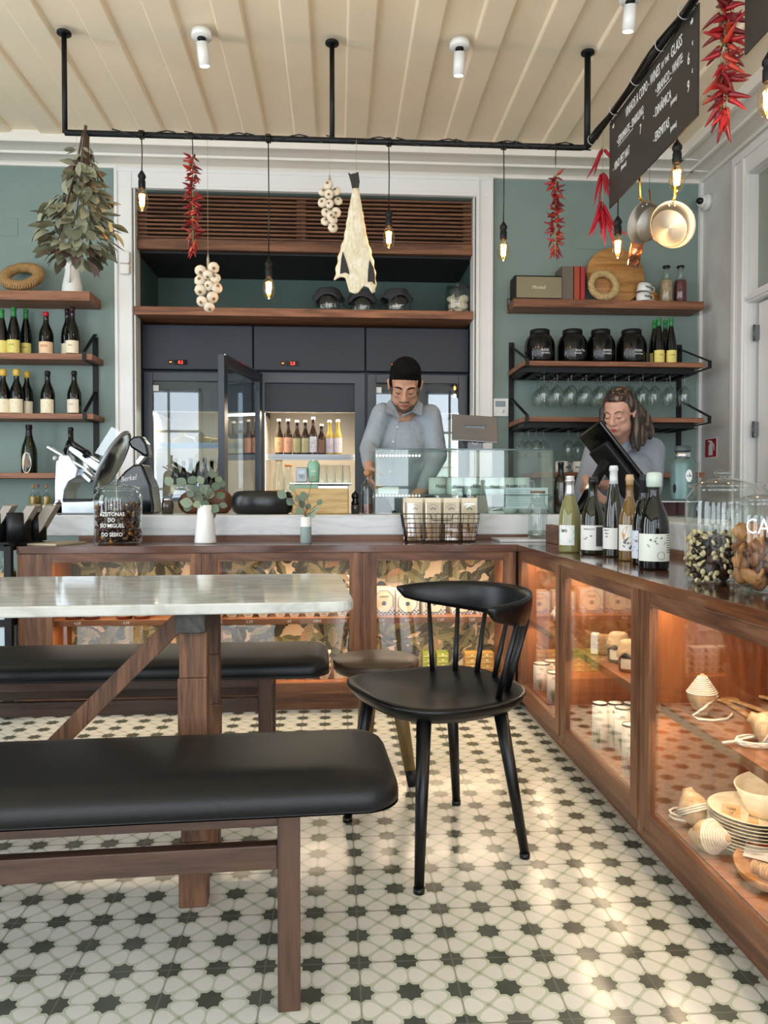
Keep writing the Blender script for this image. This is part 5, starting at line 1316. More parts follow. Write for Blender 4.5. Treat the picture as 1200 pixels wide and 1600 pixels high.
m.box(xa - .001, xa + .004, y0 - .001, y0 + .004, MZ, zt); m.box(xb - .004, xb + .001, y0 - .001, y0 + .004, MZ, zt); m.box(xa + .008, xb - .008, y0 + .011, y0 + .013, zs - .0055, zs - .0005); m.box(xb - .003, xb, y1 - .003, y1, MZ, zt)
m.build('glass_edge', EDGE, gc, off=L)
m = MB()
for z in (zt - .02, at(620, 774, Y=4.235).z):
    for i in range(14): q = xa + .02 + i * .0185; m.ell((q, 4.235, z), (.0055, .003, .0055), 8, 6)
m.build('led_strip', LEDC, gc, off=L)
for i, px in enumerate((683, 710, 737, 767, 791, 815)):
    p = at(px, 757, Y=4.15); p.z = zs + .0005
    mug('pale mint enamel mug on the glass shelf of the display case, %s from the left' % ORD[i], p, .0475, 26.5 * mpp(p), MINT, INK, tang=(.45, .45, .5, .5, .8, -.35)[i], ts=.025, hside=1 if i == 5 else 1, rz=0 if i == 5 else 1.4, group='pale mugs in the display case') if i == 5 else mug('pale mint enamel mug on the glass shelf of the display case, %s from the left' % ORD[i], p, .0475, 26.5 * mpp(p), MINT, INK, tang=.45 - 1.4, ts=.025, rz=1.4, group='pale mugs in the display case')
a, b_ = at(588, 757, Y=4.15), at(622, 757, Y=4.15)
o = MB().box(a.x + .008, b_.x, 4.1, 4.23, zs + .001, zs + .022).build('plastic_box', WHITE, center=True, bevel=.004); tag(o, 'lower pale plastic box at the left end of the glass shelf', 'box', 'pale boxes in the display case')
o = MB().box(a.x + .008, b_.x, 4.1, 4.23, zs + .0225, zs + .042).build('plastic_box', WHITE, center=True, bevel=.004); tag(o, 'upper pale plastic box at the left end of the glass shelf', 'box', 'pale boxes in the display case')
a, b_ = at(790, 795, Y=4.04), at(856, 762, Y=4.04)
g = thing('notice_sheet', 'printed white notice sheet behind the front pane of the display case', 'sheet', ((a.x + b_.x) / 2, 4.04, a.z)); w_ = (b_.x - a.x) / 2; h_ = b_.z - a.z
MB().box(-w_, w_, 0, .0012, 0, h_).build('sheet_paper', mat('sheet_paper_blue', '#d5dde6', .6), g)
m = MB()
for k in range(8): m.box(-w_ + .008, -w_ + .008 + (w_ * 1.8) * (.95 - .3 * ((k * 7) % 3 == 0)), -.0006, 0, h_ * (.86 - k * .10), h_ * (.86 - k * .10) + .0022)
m.build('printed_text', mat('text_grey', '#8592a3', .7), g)
for i, px in enumerate((797, 820, 845)):
    p = at(px, 800, Y=4.15); p.z = MZ + .0005; g = thing('small_bowl', 'small pale bowl on the floor of the display case, %s from the left' % ORD[i], 'bowl', p, 0, 'small bowls in the display case')
    MB().open_lathe([(.001, 0), (.026, 0), (.036, .012), (.042, .034), (.039, .034), (.03, .01), (.001, .005)], 24).build('body', WHITE, g)
g = thing('cutlery_tray', 'pale tray with knives and forks in the display case', 'tray', at(775, 801, Y=4.2).xy.to_3d() + V((0, 0, MZ + .001)))
MB().box(-.05, .05, -.04, .04, 0, .012).build('tray_body', WHITE, g, bevel=.003); m = MB()
for k in range(6): m.bar((-.04, -.03 + k * .01, .016), (.03, -.03 + k * .012, .030 + .004 * (k % 3)), .006, .002)
m.build('cutlery', CHROME, g)
# cheese/pastry tins behind the basket in the case
for px, w_, lb, h_ in ((655, .05, 'small steel dome on the case floor behind the basket packets', .045), (715, .06, 'second small steel dome behind the basket packets', .05)):
    p = at(px, 800, Y=4.16); p.z = MZ + .001; g = thing('steel_dome', lb, 'dome', p, 0, 'steel domes in the display case')
    MB().lathe([(w_, 0), (w_, .008), (w_ * .9, h_ * .6), (w_ * .5, h_ * .95), (.001, h_)], 28).build('cover', CHROME, g); MB().ell((0, 0, h_ + .006), (.008, .008, .008)).build('knob', BLK, g)
# ---- tablet till on top of the case
a, b_ = at(709, 690, Y=4.1), at(782, 647, Y=4.1); cx = (a.x + b_.x) / 2
g = thing('tablet_till', 'grey tablet on a black stand seen from behind, on the glass case', 'tablet', (cx, 4.17, zt + .0065))
w_ = (b_.x - a.x) / 2; h_ = at(745, 645, Y=4.1).z - at(745, 691, Y=4.1).z; zc = at(745, 668, Y=4.1).z - (zt + .0065)
m = MB(); m.X = Matrix.Translation((0, .0, zc)) @ Matrix.Rotation(.06, 4, 'Y') @ Matrix.Rotation(radians(-20), 4, 'X'); m.box(-w_, w_, -.005, .004, -h_ / 2, h_ / 2); m.build('tablet_shell', mat('space_grey', '#77787a', .35, .7), g, bevel=.004)
m = MB(); m.X = m.X = Matrix.Translation((0, .0, zc)) @ Matrix.Rotation(.06, 4, 'Y') @ Matrix.Rotation(radians(-20), 4, 'X'); m.box(-w_ + .006, w_ - .006, .004, .006, -h_ / 2 + .006, h_ / 2 - .006); m.build('screen', BLKG, g)
m = MB(); m.prism([(-.045, 0), (.045, 0), (.04, zc * .9), (-.04, zc * .9)], -.005, .02, 'y'); m.box(-.062, .062, -.004, .03, zc * .35, zc * 1.15); m.box(-.05, .05, -.02, .09, 0, .006); m.build('stand', BLKG, g, bevel=.003)
m = MB(); m.tube([(.0 + .016 * cos(2 * pi * i / 24), -.008, .05 + .016 * sin(2 * pi * i / 24)) for i in range(24)], .0028, 6, closed=True); m.build('stand_ring', WHITE, g)
# ---- bottles, mill and board by the man
p = at(574, 803, Y=4.10); p.z = MZ; s = mpp(p); h = 63 * s
b = thing('vinegar_bottle', 'clear glass bottle with reddish vinegar and cork, held by the man', 'bottle', p); r = 9.8 * s
pf = [(r, 0), (r, h * .66), (r * .9, h * .72), (r * .42, h * .80), (r * .38, h * .97), (r * .48, h * .98)]
MB().open_lathe(pf, 24).build('glass', JARG, b); MB().lathe([(r * .92, .003), (r * .92, h * .24), (.001, h * .24)], 20).build('vinegar', mat('vinegar', '#6a2f1d', .1, trans=.2), b)
MB().lathe([(r * .4, h * .94), (r * .55, h * .99), (r * .6, h * 1.03), (r * .4, h * 1.08), (.001, h * 1.08)], 16).build('stopper', CORK, b)
p = at(555, 803, Y=4.12); p.z = MZ; g = thing('pepper_mill', 'small black pepper mill next to the vinegar bottle', 'pepper mill', p)
MB().lathe([(.022, 0), (.022, .045), (.019, .05)], 20).build('glass_base', mat('mill_base', '#3a3632', .1, coat=.3), g); MB().lathe([(.021, .05), (.022, .06), (.014, .075), (.02, .09), (.02, .105), (.012, .115), (.005, .118), (.005, .125), (.001, .127)], 20).build('top', BLKG, g)
a, b_ = at(457, 803, Y=4.05), at(545, 763, Y=4.05)
g = thing('bamboo_cutting_board', 'pale bamboo cutting board standing upright on the marble counter', 'cutting board', ((a.x + b_.x) / 2, 4.05, MZ)); w_ = (b_.x - a.x) / 2; h_ = b_.z - MZ
MB().box(-w_, w_, -.01, .012, 0, h_).build('panel', BAMB, g, bevel=.009)
g = thing('steel_food_tray', 'stainless steel lidded tray behind the bamboo cutting board', 'tray', ((a.x + b_.x) / 2 - .0, 4.2, MZ)); h_ = at(500, 752, Y=4.12).z - MZ
m = MB(); m.box(-w_ - .0, w_ - .0, -.10, .10, 0, h_ - .02); m.build('tray_body', CHROME, g, bevel=.006); MB().box(-w_ - .02, w_ + .02, -.11, .11, h_ - .018, h_ - .006).build('lid', mat('steel_lid', '#b9bab2', .3, .8), g, bevel=.003)
MB().box(-w_ * .9, -w_ * .1, -.112, -.108, h_ - .04, h_ - .02).build('green_band', mat('green_tray_band', '#7fa287', .4), g)
TT = MZ + h_ - .0055; ty = 4.17
p = at(471.5, 749, Y=ty); p.z = TT; g = thing('oat_milk_tin', 'small grey printed tin on the steel tray', 'tin', p)
MB().box(-.031, .031, -.02, .02, 0, .082).build('tin_body', mat('tin_grey', '#8d9296', .4, .5), g, bevel=.005); lettering('YE!', .028, INK, g, front(.0, -.0206, .03), .9); lettering('SAY', .02, WHITE, g, front(.0, -.0206, .056), .9)
p = at(490, 749, Y=ty); p.z = TT; g = thing('green_squeeze_bottle', 'green soap-like bottle with rounded top on the steel tray', 'bottle', p)
MB().lathe([(.026, 0), (.030, .01), (.034, .07), (.033, .10), (.024, .117), (.012, .122), (.001, .123)], 24, sy=.6).build('bottle_body', mat('jade_plastic', '#7fae93', .25), g)
MB().lathe([(.012, .108), (.013, .122), (.001, .124)], 16).build('cap', WHITE, g)
lettering('KEFIR', .013, WHITE, g, front(0, -.0215, .06), .8)
for i, px in enumerate((504, 517, 530, 541)):
    p = at(px, 749, Y=ty + (.03 if i % 2 else 0)); p.z = TT; g = thing('drinking_glass', 'clear upturned drinking glass on the steel tray, %s from the left' % ORD[i], 'glass', p, 0, 'drinking glasses on the steel tray')
    MB().open_lathe([(.024, 0), (.025, .05), (.022, .052), (.022, .095), (.001, .096)], 20).build('body', JARG, g)
# black loaf-like cheese wheel
a, b_ = at(361, 803, Y=4.1), at(459, 803, Y=4.1); hw = (b_.x - a.x) / 2
o = MB(); h_ = at(400, 767, Y=4.1).z - MZ; r = hw
o.lathe([(r * .80, 0), (r * .93, h_ * .12), (r, h_ * .42), (r * .985, h_ * .72), (r * .90, h_ * .93), (r * .78, h_), (.001, h_)], 48, c=((a.x + b_.x) / 2, 4.1 + 0.0, MZ), sy=.62)
o = o.build('cheese_wheel', mat('black_cheese_rind', '#121314', .3, bump=.35, bscale=25), center=True); tag(o, 'whole black-rinded cheese wheel on the marble counter', 'cheese')
# brown loaves behind the vase
for i, (px, w_, h_) in enumerate(((300, .075, .13), (345, .07, .14), (338, .06, .10))):
    p = at(px, 803, Y=4.2 + .08 * i); p.z = MZ
    m = MB(); m.ell((0, 0, h_ * .46), (w_, .05, h_ * .5), 20, 14); m.v = [(x, y, max(0, z)) for x, y, z in m.v]
    g = m.build('bread_loaf', mat('crust', '#5f371f', .6, noise=.4, nscale=18, bump=.6, bscale=40)); g.location = p; tag(g, 'dark brown crusty loaf behind the tall eucalyptus vase, %s from the left' % ORD[(0, 2, 1)[i]], 'bread', 'loaves behind the vase')
p = at(262, 803, Y=4.12); p.z = MZ; g = thing('small_glass_jar', 'small dark glass jar right of the meat slicer', 'jar', p)
MB().lathe([(.03, 0), (.032, .06), (.024, .07)], 20).build('jar_body', mat('smoky_glass', '#3a302b', .08, coat=.4), g); MB().lathe([(.027, .07), (.027, .085), (.001, .085)], 20).build('lid', CHROME, g)
# ---- meat slicer
sl0 = at(97, 803, Y=4.12); s = mpp(sl0); ox = at(168, 803, Y=4.12).x
ms = thing('meat_slicer', 'aluminium and black gravity meat slicer with tilted blade on the marble counter', 'slicer', (ox, 4.15, MZ))
def q(px, py, dy=0): a = at(px, py, Y=4.15 + dy); return V((a.x - ox, dy, a.z - MZ))
ALU = mat('cast_aluminium', '#b9bfc4', .3, .85)
def outline(mb, pts, y0, y1): mb.prism([(q(x, y).x, q(x, y).z) for x, y in pts], y0, y1, 'y')
m = MB(); outline(m, [(97, 803), (96, 760), (98, 722), (104, 712), (118, 712), (132, 733), (128, 748), (118, 754), (111, 768), (109, 780), (110, 803)], -.10, .10); outline(m, [(97, 803), (97, 783), (160, 781), (205, 786), (228, 803)], -.10, .13); m.build('base_casting', ALU, ms, bevel=.008)
m = MB(); outline(m, [(109, 783), (109, 779), (153, 779), (153, 783)], -.104, -.03); m.build('dark_base_plate', BLK, ms)
m = MB(); outline(m, [(188, 803), (186, 752), (200, 736), (212, 727), (226, 725), (230, 735), (240, 760), (244, 790), (244, 803)], -.06, .13); mo = m.build('motor_housing', BLKG, ms, bevel=.012)
c_ = q(205, 748); lettering('Berkel', .040, CHALK, mo, Matrix.Translation((c_.x, -.0615, c_.z)) @ Matrix.Rotation(pi / 2, 4, 'X') @ Matrix.Rotation(.18, 4, 'Z'), .8, shear=.4)
# blade seen nearly edge-on
cb2 = q(178, 722, -.0); axis = (q(210, 735) - q(150, 705)).normalized(); Rb = (q(208, 688) - q(150, 768)).length / 2; ang = atan2(axis.z, axis.x)
nx = V((cos(ang), .02, sin(ang))).normalized(); Mq = nx.to_track_quat('Z', 'Y').to_matrix().to_4x4()
m = MB(); m.X = Matrix.Translation(cb2) @ Mq; m.lathe([(.001, .018), (Rb * .35, .02), (Rb * .80, .006), (Rb * .93, 0), (Rb * .99, -.003), (Rb * .93, -.006), (Rb * .5, -.003), (.001, -.003)], 56); m.build('blade', CHROME, ms)
m = MB(); m.X = Matrix.Translation(cb2) @ Mq; m.tube([(Rb * 1.02 * cos(2 * pi * i / 56), Rb * 1.02 * sin(2 * pi * i / 56), -.008) for i in range(56)], .0105, 8, closed=True); m.build('blade_guard', mat('guard_grey', '#8d9295', .35, .5), ms)
m = MB(); outline(m, [(203, 690), (212, 683), (224, 682), (232, 694), (236, 712), (230, 714), (208, 700)], -.05, .05); m.build('sharpener_cover', BLKG, ms, bevel=.012)
m = MB(); outline(m, [(214, 722), (222, 712), (228, 714), (218, 726)], -.03, .03); m.build('sharpener_base', ALU, ms)
m = MB(); outline(m, [(104, 700), (112, 697), (166, 727), (160, 738), (150, 736)], -.02, .10); outline(m, [(120, 730), (135, 733), (150, 745), (143, 755), (128, 742)], -.04, .0); m.build('carriage', ALU, ms, bevel=.003)
m = MB(); m.bar(q(74, 698, -.09), q(136, 734, -.09), .014, .012); m.bar(q(82, 700, -.06), q(150, 742, -.06), .012, .01); m.cyl(q(133, 734, -.08), q(150, 750, -.06), .018, n=20); m.build('thickness_plate', CHROME, ms, bevel=.002)
MB().ell(q(86, 716, -.10), .012, 14, 10).build('slice_knob', mat('pale_knob', '#b9c6c0', .4), ms)
m = MB(); m.cyl(q(107, 688, -.04), q(138, 710, -.04), .013, .016, 16); m.cyl(q(140, 705, -.04), q(131, 714, -.04), .013, n=14); m.cyl(q(109, 672, -.02), q(109, 690, -.02), .009, n=14); m.cyl(q(107, 690, -.03), q(101, 706, -.03), .009, n=10); m.build('handle', BLKG, ms)
m = MB(); m.cyl(q(138, 710, -.04), q(165, 728, -.04), .010, n=14); m.build('pusher_rod', CHROME, ms)
m = MB(); pts = [q(176, 667), q(207, 687), q(180, 720), q(150, 708)]; m.add([p + V((0, -.02, 0)) for p in pts] + [p + V((0, -.016, 0)) for p in pts], [(0, 1, 2, 3), (7, 6, 5, 4), (0, 4, 5, 1), (1, 5, 6, 2), (2, 6, 7, 3), (3, 7, 4, 0)]); m.build('clear_guard', GLASS, ms)
# ---- napkin holders on the cart
CT = at(30, 847, Y=3.44).z
for i, (px, dy) in enumerate(((-6, .02), (30, 0), (58, .08))):
    p = at(px, 843, Y=3.56 + dy); p.z = cz + .0065; g = thing('napkin_holder', 'round black holder with grey napkins on the steel cart, %s from the left' % ORD[i], 'napkin holder', p, 0, 'napkin holders on the cart'); r = .052 if i != 2 else .042
    h_ = at(30, 801, Y=3.56).z - p.z
    MB().open_lathe([(.001, .002), (r, 0), (r, h_), (r - .003, h_), (r - .003, .004)], 30).build('cup', BLK, g)
    m = MB()
    for k in range(3 if i < 2 else 4):
        m.X = Matrix.Translation((-.02 + .013 * k, 0, h_ * .3)) @ Matrix.Rotation(.55, 4, 'Y'); m.prism([(-.035, 0), (.035, 0), (.03, h_ * 1.15), (-.038, h_ * 1.1)], -.0055, .0055, 'x')
    m.build('napkins', mat('taupe_napkin', '#a39a8f', .85), g)
    if i == 2:
        m = MB()
        for k in range(4): m.X = Matrix.Translation((.012, -.02 + .01 * k, h_ * .3)) @ Matrix.Rotation(.55, 4, 'Y'); m.bar((0, 0, 0), (0, 0, h_ * 1.25), .008, .003); m.ell((0, 0, h_ * 1.25), (.008, .004, .014), 10, 6)
        m.X = None; m.build('cutlery', CHROME, g)
a = at(68, 846, Y=3.6); g = MB().box(a.x - .02, a.x + .14, 3.53, 3.74, WT + .004, WT + .013)
o = g.build('menu_clipboard', mat('tan_card', '#b5a48a', .6), center=True, bevel=.001); tag(o, 'flat tan and black menu folder lying at the left end of the walnut worktop', 'folder'); o.location.z = WT + .0005; o.rotation_euler = (0, 0, -.35); o.location.x -= .01
for i, (px, dy) in enumerate(((8, 0), (14, .05), (-8, .0))):
    p = at(px, 892, Y=3.52 + dy); p.z = .457; h_ = at(px, 852, Y=3.52 + dy).z - p.z
    bottle('corked bottle of orange liqueur on the upper cart tray, %s' % ('left of the pair', 'right of the pair', 'cut by the left frame edge')[i], p, h_, .032, 'oil', JARG, CORK, .92, (.04, .12, 80, CRM, '', None, .01), name='liqueur_bottle', group='liqueur bottles in the cart', liquid=(mat('orange_liqueur', '#c98324', .1, trans=.2), .62))
p = at(8, 985, Y=3.47); o = MB().box(p.x - .09, p.x + .06, 3.46, 3.62, .457 - .0, .457); 
g = thing('storage_tub', 'pale translucent tub hanging under the cart top at the left edge', 'tub', (p.x - .03, 3.55, .137)); hb_ = at(8, 975, Y=3.46).z - .137
MB().box(-.10, .055, -.09, .09, 0, at(8, 1008, Y=3.46).z - .137 + .08).build('tub_body', mat('pale_blue_tub', '#c5d3dc', .3), g, bevel=.006)
# ---- things near the till on the right
p = at(876, 800, Y=4.12); p.z = MZ; bottle('dark brown squat bottle with black cap right of the display case', p, at(876, 722, Y=4.12).z - MZ, .042, 'bord', mat('brown_syrup_glass', '#2a1c12', .08, coat=.3), BCAP, .72, None)
# tilted till screen on its stand
g = thing('till_screen', 'black touch-screen till tilted towards the woman, seen from behind', 'screen', (at(915, 800, Y=4.05).x, 4.05, MZ)); L = g.location
def qq(px, py, Y): return at(px, py, Y=Y) - L
a_ = qq(917, 672, 3.98); c2 = qq(983, 797, 3.90); n3 = V((.80, .22, .56)).normalized(); ax = (c2 - a_); ax = (ax - n3 * ax.dot(n3)); Ls = ax.length; ax.normalize(); bx = n3.cross(ax).normalized()
if bx.y < 0: bx = -bx
ctr_ = a_ + ax * Ls / 2 - bx * .03
def slab(mb, c, ex, ey, ez, hx, hy, hz):
    vs = [c + ex * (sx * hx) + ey * (sy * hy) + ez * (sz * hz) for sx in (-1, 1) for sy in (-1, 1) for sz in (-1, 1)]
    mb.add(vs, [(0, 1, 3, 2), (4, 6, 7, 5), (0, 4, 5, 1), (2, 3, 7, 6), (0, 2, 6, 4), (1, 5, 7, 3)])
m = MB(); slab(m, ctr_, ax, bx, n3, Ls / 2, .13, .011); m.build('screen_shell', BLKG, g, bevel=.008)
m = MB(); slab(m, ctr_ - n3 * .024 + ax * .04, ax, bx, n3, Ls * .36, .10, .02); m.build('back_cover', BLK, g, bevel=.012)
m = MB(); slab(m, ctr_ + n3 * .0115, ax, bx, n3, Ls / 2 - .006, .122, .001); m.build('display', mat('screen_bluegrey', '#6d7a92', .15), g)
foot = qq(903, 762, 4.0); foot.z = 0.004
m = MB(); m.bar(foot, ctr_ - n3 * .03 - ax * .05, .075, .030, up=(1, 0, 0)); m.build('stand_arm', BLKG, g, bevel=.005); MB().box(foot.x - .08, foot.x + .08, foot.y - .08, foot.y + .1, 0, .012).build('stand_base', BLK, g, bevel=.004)
m = MB(); m.X = Matrix.Translation(foot.lerp(ctr_ - n3 * .03 - ax * .05, .55) + V((0, -.022, .0))) @ Matrix.Rotation(.35, 4, 'Y') @ Matrix.Rotation(pi / 2, 4, 'X'); m.tube([(.013 * cos(2 * pi * i / 20), .032 * sin(2 * pi * i / 20), 0) for i in range(20)], .0022, 5, closed=True); m.build('badge', CHALK, g)
# thermos
p = at(1066, 786, Y=3.55); zb = MZ + .075; p.z = zb; s = mpp(p); h = at(1066, 697, Y=3.55).z - zb; r = 18.5 * s
# low steel stand under it
g = thing('steel_stand', 'low steel stand carrying the green thermos', 'stand', (p.x, p.y, MZ)); MB().box(-.20, .07, -.06, .07, .066, .074).build('tray', CHROME, g, bevel=.002)
m = MB()
for x in (-.18, .05):
    for y in (-.05, .055): m.cyl((x, y, 0), (x, y, .066), .006)
m.build('leg', STEEL, g)
g = thing('thermos_flask', 'ribbed grey-green thermos flask with steel neck and stickers', 'thermos', p)
TH = mat('thermos_green', '#5c7472', .35, .3); m = MB(); pf = [(r * .98, 0)]
m.lathe([(r * .98, 0), (r, .01), (r, h * .66), (r * .9, h * .74), (r * .62, h * .77)], 36); m.build('flask_body', TH, g)
MB().lathe([(r * .62, h * .76), (r * .60, h * .90), (.001, h * .90)], 28).build('steel_neck', CHROME, g)
MB().lathe([(r * .66, h * .90), (r * .68, h * .92), (r * .66, h), (.001, h)], 28).build('lid', mat('lid_dark_green', '#3b4b4b', .5), g)
az = -atan2(p.x, p.y)
for k, (a0, z0, hh, ww, mt_) in enumerate(((.1, .45, .030, .017, WL), (-1.1, .22, .022, .009, BLK))):
    m = MB(); n = 20; vs = [((r + .0012) * sin(az * -1 * 0 + a0 + ww / r * cos(2 * pi * i / n)), -(r + .0012) * cos(a0 + ww / r * cos(2 * pi * i / n)), z0 * h + hh * sin(2 * pi * i / n)) for i in range(n)]
    m.add(vs, [tuple(range(n))]); st_ = m.build('sticker', mt_, g)
lettering('domain', .012, mat('blue_ink', '#4a6ea8', .6), g, Matrix.Rotation(.1, 4, 'Z') @ Matrix.Translation((0, -r - .0025, .45 * h)) @ Matrix.Rotation(pi / 2, 4, 'X'), .8, wrap=r + .0025)
m = MB(); m.tube([(r * 1.02, 0, h * .75), (r * 1.35, 0, h * .70), (r * 1.4, 0, h * .3), (r * 1.02, 0, h * .22)], .004, 6); m.build('handle', STEEL, g)
# espresso-side clutter behind the counter on the right
p = at(1052, 846, X=1.32); g = thing('red_folder', 'dark red glossy box standing on the marble behind the bottles', 'box', (at(1060, 810, Y=3.62).x - .0, 3.66, MZ))
MB().box(-.07, .07, 0, .03, 0, .066).build('box_body', mat('wine_red_plastic', '#3c0f16', .2), g, bevel=.002)
# ================================================================ fridges in the alcove
FZ, FY = 2.19, 5.4
WIN = mat('fridge_inner_white', '#dfd8cc', .4)
def fridge(x0, x1, label, open_=False, hinge='R', disp='88'):
    g = thing('glass_door_fridge', label, 'fridge', ((x0 + x1) / 2, 5.75, 0), 0, 'fridges in the alcove'); L = g.location; w_ = x1 - x0; B = lambda m, n, mt, par=None, **k: m.build(n, mt, par or g, off=L, **k)
    m = MB(); zi = 1.87
    m.box(x0, x0 + .05, FY, 6.12, .1, FZ - .001); m.box(x1 - .05, x1, FY, 6.12, .1, FZ - .001); m.box(x0 + .05, x1 - .05, FY + .01, 6.12, zi, FZ - .001); m.box(x0 + .05, x1 - .05, FY + .02, 6.12, .1, .25); m.box(x0 + .05, x1 - .05, 6.08, 6.12, .25, zi)
    B(m, 'carcass', NAVY)
    hd = MB().box(x0 + .003, x1 - .003, FY - .05, FY - .001, 1.88, FZ); h_ = B(hd, 'header_panel', NAVY, bevel=.006)
    xc = x0 + w_ * .31; zc = at(262, 566, Y=FY - .05).z
    m = MB(); m.box(xc - .055, xc - .022, FY - .054, FY - .05, zc - .014, zc + .014); m.box(xc - .014, xc + .075, FY - .055, FY - .05, zc - .018, zc + .018); dp = B(m, 'thermostat', BLKG, h_)
    LEDR = mat('red_digits', '#ff2a20', .5, emit=6)
    lettering(disp, .03, LEDR, dp, Matrix.Translation((xc + .03 - L.x, FY - .0555 - L.y, zc)) @ Matrix.Rotation(pi / 2, 4, 'X'), .9)
    lettering('••', .03, mat('amber_lamp', '#ff7a30', .5, emit=5), dp, Matrix.Translation((xc - .038 - L.x, FY - .0545 - L.y, zc)) @ Matrix.Rotation(pi / 2, 4, 'X'), .8)
    m = MB(); m.box(x0 + .052, x0 + .056, FY + .03, 6.07, .25, 1.6); m.box(x1 - .056, x1 - .052, FY + .03, 6.07, .25, 1.6); m.box(x0 + .052, x1 - .052, 6.07, 6.079, .25, zi); m.box(x0 + .052, x1 - .052, FY + .03, 6.07, .25, .256); B(m, 'lining', WIN)
    B(MB().box(x0 + .055, x1 - .055, FY + .03, FY + .10, 1.60, zi), 'upper_valance', NAVY)
    m = MB(); m.box(x0 + .056, x0 + .07, FY + .03, FY + .05, .4, 1.59); m.box(x1 - .07, x1 - .056, FY + .03, FY + .05, .4, 1.59); B(m, 'light_strip', mat('fridge_tube', '#ffe6bf', .5, emit=9))
    area('fridge_lamp', ((x0 + x1) / 2, FY + .16, 1.60), (radians(-12), 0, 0), w_ - .16, .05, 7 if open_ else 4.5, (1, .84, .62))
    for z in ((1.30, .85) if open_ else (1.38, 1.0)):
        m = MB()
        for i in range(24): xx = x0 + .07 + (w_ - .14) * i / 23; m.box(xx - .0022, xx + .0022, FY + .08, 6.0, z - .006, z)
        m.box(x0 + .06, x1 - .06, FY + .075, FY + .082, z - .022, z + .001); m.box(x0 + .06, x1 - .06, FY + .088, FY + .092, z - .04, z - .012); B(m, 'wire_shelf', STEEL)
    fr = MB() 
    def ring(m, a, b, c, d, y0, y1, t): m.box(a, a + t, y0, y1, c, d); m.box(b - t, b, y0, y1, c, d); m.box(a + t, b - t, y0, y1, c, c + t); m.box(a + t, b - t, y0, y1, d - t, d)
    dx0, dx1, dz0, dz1 = x0 + .012, x1 - .012, .14, 1.862
    if open_:
        ring(fr, x0 + .004, x1 - .004, .12, 1.872, FY - .004, FY + .0, .07); B(fr, 'door_gasket', FRAMEM)
    d = bpy.data.objects.new('door_pivot', None)
    m = MB(); ring(m, 0, dx1 - dx0, dz0, dz1, -.045, -.004, .062)
    dr = m.build('door', mat('fridge_door_frame', '#2b323c', .38), g, bevel=.003)
    MB().box(.060, dx1 - dx0 - .060, -.028, -.022, dz0 + .06, dz1 - .06).build('glass_pane', glass('fridge_glass', '#dfe8ec', .05), dr)
    MB().box(.004, dx1 - dx0 - .004, -.004, .004, dz1 - .008, dz1 - .0).build('chrome_strip', CHROME, dr)
    MB().box(.062, .10, -.03, -.028, dz1 - .13, dz1 - .09).build('sticker', PAINT, dr)
    if open_: dr.location = V((x0 + .062, FY - .01, 0)) - L; dr.rotation_euler = (0, 0, radians(-102))
    else: dr.location = V((dx0, FY - .001, 0)) - L
    return g
bx = [at(223.5, 512, Y=FY).x, at(397, 512, Y=FY).x, at(571, 512, Y=FY).x, at(732, 512, Y=FY).x]
fridge(bx[0], bx[1] - .002, 'left glass-door fridge with closed door and white reflections', disp='8.2')
fridge(bx[1], bx[2] - .002, 'middle glass-door fridge with its door swung wide open', True, disp='2.8')
fridge(bx[2], bx[3] - .002, 'right glass-door fridge half hidden behind the man', disp='1.5')
BRG = mat('beer_brown_glass', '#2a140c', .08, coat=.4); CLG = mat('pale_drink', '#cbb25e', .1, trans=.3)
items = [(436, 655, BRG, '#e2b48c', 'brown beer bottle with orange-pink label, leftmost in the open fridge', 'SAL'), (450, 655, BRG, '#dfa98f', 'brown beer bottle with orange-pink label, second from the left in the open fridge', 'SAL'), (464, 657, BRG, '#b5b08a', 'brown beer bottle with grey-green label, third from the left in the open fridge', ''), (477, 657, BRG, '#b5b08a', 'brown beer bottle with grey-green label, fourth from the left in the open fridge', ''),
         (489.5, 652, BRG, '#d8d8e6', 'tallest brown beer bottle with blue and white label in the open fridge', 'Sovina'), (502.5, 663, BRG, '#7c5a48', 'short red-brown bottle with brown label in the open fridge', ''), (515, 657, CLG, '#bdb9c9', 'clear yellow drink bottle with lilac label, left of the pair', ''), (528, 656, CLG, '#d4cfdc', 'clear yellow drink bottle with pale label, rightmost in the open fridge', '')]
for px, top, gm, lc, lb, tx in items:
    Y = 5.55; p = at(px, 700, Y=Y); p.z = 1.3005; h = at(px, top, Y=Y).z - p.z
    bottle(lb, p, h, .030, 'beer', gm, mat('cap_white', '#d8d4cc', .4), .935, (.06, .48, 80, mat('beer_label' + lc, lc, .6), tx, mat('blue_ink', '#4a6ea8', .6), .014), name='beer_bottle', group='bottles on the open fridge shelf', deco=scribble(int(px), .12, .4, .7, inkm=mat('mauve_ink', '#8a6a80', .6), n=6, wr=.0012))
for i, (px, top, lq, wd) in enumerate(((436, 716, '#e0b23c', .046), (449, 724, '#c9c7ae', .044))):
    p = at(px, 760, Y=5.6); p.z = .8505; h = at(px, top, Y=5.6).z - p.z; r = wd
    g = thing('water_carafe', ['glass carafe with yellow lemon drink at the bottom left of the open fridge', 'taller glass carafe of cloudy water behind the lemon one in the open fridge'][i], 'carafe', p + V((0, .12 * i, 0)), 0, 'carafes in the open fridge')
    MB().open_lathe([(.001, .003), (r, .002), (r, h * .66), (r * .55, h * .8), (r * .55, h * .97)], 24).build('glass', JARG, g); MB().lathe([(r * .92, .006), (r * .92, h * .45), (.001, h * .45)], 20).build('drink', mat('drink' + lq, lq, .2), g)
    MB().lathe([(r * .6, h * .95), (r * .62, h), (.001, h)], 20).build('lid', CORK, g)
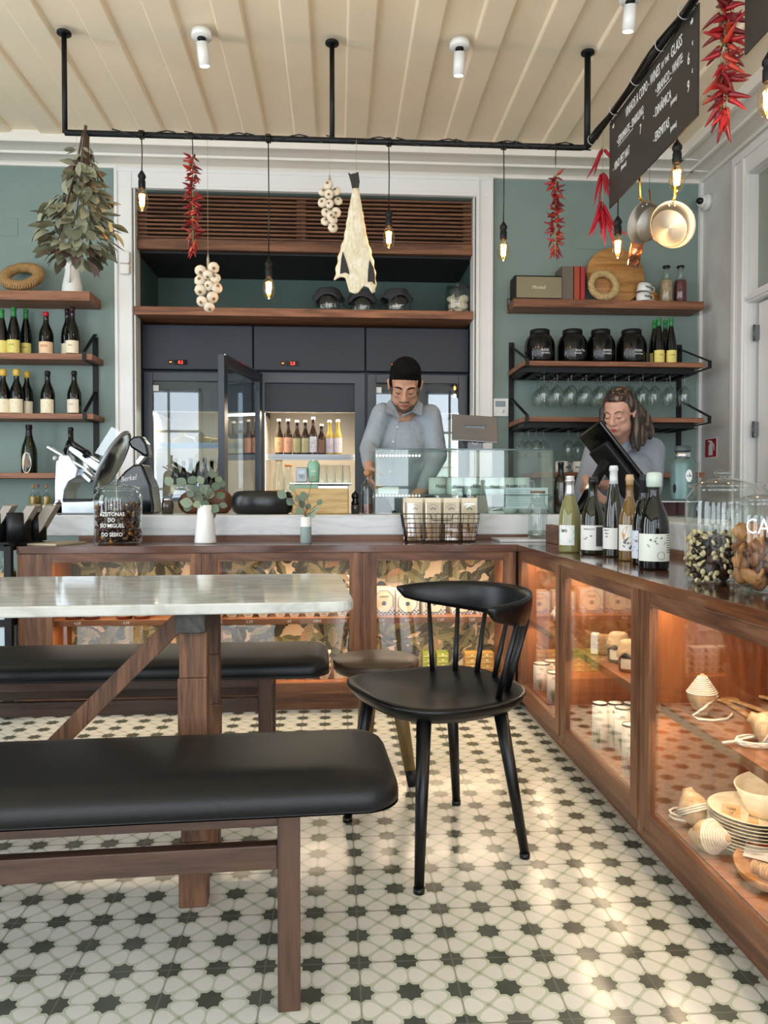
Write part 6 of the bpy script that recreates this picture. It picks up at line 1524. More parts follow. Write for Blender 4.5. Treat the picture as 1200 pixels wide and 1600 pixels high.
for i, px in enumerate((275, 287, 298, 309, 320, 331, 343)):
    Y = 5.58 + .05 * (i % 2); p = at(px, 745, Y=Y); p.z = 1.0005; h = at(px, 716 + (4 if i % 2 else 0), Y=Y).z - p.z
    bottle('wine bottle behind the glass of the left fridge, %s from the left' % ORD[i], p, h, .037, 'burg', mat('orange_wine', '#a86c2c', .08, trans=.2) if i == 6 else DARKGL, None, .8, (.05, .3, 75, WL, '', None, .01), group='wine bottles in the left fridge')
for i, (px, w_) in enumerate(((292, .10), (318, .12), (345, .09))):
    p = at(px, 700, Y=5.6); p.z = 1.381; g = thing('paper_parcel', 'folded kraft paper parcel on the upper shelf of the left fridge, %s from the left' % ORD[i], 'parcel', p, .2 * i - .2, 'paper parcels in the left fridge')
    m = MB(); m.prism([(-w_, 0), (w_, 0), (w_ * .8, .035), (w_ * .1, .055 - .01 * i), (-w_ * .7, .03)], -.08, .08, 'y'); m.build('wrapping', mat('kraft_yellow', '#b89a62', .8, bump=.4), g, bevel=.004)
    m = MB(); m.prism([(-w_ * .4, .035), (w_ * .3, .045), (0, .085)], -.083, -.079, 'y'); m.build('folded_flap', mat('kraft_yellow', '#b89a62', .8), g)
# ================================================================ goods in the wallpapered cabinets
SZ, BZ = .4265, .1265
def yc(d): return LY + d
def spot(px, d, z): p = at(px, 900, Y=yc(d)); p.z = z; return p
JL = mat('kraft_label', '#c9ad84', .7)
for i, (px, lq) in enumerate(((115, '#5a2c20'), (143, '#5a2c20'), (156, '#5a2c20'), (194, '#7a2a1c'), (222, '#7a2a1c'), (236, '#7a2a1c'))):
    d = .10 if i not in (2, 5) else .20; p = spot(px, d, SZ); g = thing('jam_jar', 'jar of dark preserve with kraft label on the left cabinet shelf, %s from the left' % ORD[i], 'jar', p, 0, 'preserve jars in the left cabinet'); r = .038
    MB().lathe([(r * .9, 0), (r, .006), (r, .07), (r * .85, .082), (r * .85, .09)], 24).build('glass', mat('preserve' + lq, lq, .08, coat=.5), g)
    MB().lathe([(r * .9, .088), (r * .9, .102), (.001, .102)], 24).build('lid', BLK, g)
    m = MB(); n = 12; vs = []
    for k in range(n + 1):
        a = -pi / 2 + 1.2 * (-1 + 2 * k / n)
        for z in (.014, .062): vs.append(((r + .0006) * cos(a), (r + .0006) * sin(a), z))
    m.add(vs, [(2 * k, 2 * k + 2, 2 * k + 3, 2 * k + 1) for k in range(n)], True); lo = m.build('paper_label', JL, g)
    lettering('compota', .011, INK, lo, Matrix.Translation((0, -r - .0012, .042)) @ Matrix.Rotation(pi / 2, 4, 'X'), .8, wrap=r + .001)
TUBF = [mat('fruit_purple', '#3a1a26', .5), mat('fruit_wine', '#5c1f2a', .5), mat('fruit_dark', '#2a211d', .5)]
tubs = {}
def tub(label, loc, kind, group):
    if kind in tubs: return dup(tubs[kind], loc, label, group=group)
    g = thing('tapered_tub', label, 'tub', loc, 0, group); h, wt, wb_, dt = .031, .032, .017, .055
    m = MB(); m.add([(-wb_, 0, 0), (wb_, 0, 0), (wb_, dt, 0), (-wb_, dt, 0), (-wt, -.006, h), (wt, -.006, h), (wt, dt + .006, h), (-wt, dt + .006, h)], [(3, 2, 1, 0), (0, 1, 5, 4), (1, 2, 6, 5), (2, 3, 7, 6), (3, 0, 4, 7), (4, 5, 6, 7)]); m.build('carton', mat('tub_carton', '#eadcc4', .6), g)
    m = MB()
    for sx in (-1, 1): m.add([(sx * wb_, .003, .001), (sx * (wt + .0006), -.003, h - .004), (sx * (wt + .0006), dt + .003, h - .004), (sx * wb_, dt - .003, .001)], [(0, 1, 2, 3) if sx < 0 else (3, 2, 1, 0)])
    m.v = [(x * 1.02, y, z) for x, y, z in m.v]; m.build('side_print', TUBF[kind], g)
    m = MB(); m.ell((0, -.0045, h * .66), (.004, .0012, .005), 8, 6); m.box(-.012, .012, -.004, -.0025, h * .28, h * .34); m.build('emblem', mat('emblem_brown', '#6e5138', .7), g); tubs[kind] = g; return g
n = 0
for i, px in enumerate((341, 362, 388, 411, 438, 460, 484, 506, 535, 553)):
    for lv in range(6 if i == 9 else 2):
        p = spot(px, .10, SZ + lv * .032)
        tub('cream tub on the middle cabinet shelf, %s column from left, %s from bottom' % (ORD[i], ORD[lv]), p, (0, 0, 2, 0, 1, 1, 2, 0, 2, 0)[i], 'tapered tubs on the cabinet shelf')
for i, px in enumerate((441, 457, 483, 506)):
    for lv in range(4):
        p = spot(px, .10, BZ + lv * .032); tub('cream tub on the middle cabinet floor, %s stack from left, %s from bottom' % (ORD[i], ORD[lv]), p, (1, 0, 2, 0)[i], 'tapered tubs on the cabinet floor')
p = spot(533, .10, BZ); g = thing('cream_carton', 'cream carton with arched print behind the round stool', 'box', p)
MB().box(-.033, .033, 0, .06, 0, .075).build('carton', mat('cream_carton', '#e8d3a0', .6), g, bevel=.002); m = MB(); m.tube([(-.026, -.001, .01), (-.026, -.001, .05), (-.015, -.001, .066), (.015, -.001, .066), (.026, -.001, .05), (.026, -.001, .01)], .001, 4); m.build('printed_arch', mat('gold_print', '#b58f46', .6), g)
for i, (px, w_, h_, nm) in enumerate(((600, .055, .128, 'CORVINES'), (637, .057, .120, 'AVEIRO'), (679, .056, .118, 'PINHÕES'), (724, .052, .105, 'CARACÓIS'), (762, .050, .105, 'DOURO'))):
    p = spot(px, .12, SZ); g = thing('ornate_cookie_box', 'white printed cookie box on the right cabinet shelf, %s from the left' % ORD[i], 'box', p, .12, 'printed cookie boxes in the right cabinet'); cc = ['#6b7fa3', '#5b6f80', '#7a8ea0', '#6b6f8a', '#6b7fa3'][i]
    MB().box(-w_, w_, 0, .12, 0, h_).build('carton', mat('cookie_box_white', '#e9e3d8', .6), g, bevel=.001); m = MB()
    for k in range(12):
        for l in range(3):
            if (k + l) % 2: m.box(-w_ + k * w_ / 6, -w_ + (k + 1) * w_ / 6, -.0008, 0, .0 + l * .008, .008 + l * .008)
    m.cur = 1; c8 = [(w_ * .85 * cos(pi / 8 + pi / 4 * q_) * 1.02, h_ * .52 + h_ * .44 * sin(pi / 8 + pi / 4 * q_)) for q_ in range(8)]; m.prism(c8, -.0018, -.0008, 'y'); m.cur = 0
    m.tube([(x, -.002, z) for x, z in c8], .0014, 4, closed=True); m.build('printed_panel', [mat('tile_blue' + cc, cc, .6), CREAM], g)
    lettering(nm, .012, INK, g, front(0, -.0022, h_ * .70), .8); m = MB(); m.ell((0, -.002, h_ * .45), (.011, .001, .011), 10, 6); m.build('printed_motif', mat('tile_blue' + cc, cc, .6), g)
def box_stack(px, d, rows, w_, h_, c, lb, grp):
    for r_ in range(rows):
        p = spot(px, d, BZ + r_ * (h_ + .0008)); g = thing('sardine_box', lb + ', %s from the bottom' % ORD[r_], 'box', p, 0, grp)
        MB().box(-w_, w_, 0, .07, 0, h_).build('carton', mat('sardine' + c, c, .5, noise=.25, nscale=60), g, bevel=.001); m = MB(); m.box(-w_ * .8, w_ * .8, -.0008, 0, h_ * .3, h_ * .42); m.ell((0, -.0008, h_ * .65), (w_ * .25, .0008, h_ * .16), 8, 6); m.build('print', mat('pale_gold_print', '#d9cf9a', .5), g)
for i, px in enumerate((670, 692)): box_stack(px, .16, 4 if i == 0 else 4, .029, .026, '#8a9a3c', 'green tinned-fish box, %s column, behind the chair legs' % ('left', 'right')[i], 'green tinned-fish boxes')
for i, px in enumerate((738, 762)): box_stack(px, .12, 4, .032, .027, '#b8914a', 'gold tinned-fish box, %s column, behind the chair spindles' % ('left', 'right')[i], 'gold tinned-fish boxes')
# ================================================================ goods in the right-hand cabinets
TIN = mat('white_tin_paper', '#e6e2dc', .5, noise=.06, nscale=8)
def tall_tin(px, py, wpx, top, label, col_='#5c6b4a', Z=BZ, grp='tall white tins'):
    p = at(px, py, Z=Z); r = wpx / 2 * mpp(p); p = p + V((p.x, p.y, 0)).normalized() * r; p = p * max(1, (RXF + .032 + r) / p.x); h = min(.24, at(px, top, Y=p.y).z - Z); az = -atan2(p.x, p.y)
    g = thing('tall_tin', label, 'tin', (p.x, p.y, Z), az, grp); MB().lathe([(r, 0), (r, h)], 28).build('tin_body', TIN, g); g2 = MB(); g2.lathe([(r * 1.02, h - .004), (r * 1.02, h + .002), (r * .93, h + .002), (r * .92, h - .004), (.001, h - .004)], 28); g2.build('rim_lid', mat('dark_lid', '#3a3733', .3, .6), g)
    m = MB(); rr = random.Random(int(px)); q0 = (r + .001)
    for k in range(7):
        a = -.5 + k * .12; m.tube([(q0 * sin(-.1 + a * t * .9), -q0 * cos(-.1 + a * t * .9), h * (.06 + t * (.30 + .06 * (k % 3)))) for t in (0, .3, .6, 1)], .0010, 4)
    m.build('printed_sprig', mat('sprig' + col_, col_, .7), g); lettering('SAL', .014, INK, g, Matrix.Translation((0, -r - .0009, h * .84)) @ Matrix.Rotation(pi / 2, 4, 'X'), .8, wrap=r + .0009)
tall_tin(846, 1097, 27, 1036, 'white tin in the corner cabinet, leftmost of the front pair'); tall_tin(866, 1115, 24, 1050, 'white tin in the corner cabinet, nearest to the door frame')
tall_tin(862, 1078, 26, 1032, 'white tin in the corner cabinet, standing farthest back'); tall_tin(876, 1092, 22, 1038, 'white tin in the corner cabinet, half behind the door post')
tall_tin(937, 1172, 24, 1098, 'tall white tin in the second cabinet, leftmost'); tall_tin(961, 1171, 23, 1098, 'tall white tin in the second cabinet, second from the left and partly hidden'); tall_tin(973, 1181, 25, 1105, 'tall white tin in the second cabinet, with large green sprig')
tall_tin(985, 1160, 24, 1098, 'tall white tin in the second cabinet, at the back behind the others'); tall_tin(985, 1215, 27, 1132, 'tall white tin in the second cabinet with a red swirl, nearest the viewer', '#a8313a')
SZR = .4265
# corner cabinet shelf: cloth bag, and an added box in place of a reflected one
p = at(846, 960, Z=SZR); g = thing('ornate_cookie_box', 'added cookie box in the corner cabinet, standing for a reflection in its glass', 'box', (1.04, 3.33, SZR), -.5); MB().box(-.05, .05, 0, .1, 0, .11).build('carton', mat('cookie_box_white', '#e9e3d8', .6), g)
m = MB(); m.tube([(.04 * cos(pi / 4 * i + .39), -.001, .055 + .045 * sin(pi / 4 * i + .39)) for i in range(8)], .0014, 4, closed=True); m.build('printed_panel', mat('tile_blue#6b7fa3', '#6b7fa3', .6), g)
p = at(868, 975, Z=SZR); g = thing('cloth_topped_jar', 'jar with patterned cloth cap in the corner cabinet', 'jar', (p.x + .0, p.y - .12, SZR))
MB().lathe([(.038, 0), (.04, .01), (.04, .075), (.034, .085)], 24).build('glass', mat('dark_preserve', '#2c1e22', .1, coat=.5), g)
def frill(parent, r, h, mt, name='cloth_cap', ln=.035):
    m = MB(); vs = []; n = 36
    for i in range(n):
        a = 2 * pi * i / n; q_ = 1 + .10 * cos(5 * a)
        for rr_, z in ((.001, h), (r * .7, h + .001), (r * .95, h - .004), (r * 1.0, h - .014), (r * 1.25 * q_, h - .014 - ln * .6), (r * 1.35 * q_, h - .014 - ln * (1 + .3 * cos(5 * a)))): vs.append((rr_ * cos(a), rr_ * sin(a), z))
    m.add(vs, [(i * 6 + k, i * 6 + k + 1, ((i + 1) % n) * 6 + k + 1, ((i + 1) % n) * 6 + k) for i in range(n) for k in range(5)], True); return m.build(name, mt, parent, solid=.0012)
frill(g, .040, .10, mat('dotted_cloth', '#c9c2c2', .8, noise=.5, nscale=90)); MB().tube([(.039 * cos(i * .5), .039 * sin(i * .5), .082) for i in range(13)], .0014, 4).build('string', mat('twine', '#a8957a', .8), g)
KR = mat('kraft_cloth', '#c6a883', .8, bump=.2)
p = at(934, 1026, Z=SZR); g = thing('granola_pack', 'pack of granola with white label on the second cabinet shelf', 'packet', (p.x + .02, p.y + .02, SZR), -.45)
MB().box(-.035, .045, 0, .05, 0, .072).build('bag', mat('granola', '#b98d5d', .6, noise=.5, nscale=70), g, bevel=.012); m = MB(); m.box(-.038, -.012, -.0015, .051, .004, .0735); m.build('paper_label', WL, g, bevel=.002)
for i, (px, py, wp, lb) in enumerate(((966, 1037, 34, 'cloth-capped jar of dark honey, farther of the pair on the second cabinet shelf'), (984, 1052, 36, 'cloth-capped jar of dark honey, nearer of the pair on the second cabinet shelf'))):
    p = at(px, py, Z=SZR); r = wp / 2 * mpp(p); p += V((p.x, p.y, 0)).normalized() * r; g = thing('cloth_topped_jar', lb, 'jar', (p.x, p.y, SZR), -.4, 'cloth-capped honey jars'); h = .10
    MB().lathe([(r * .92, 0), (r, .008), (r, .06), (r * .9, .075), (r * .8, .085)], 28).build('glass', mat('dark_honey', '#3b2a2e', .08, coat=.6), g); frill(g, r * .85, h, KR, ln=.030)
    m = MB(); n = 10; vs = []
    for k in range(n + 1):
        a = -pi / 2 + .8 * (-1 + 2 * k / n)
        for z in (.012, .045): vs.append(((r + .001) * cos(a), (r + .001) * sin(a), z))
    m.add(vs, [(2 * k, 2 * k + 2, 2 * k + 3, 2 * k + 1) for k in range(n)], True); m.build('paper_label', CREAM, g)
    MB().tube([(r * .87 * cos(i * .5), r * .87 * sin(i * .5), h - .016) for i in range(13)], .0014, 4).build('string', mat('twine', '#a8957a', .8), g)
p = at(989, 1012, Z=SZR); g = thing('paper_topped_bottle', 'tall jar with kraft paper over its lid, at the right of the second cabinet', 'jar', (p.x + .02, p.y - .035, SZR), -.5)
MB().lathe([(.028, 0), (.03, .01), (.03, .12), (.024, .135), (.022, .16)], 24).build('glass', mat('dark_honey', '#3b2a2e', .08, coat=.6), g); frill(g, .026, .18, KR, 'paper_cap', .02)
m = MB(); m.lathe([(.031, .06), (.031, .13)], 24); m.build('paper_label', CREAM, g)
# nearest cabinet, shelf: tops and spoons
CORD = mat('white_cord', '#e9e2d6', .8)
def spin_top(label, px, py, Z, s_, rot, coil, grp='wooden spinning tops', tail=None):
    p = at(px, py, Z=Z); g = thing('spinning_top', label, 'spinning top', (p.x, p.y, Z), 0, grp); Xm = rot
    m = MB(); m.X = Xm; m.lathe([(.001, 0), (.013, .0), (.014, .006), (.016, .012), (.026, .022), (.037, .040), (.040, .055), (.037, .068), (.024, .085), (.012, .10), (.006, .112), (.001, .114)], 32)
    zm = min(v[2] for v in m.v); m.v = [(x * s_, y * s_, (z - zm) * s_ + .0005) for x, y, z in m.v]; m.build('wooden_body', BLOND, g)
    m = MB(); m.X = Xm; pts = []
    for i in range(150 if coil else 50):
        t = i / (150 if coil else 50); a = i * .42; z = .060 + .048 * t if coil else .045 + .02 * t; rr_ = (.0415 - .032 * max(0, t)) if coil else .043; pts.append((rr_ * cos(a), rr_ * sin(a), z))
    m.tube(pts, .0025, 6); m.v = [(x * s_, y * s_, (z - zm) * s_) for x, y, z in m.v]
    m.X = None; m.tube([V(q_) * s_ for q_ in tail], .0032 * s_, 8); m.build('cotton_cord', CORD, g); return g
I4 = Matrix()
spin_top('upright spinning top neatly wound with cord, on the upper shelf', 1097, 1117, SZR, .95, I4, True, tail=[(.03, -.028, .06), (-.02, -.045, .03), (-.045, -.035, .010), (-.035, -.05, .004), (0, -.065, .004), (.04, -.055, .004), (.065, -.03, .004), (.075, -.02, .008)])
tl = [(.05 * cos(i * .6) + .01, .035 * sin(i * .6) - .02, .006 + .0035 * (i // 10)) for i in range(34)] + [(-.05, -.02, .01), (-.075, -.015, .006)]
spin_top('tipped spinning top with tangled cord, on the upper shelf near the spoons', 1170, 1160, SZR, .95, Matrix.Rotation(radians(118), 4, (.5, 1, 0)), False, tail=tl)
spin_top('spinning top lying with its head up, at the left of the plates', 1073, 1290, BZ, 1.0, Matrix.Rotation(radians(150), 4, (1, .3, 0)), False, tail=[(.045 * cos(i * .6), .035 * sin(i * .6), .02 + .001 * i) for i in range(22)])
spin_top('cord-wound spinning top lying on its side in front of the plates', 1081, 1318, BZ, 1.0, Matrix.Rotation(radians(75), 4, (1, .45, 0)), True, tail=[(.0, -.02, .03), (.03, -.05, .015), (.035, -.065, .004)])
for i, (a_, b_) in enumerate((((1118, 1090), (1215, 1150)), ((1128, 1093), (1225, 1128)), ((1140, 1082), (1235, 1108)))):
    pa = at(*a_, Z=SZR); pb = at(*b_, Z=SZR); g = thing('wooden_spoon', 'flat wooden spoon on the upper shelf of the nearest cabinet, %s' % ['front', 'middle', 'rearmost'][i], 'spoon', pa, 0, 'wooden spoons'); d = (pb - pa); Ls = .20; d.normalize(); sd = V((-d.y, d.x, 0)); zz = .002 + .004 * i
    m = MB(); out = []
    for t in [k / 24 for k in range(25)]:
        wv = .021 * sqrt(max(0, 1 - ((t - .14) / .16) ** 2)) if t < .26 else 0; wv = max(wv, .0075 if t > .2 else 0, .001); out.append((t * Ls, wv))
    poly = [V((0, 0, 0)) + d * a - sd * b for a, b in out] + [V((0, 0, 0)) + d * a + sd * b for a, b in reversed(out)]
    m.prism([(q_.x, q_.y) for q_ in poly], zz, zz + .007); m.build('spoon_body', wood('spoon_wood', '#b5854f', '#dbb27c', 'x', .5), g, bevel=.002)
# plates
CRP = mat('cream_stoneware', '#ddd2bb', .3)
pc = at(1178, 1308, Z=BZ); pc = V((1.036, 1.802, BZ)); R0 = .108
for i in range(10):
    g = thing('stoneware_plate', 'cream stoneware plate, %s from the bottom of the stack' % ORD[i], 'plate', (pc.x, pc.y, BZ + i * .0085), 0, 'stacked cream plates')
    MB().lathe([(.001, .001), (R0 * .55, .001), (R0 * .62, .003), (R0 * .95, .014 + .004), (R0, .0205), (R0 * .97, .0215), (R0 * .62, .0075), (R0 * .5, .006), (.001, .006)], 48).build('plate_body', CRP, g)
zt_ = BZ + 9 * .0085 + .0065
g = thing('stoneware_bowl', 'tall cream stoneware planter bowl standing on the plate stack', 'bowl', (pc.x + .035, pc.y - .0, zt_))
m = MB(); m.open_lathe([(.001, 0), (.045, 0), (.048, .003), (.078, .078), (.074, .078), (.044, .006), (.001, .006)], 40); m.v = [(x, y, z + (.012 * x / .07 * (z > .05))) for x, y, z in m.v]; m.build('bowl_body', CRP, g)
for i, (px, py, tx, lb) in enumerate(((1142, 1277, 'TIGELA 12€', 'larger kraft price card on the plate stack'), (1176, 1290, 'PRATO', 'smaller kraft price card on the plate stack'))):
    p = at(px, py, Z=zt_); g = thing('price_card', lb, 'card', (p.x, p.y, zt_ + .0005), -.55 - .4 * i, 'kraft price cards'); w_ = .021 if i == 0 else .012
    m = MB(); m.X = Matrix.Rotation(-.2, 4, 'X'); m.box(-w_, w_, -.0006, .0006, .0003, .030); m.build('card', mat('kraft_card', '#c99d68', .7), g)
    lettering(tx.split()[0], .0085, INK, g, Matrix.Rotation(-.2, 4, 'X') @ front(0, -.0012, .02), .8); 
    if i == 0: lettering('12€', .009, INK, g, Matrix.Rotation(-.2, 4, 'X') @ front(0, -.0012, .009), .8)
# oval dish with honey dippers
p = at(1190, 1372, Z=BZ); dish = thing('oval_wooden_dish', 'oval olive-wood dish with honey dippers in the nearest cabinet', 'dish', (p.x + .01, p.y + .0, BZ), 1.15)
OLW = wood('olive_wood', '#9c6436', '#c99055', 'x', .4)
MB().open_lathe([(.001, 0), (.055, 0), (.075, .012), (.085, .032), (.080, .033), (.068, .014), (.05, .007), (.001, .006)], 48, sx=1.25, sy=.8).build('dish_body', OLW, dish)
for i, (dx, dy) in enumerate(((-.025, .02), (-.02, -.008))):
    g = thing('honey_dipper', 'turned wooden honey dipper in the oval dish, %s of the two' % ['left', 'right'][i], 'honey dipper', (dish.location.x + dx, dish.location.y + dy, BZ + .022), -.9, 'honey dippers'); m = MB(); m.X = Matrix.Rotation(pi / 2, 4, 'Y')
    pr_ = [(.001, 0), (.008, .002)]
    for k in range(6): pr_ += [(.014, .006 + k * .006), (.014, .0085 + k * .006), (.009, .009 + k * .006), (.009, .0115 + k * .006)]
    pr_ += [(.012, .046), (.008, .06), (.005, .07), (.005, .13), (.001, .131)]; m.lathe(pr_, 20); m.build('dipper_body', BLOND, g)
g = thing('folded_card', 'white and red printed tag behind the honey dippers', 'card', (dish.location.x + .01, dish.location.y + .045, BZ + .02), -.7)
m = MB(); m.X = Matrix.Rotation(-.9, 4, 'X'); m.box(-.035, .035, 0, .0015, 0, .045); m.build('card', WL, g); m = MB(); m.X = Matrix.Rotation(-.9, 4, 'X'); m.box(-.03, .03, -.0012, 0, .032, .042); m.build('red_print', RINK, g)
# ================================================================ people
SKINM = mat('skin_man', '#b98a70', .55, sss=.08); SKINF = mat('skin_woman', '#c79883', .5, sss=.08)
SH = mat('chambray_shirt', '#98a1aa', .9, noise=.08, nscale=160, bump=.9, bscale=9, bd=.03, spec=.2)
SHF = mat('chambray_shirt_light', '#98a0ae', .9, noise=.08, nscale=160, bump=.9, bscale=9, bd=.03, spec=.2)
TRO = mat('dark_trousers', '#22252b', .8); SHOE = mat('black_shoe', '#141414', .5)
HAIRM = mat('black_hair', '#0d0a09', .9, spec=.15, noise=.5, nscale=60, nsc=(3, 3, .6), bump=.8, bscale=90)
LIP = mat('lips', '#9c5550', .5)
def frame(f, u):
    f = V(f).normalized(); u = V(u); u = (u - f * u.dot(f)).normalized(); r = f.cross(u)
    return f, u, r
def head(m, c, f, u, S=1.0, fem=False):
    """skull, jaw and features added to the body surface; c is the middle of the head"""
    f, u, r = frame(f, u); c = V(c)
    M3 = Matrix((r, f, u)).transposed()
    P = lambda x, y, z: c + (r * x + f * y + u * z) * S
    E = lambda x, y, z, a, b, d: m.ell(P(x, y, z), (a * S, b * S, d * S), 22, 14, M3)
    E(0, -.012, .035, .074, .092, .082); E(0, .022, -.03, .060, .066, .080); E(0, .048, -.090, .030, .030, .024)
    E(-.030, .030, -.060, .034, .045, .04); E(.030, .030, -.060, .034, .045, .04)
    for s in (-1, 1):
        E(s * .036, .060, -.018, .022, .024, .020); E(s * .031, .072, .004, .016, .014, .010)
        E(s * .077, -.008, -.012, .009, .019, .031); E(s * .080, -.012, .006, .011, .014, .014)
        m.cap(P(s * .014, .080, .024), P(s * .048, .070, .026), .009 * S, .007 * S)
        E(s * .012, .099, -.034, .010, .012, .009)
    m.cap(P(0, .084, .016), P(0, .108, -.028), .0085 * S, .0125 * S); E(0, .106, -.032, .0125, .012, .010)
    m.cap(P(-.017, .084, -.060), P(.017, .084, -.060), .0075 * S, .0075 * S); m.cap(P(-.014, .082, -.071), P(.014, .082, -.071), .008 * S, .008 * S)
    return P, M3
def hand(m, w, d, n_, side, curl=.6, S=1.0):
    """palm and five fingers: w wrist, d pointing direction, n_ palm normal (fingers curl towards it)"""
    d = V(d).normalized(); n_ = V(n_); n_ = (n_ - d * n_.dot(d)).normalized(); t = d.cross(n_) * side; w = V(w)
    M3 = Matrix((t, d, n_)).transposed()
    m.ell(w + d * .048 * S, (.040 * S, .052 * S, .016 * S), 16, 10, M3); m.cap(w - d * .02, w + d * .03, .026 * S, .028 * S)
    for k, (off, L) in enumerate(((-.030, .062), (-.010, .072), (.011, .070), (.030, .056))):
        p = w + d * (.086 + (.006 if 0 < k < 3 else 0)) * S + t * off * S; a = 0; rr_ = .0092 * S
        for j, fr in enumerate((.45, .31, .24)):
            a += curl * (1.0, 1.1, .8)[j]; q_ = p + (d * cos(a) + n_ * sin(a)) * (L * fr * 1.25 * S); m.cap(p, q_, rr_, rr_ * .92, 8); p = q_; rr_ *= .92
    b0 = w + d * .02 * S - t * .034 * S; b1 = b0 + (d * .6 - t * .55 + n_ * .45).normalized() * .036 * S; b2 = b1 + (d * .55 + t * .15 + n_ * .8).normalized() * .030 * S; b3 = b2 + (d * .4 + t * .5 + n_ * .7).normalized() * .022 * S
    m.cap(b0, b1, .014 * S, .0115 * S, 8); m.cap(b1, b2, .011 * S, .0098 * S, 8); m.cap(b2, b3, .0098 * S, .0085 * S, 8)
# ---- the man
man = thing('person', 'man with short black hair in a light blue shirt, looking down behind the glass case', 'person', at(630, 800, Y=4.66).xy.to_3d())
L = man.location
Q = lambda px, py, Y: at(px, py, Y=Y) - L
hc = Q(633, 600, 4.30); f = V((-.10, -.80, -.62)); u = V((-.02, -.55, .80)); S = 1.17
shL, shR = Q(597, 647, 4.50), Q(672, 648, 4.50)
neck0 = Q(633, 650, 4.50); neck1 = hc + V((0, .05, -.09))
elL, wrL = Q(577, 700, 4.42), Q(577, 731, 4.18); elR, wrR = Q(684, 712, 4.46), Q(657, 768, 4.36)
pel = V((0, .02, .96)); chest = Q(633, 690, 4.54)
body = MB(); P, M3 = head(body, hc, f, u, S)
body.cap(neck0 + V((0, .02, -.03)), hc + (-f.normalized() * .02) * 1 - u.normalized() * .05, .062, .056)
body.cap(pel + V((0, 0, .05)), chest, .12, .105); body.cap(pel + V((-.08, 0, 0)), pel + V((.08, 0, 0)), .12)
for s, sh_, el_, wr_ in ((-1, shL, elL, wrL), (1, shR, elR, wrR)):
    body.cap(chest + V((0, 0, .06)), sh_, .07, .045); body.cap(sh_, el_, .045, .038); body.cap(el_, wr_, .040, .027)
    hip = pel + V((s * .10, 0, -.03)); kn = V((s * .12, -.02, .50)); an = V((s * .13, .02, .08))
    body.cap(hip, kn, .085, .055); body.cap(kn, an, .055, .036); body.cap(an + V((0, 0, -.03)), an + V((0, -.16, -.045)), .035, .03)
hand(body, wrL, V((.05, -.30, -.62)), V((.95, .1, .1)), -1, .55, 1.05)
hand(body, wrR, V((-.6, -.05, -.35)), V((-.3, .1, -.8)), 1, .5, 1.0)
# open neckline
body.cap(neck0 + V((-.004, -.045, -.01)), Q(625, 656, 4.44), .045, .018)
body.build('body', SKINM, man, remesh=.0065, smooth_it=3)
m = MB()
m.cap(pel + V((0, 0, .02)), chest + V((0, .0, -.05)), .158, .160); m.ell(chest + V((0, .01, .0)), (.195, .145, .19)); 
for s, sh_, el_, wr_ in ((-1, shL, elL, wrL), (1, shR, elR, wrR)):
    m.cap(chest + V((s * .03, .02, .11)), sh_ + V((0, 0, -.005)), .085, .066); m.cap(sh_, el_, .068, .058); m.cap(el_, el_.lerp(wr_, .78), .060, .043)
    m.cap(el_.lerp(wr_, .70), el_.lerp(wr_, .88), .044, .040)
m.cap(neck0 + V((-.10, .03, .0)), neck0 + V((.10, .03, .0)), .052, .052)
m.build('shirt', SH, man, remesh=.009, smooth_it=14)
m = MB()
cn = Q(626, 664, 4.38)
def flap(pts, th=.004):
    n_ = (pts[1] - pts[0]).cross(pts[2] - pts[0]).normalized() * th; k = len(pts)
    m.add([p - n_ for p in pts] + [p + n_ for p in pts], [tuple(range(k)), tuple(range(2 * k - 1, k - 1, -1))] + [(i, (i + 1) % k, k + (i + 1) % k, k + i) for i in range(k)])
flap([Q(604, 630, 4.42), Q(613, 622, 4.43), Q(624, 653, 4.365), Q(604, 645, 4.37)])
flap([Q(625, 653, 4.362), Q(650, 624, 4.42), Q(661, 632, 4.41), Q(658, 650, 4.37), Q(645, 644, 4.36)])
m.build('collar', SH, man)
m = MB(); m.tube([Q(624, 654, 4.372), Q(619, 672, 4.366), Q(616, 700, 4.37), Q(612, 745, 4.40)], .0035, 6)
pk = m.build('button_placket', SH, man)
m = MB()
for px, py in ((621, 667), (614, 690), (612, 712), (609, 737)): m.ell(Q(px, py, 4.355), (.0055, .003, .0055), 10, 6)
m.build('buttons', WHITE, man)
m = MB()
for s in (-1, 1):
    hip = pel + V((s * .10, 0, -.02)); kn = V((s * .12, -.02, .50)); an = V((s * .13, .02, .10)); m.cap(hip, kn, .100, .072); m.cap(kn, an, .072, .055)
m.cap(pel + V((-.07, 0, .0)), pel + V((.07, 0, .0)), .135); m.build('trousers', TRO, man, remesh=.012, smooth_it=4)
m = MB()
for s in (-1, 1): m.cap(V((s * .13, .04, .042)), V((s * .135, -.15, .036)), .042, .036)
m.build('shoes', SHOE, man)
def hairm(parent, P, M3, m, name, mt): return m.build(name, mt, parent, remesh=.006, smooth_it=2)
m = MB()
E = lambda x, y, z, a, b, d: m.ell(P(x, y, z), (a * S, b * S, d * S), 22, 14, M3)
E(0, -.018, .050, .0775, .094, .076); E(0, -.050, .012, .077, .062, .070)
for s in (-1, 1): E(s * .068, .006, .020, .011, .030, .034)
E(0, .034, .090, .054, .044, .026)
m.build('hair', HAIRM, man, remesh=.006, smooth_it=3)
m = MB()
for s in (-1, 1):
    m.tube([P(s * .013, .0905, .022), P(s * .03, .088, .029), P(s * .05, .076, .024)], [.0035, .0048, .0022], 6)
m.build('eyebrows', HAIRM, man)
m = MB()
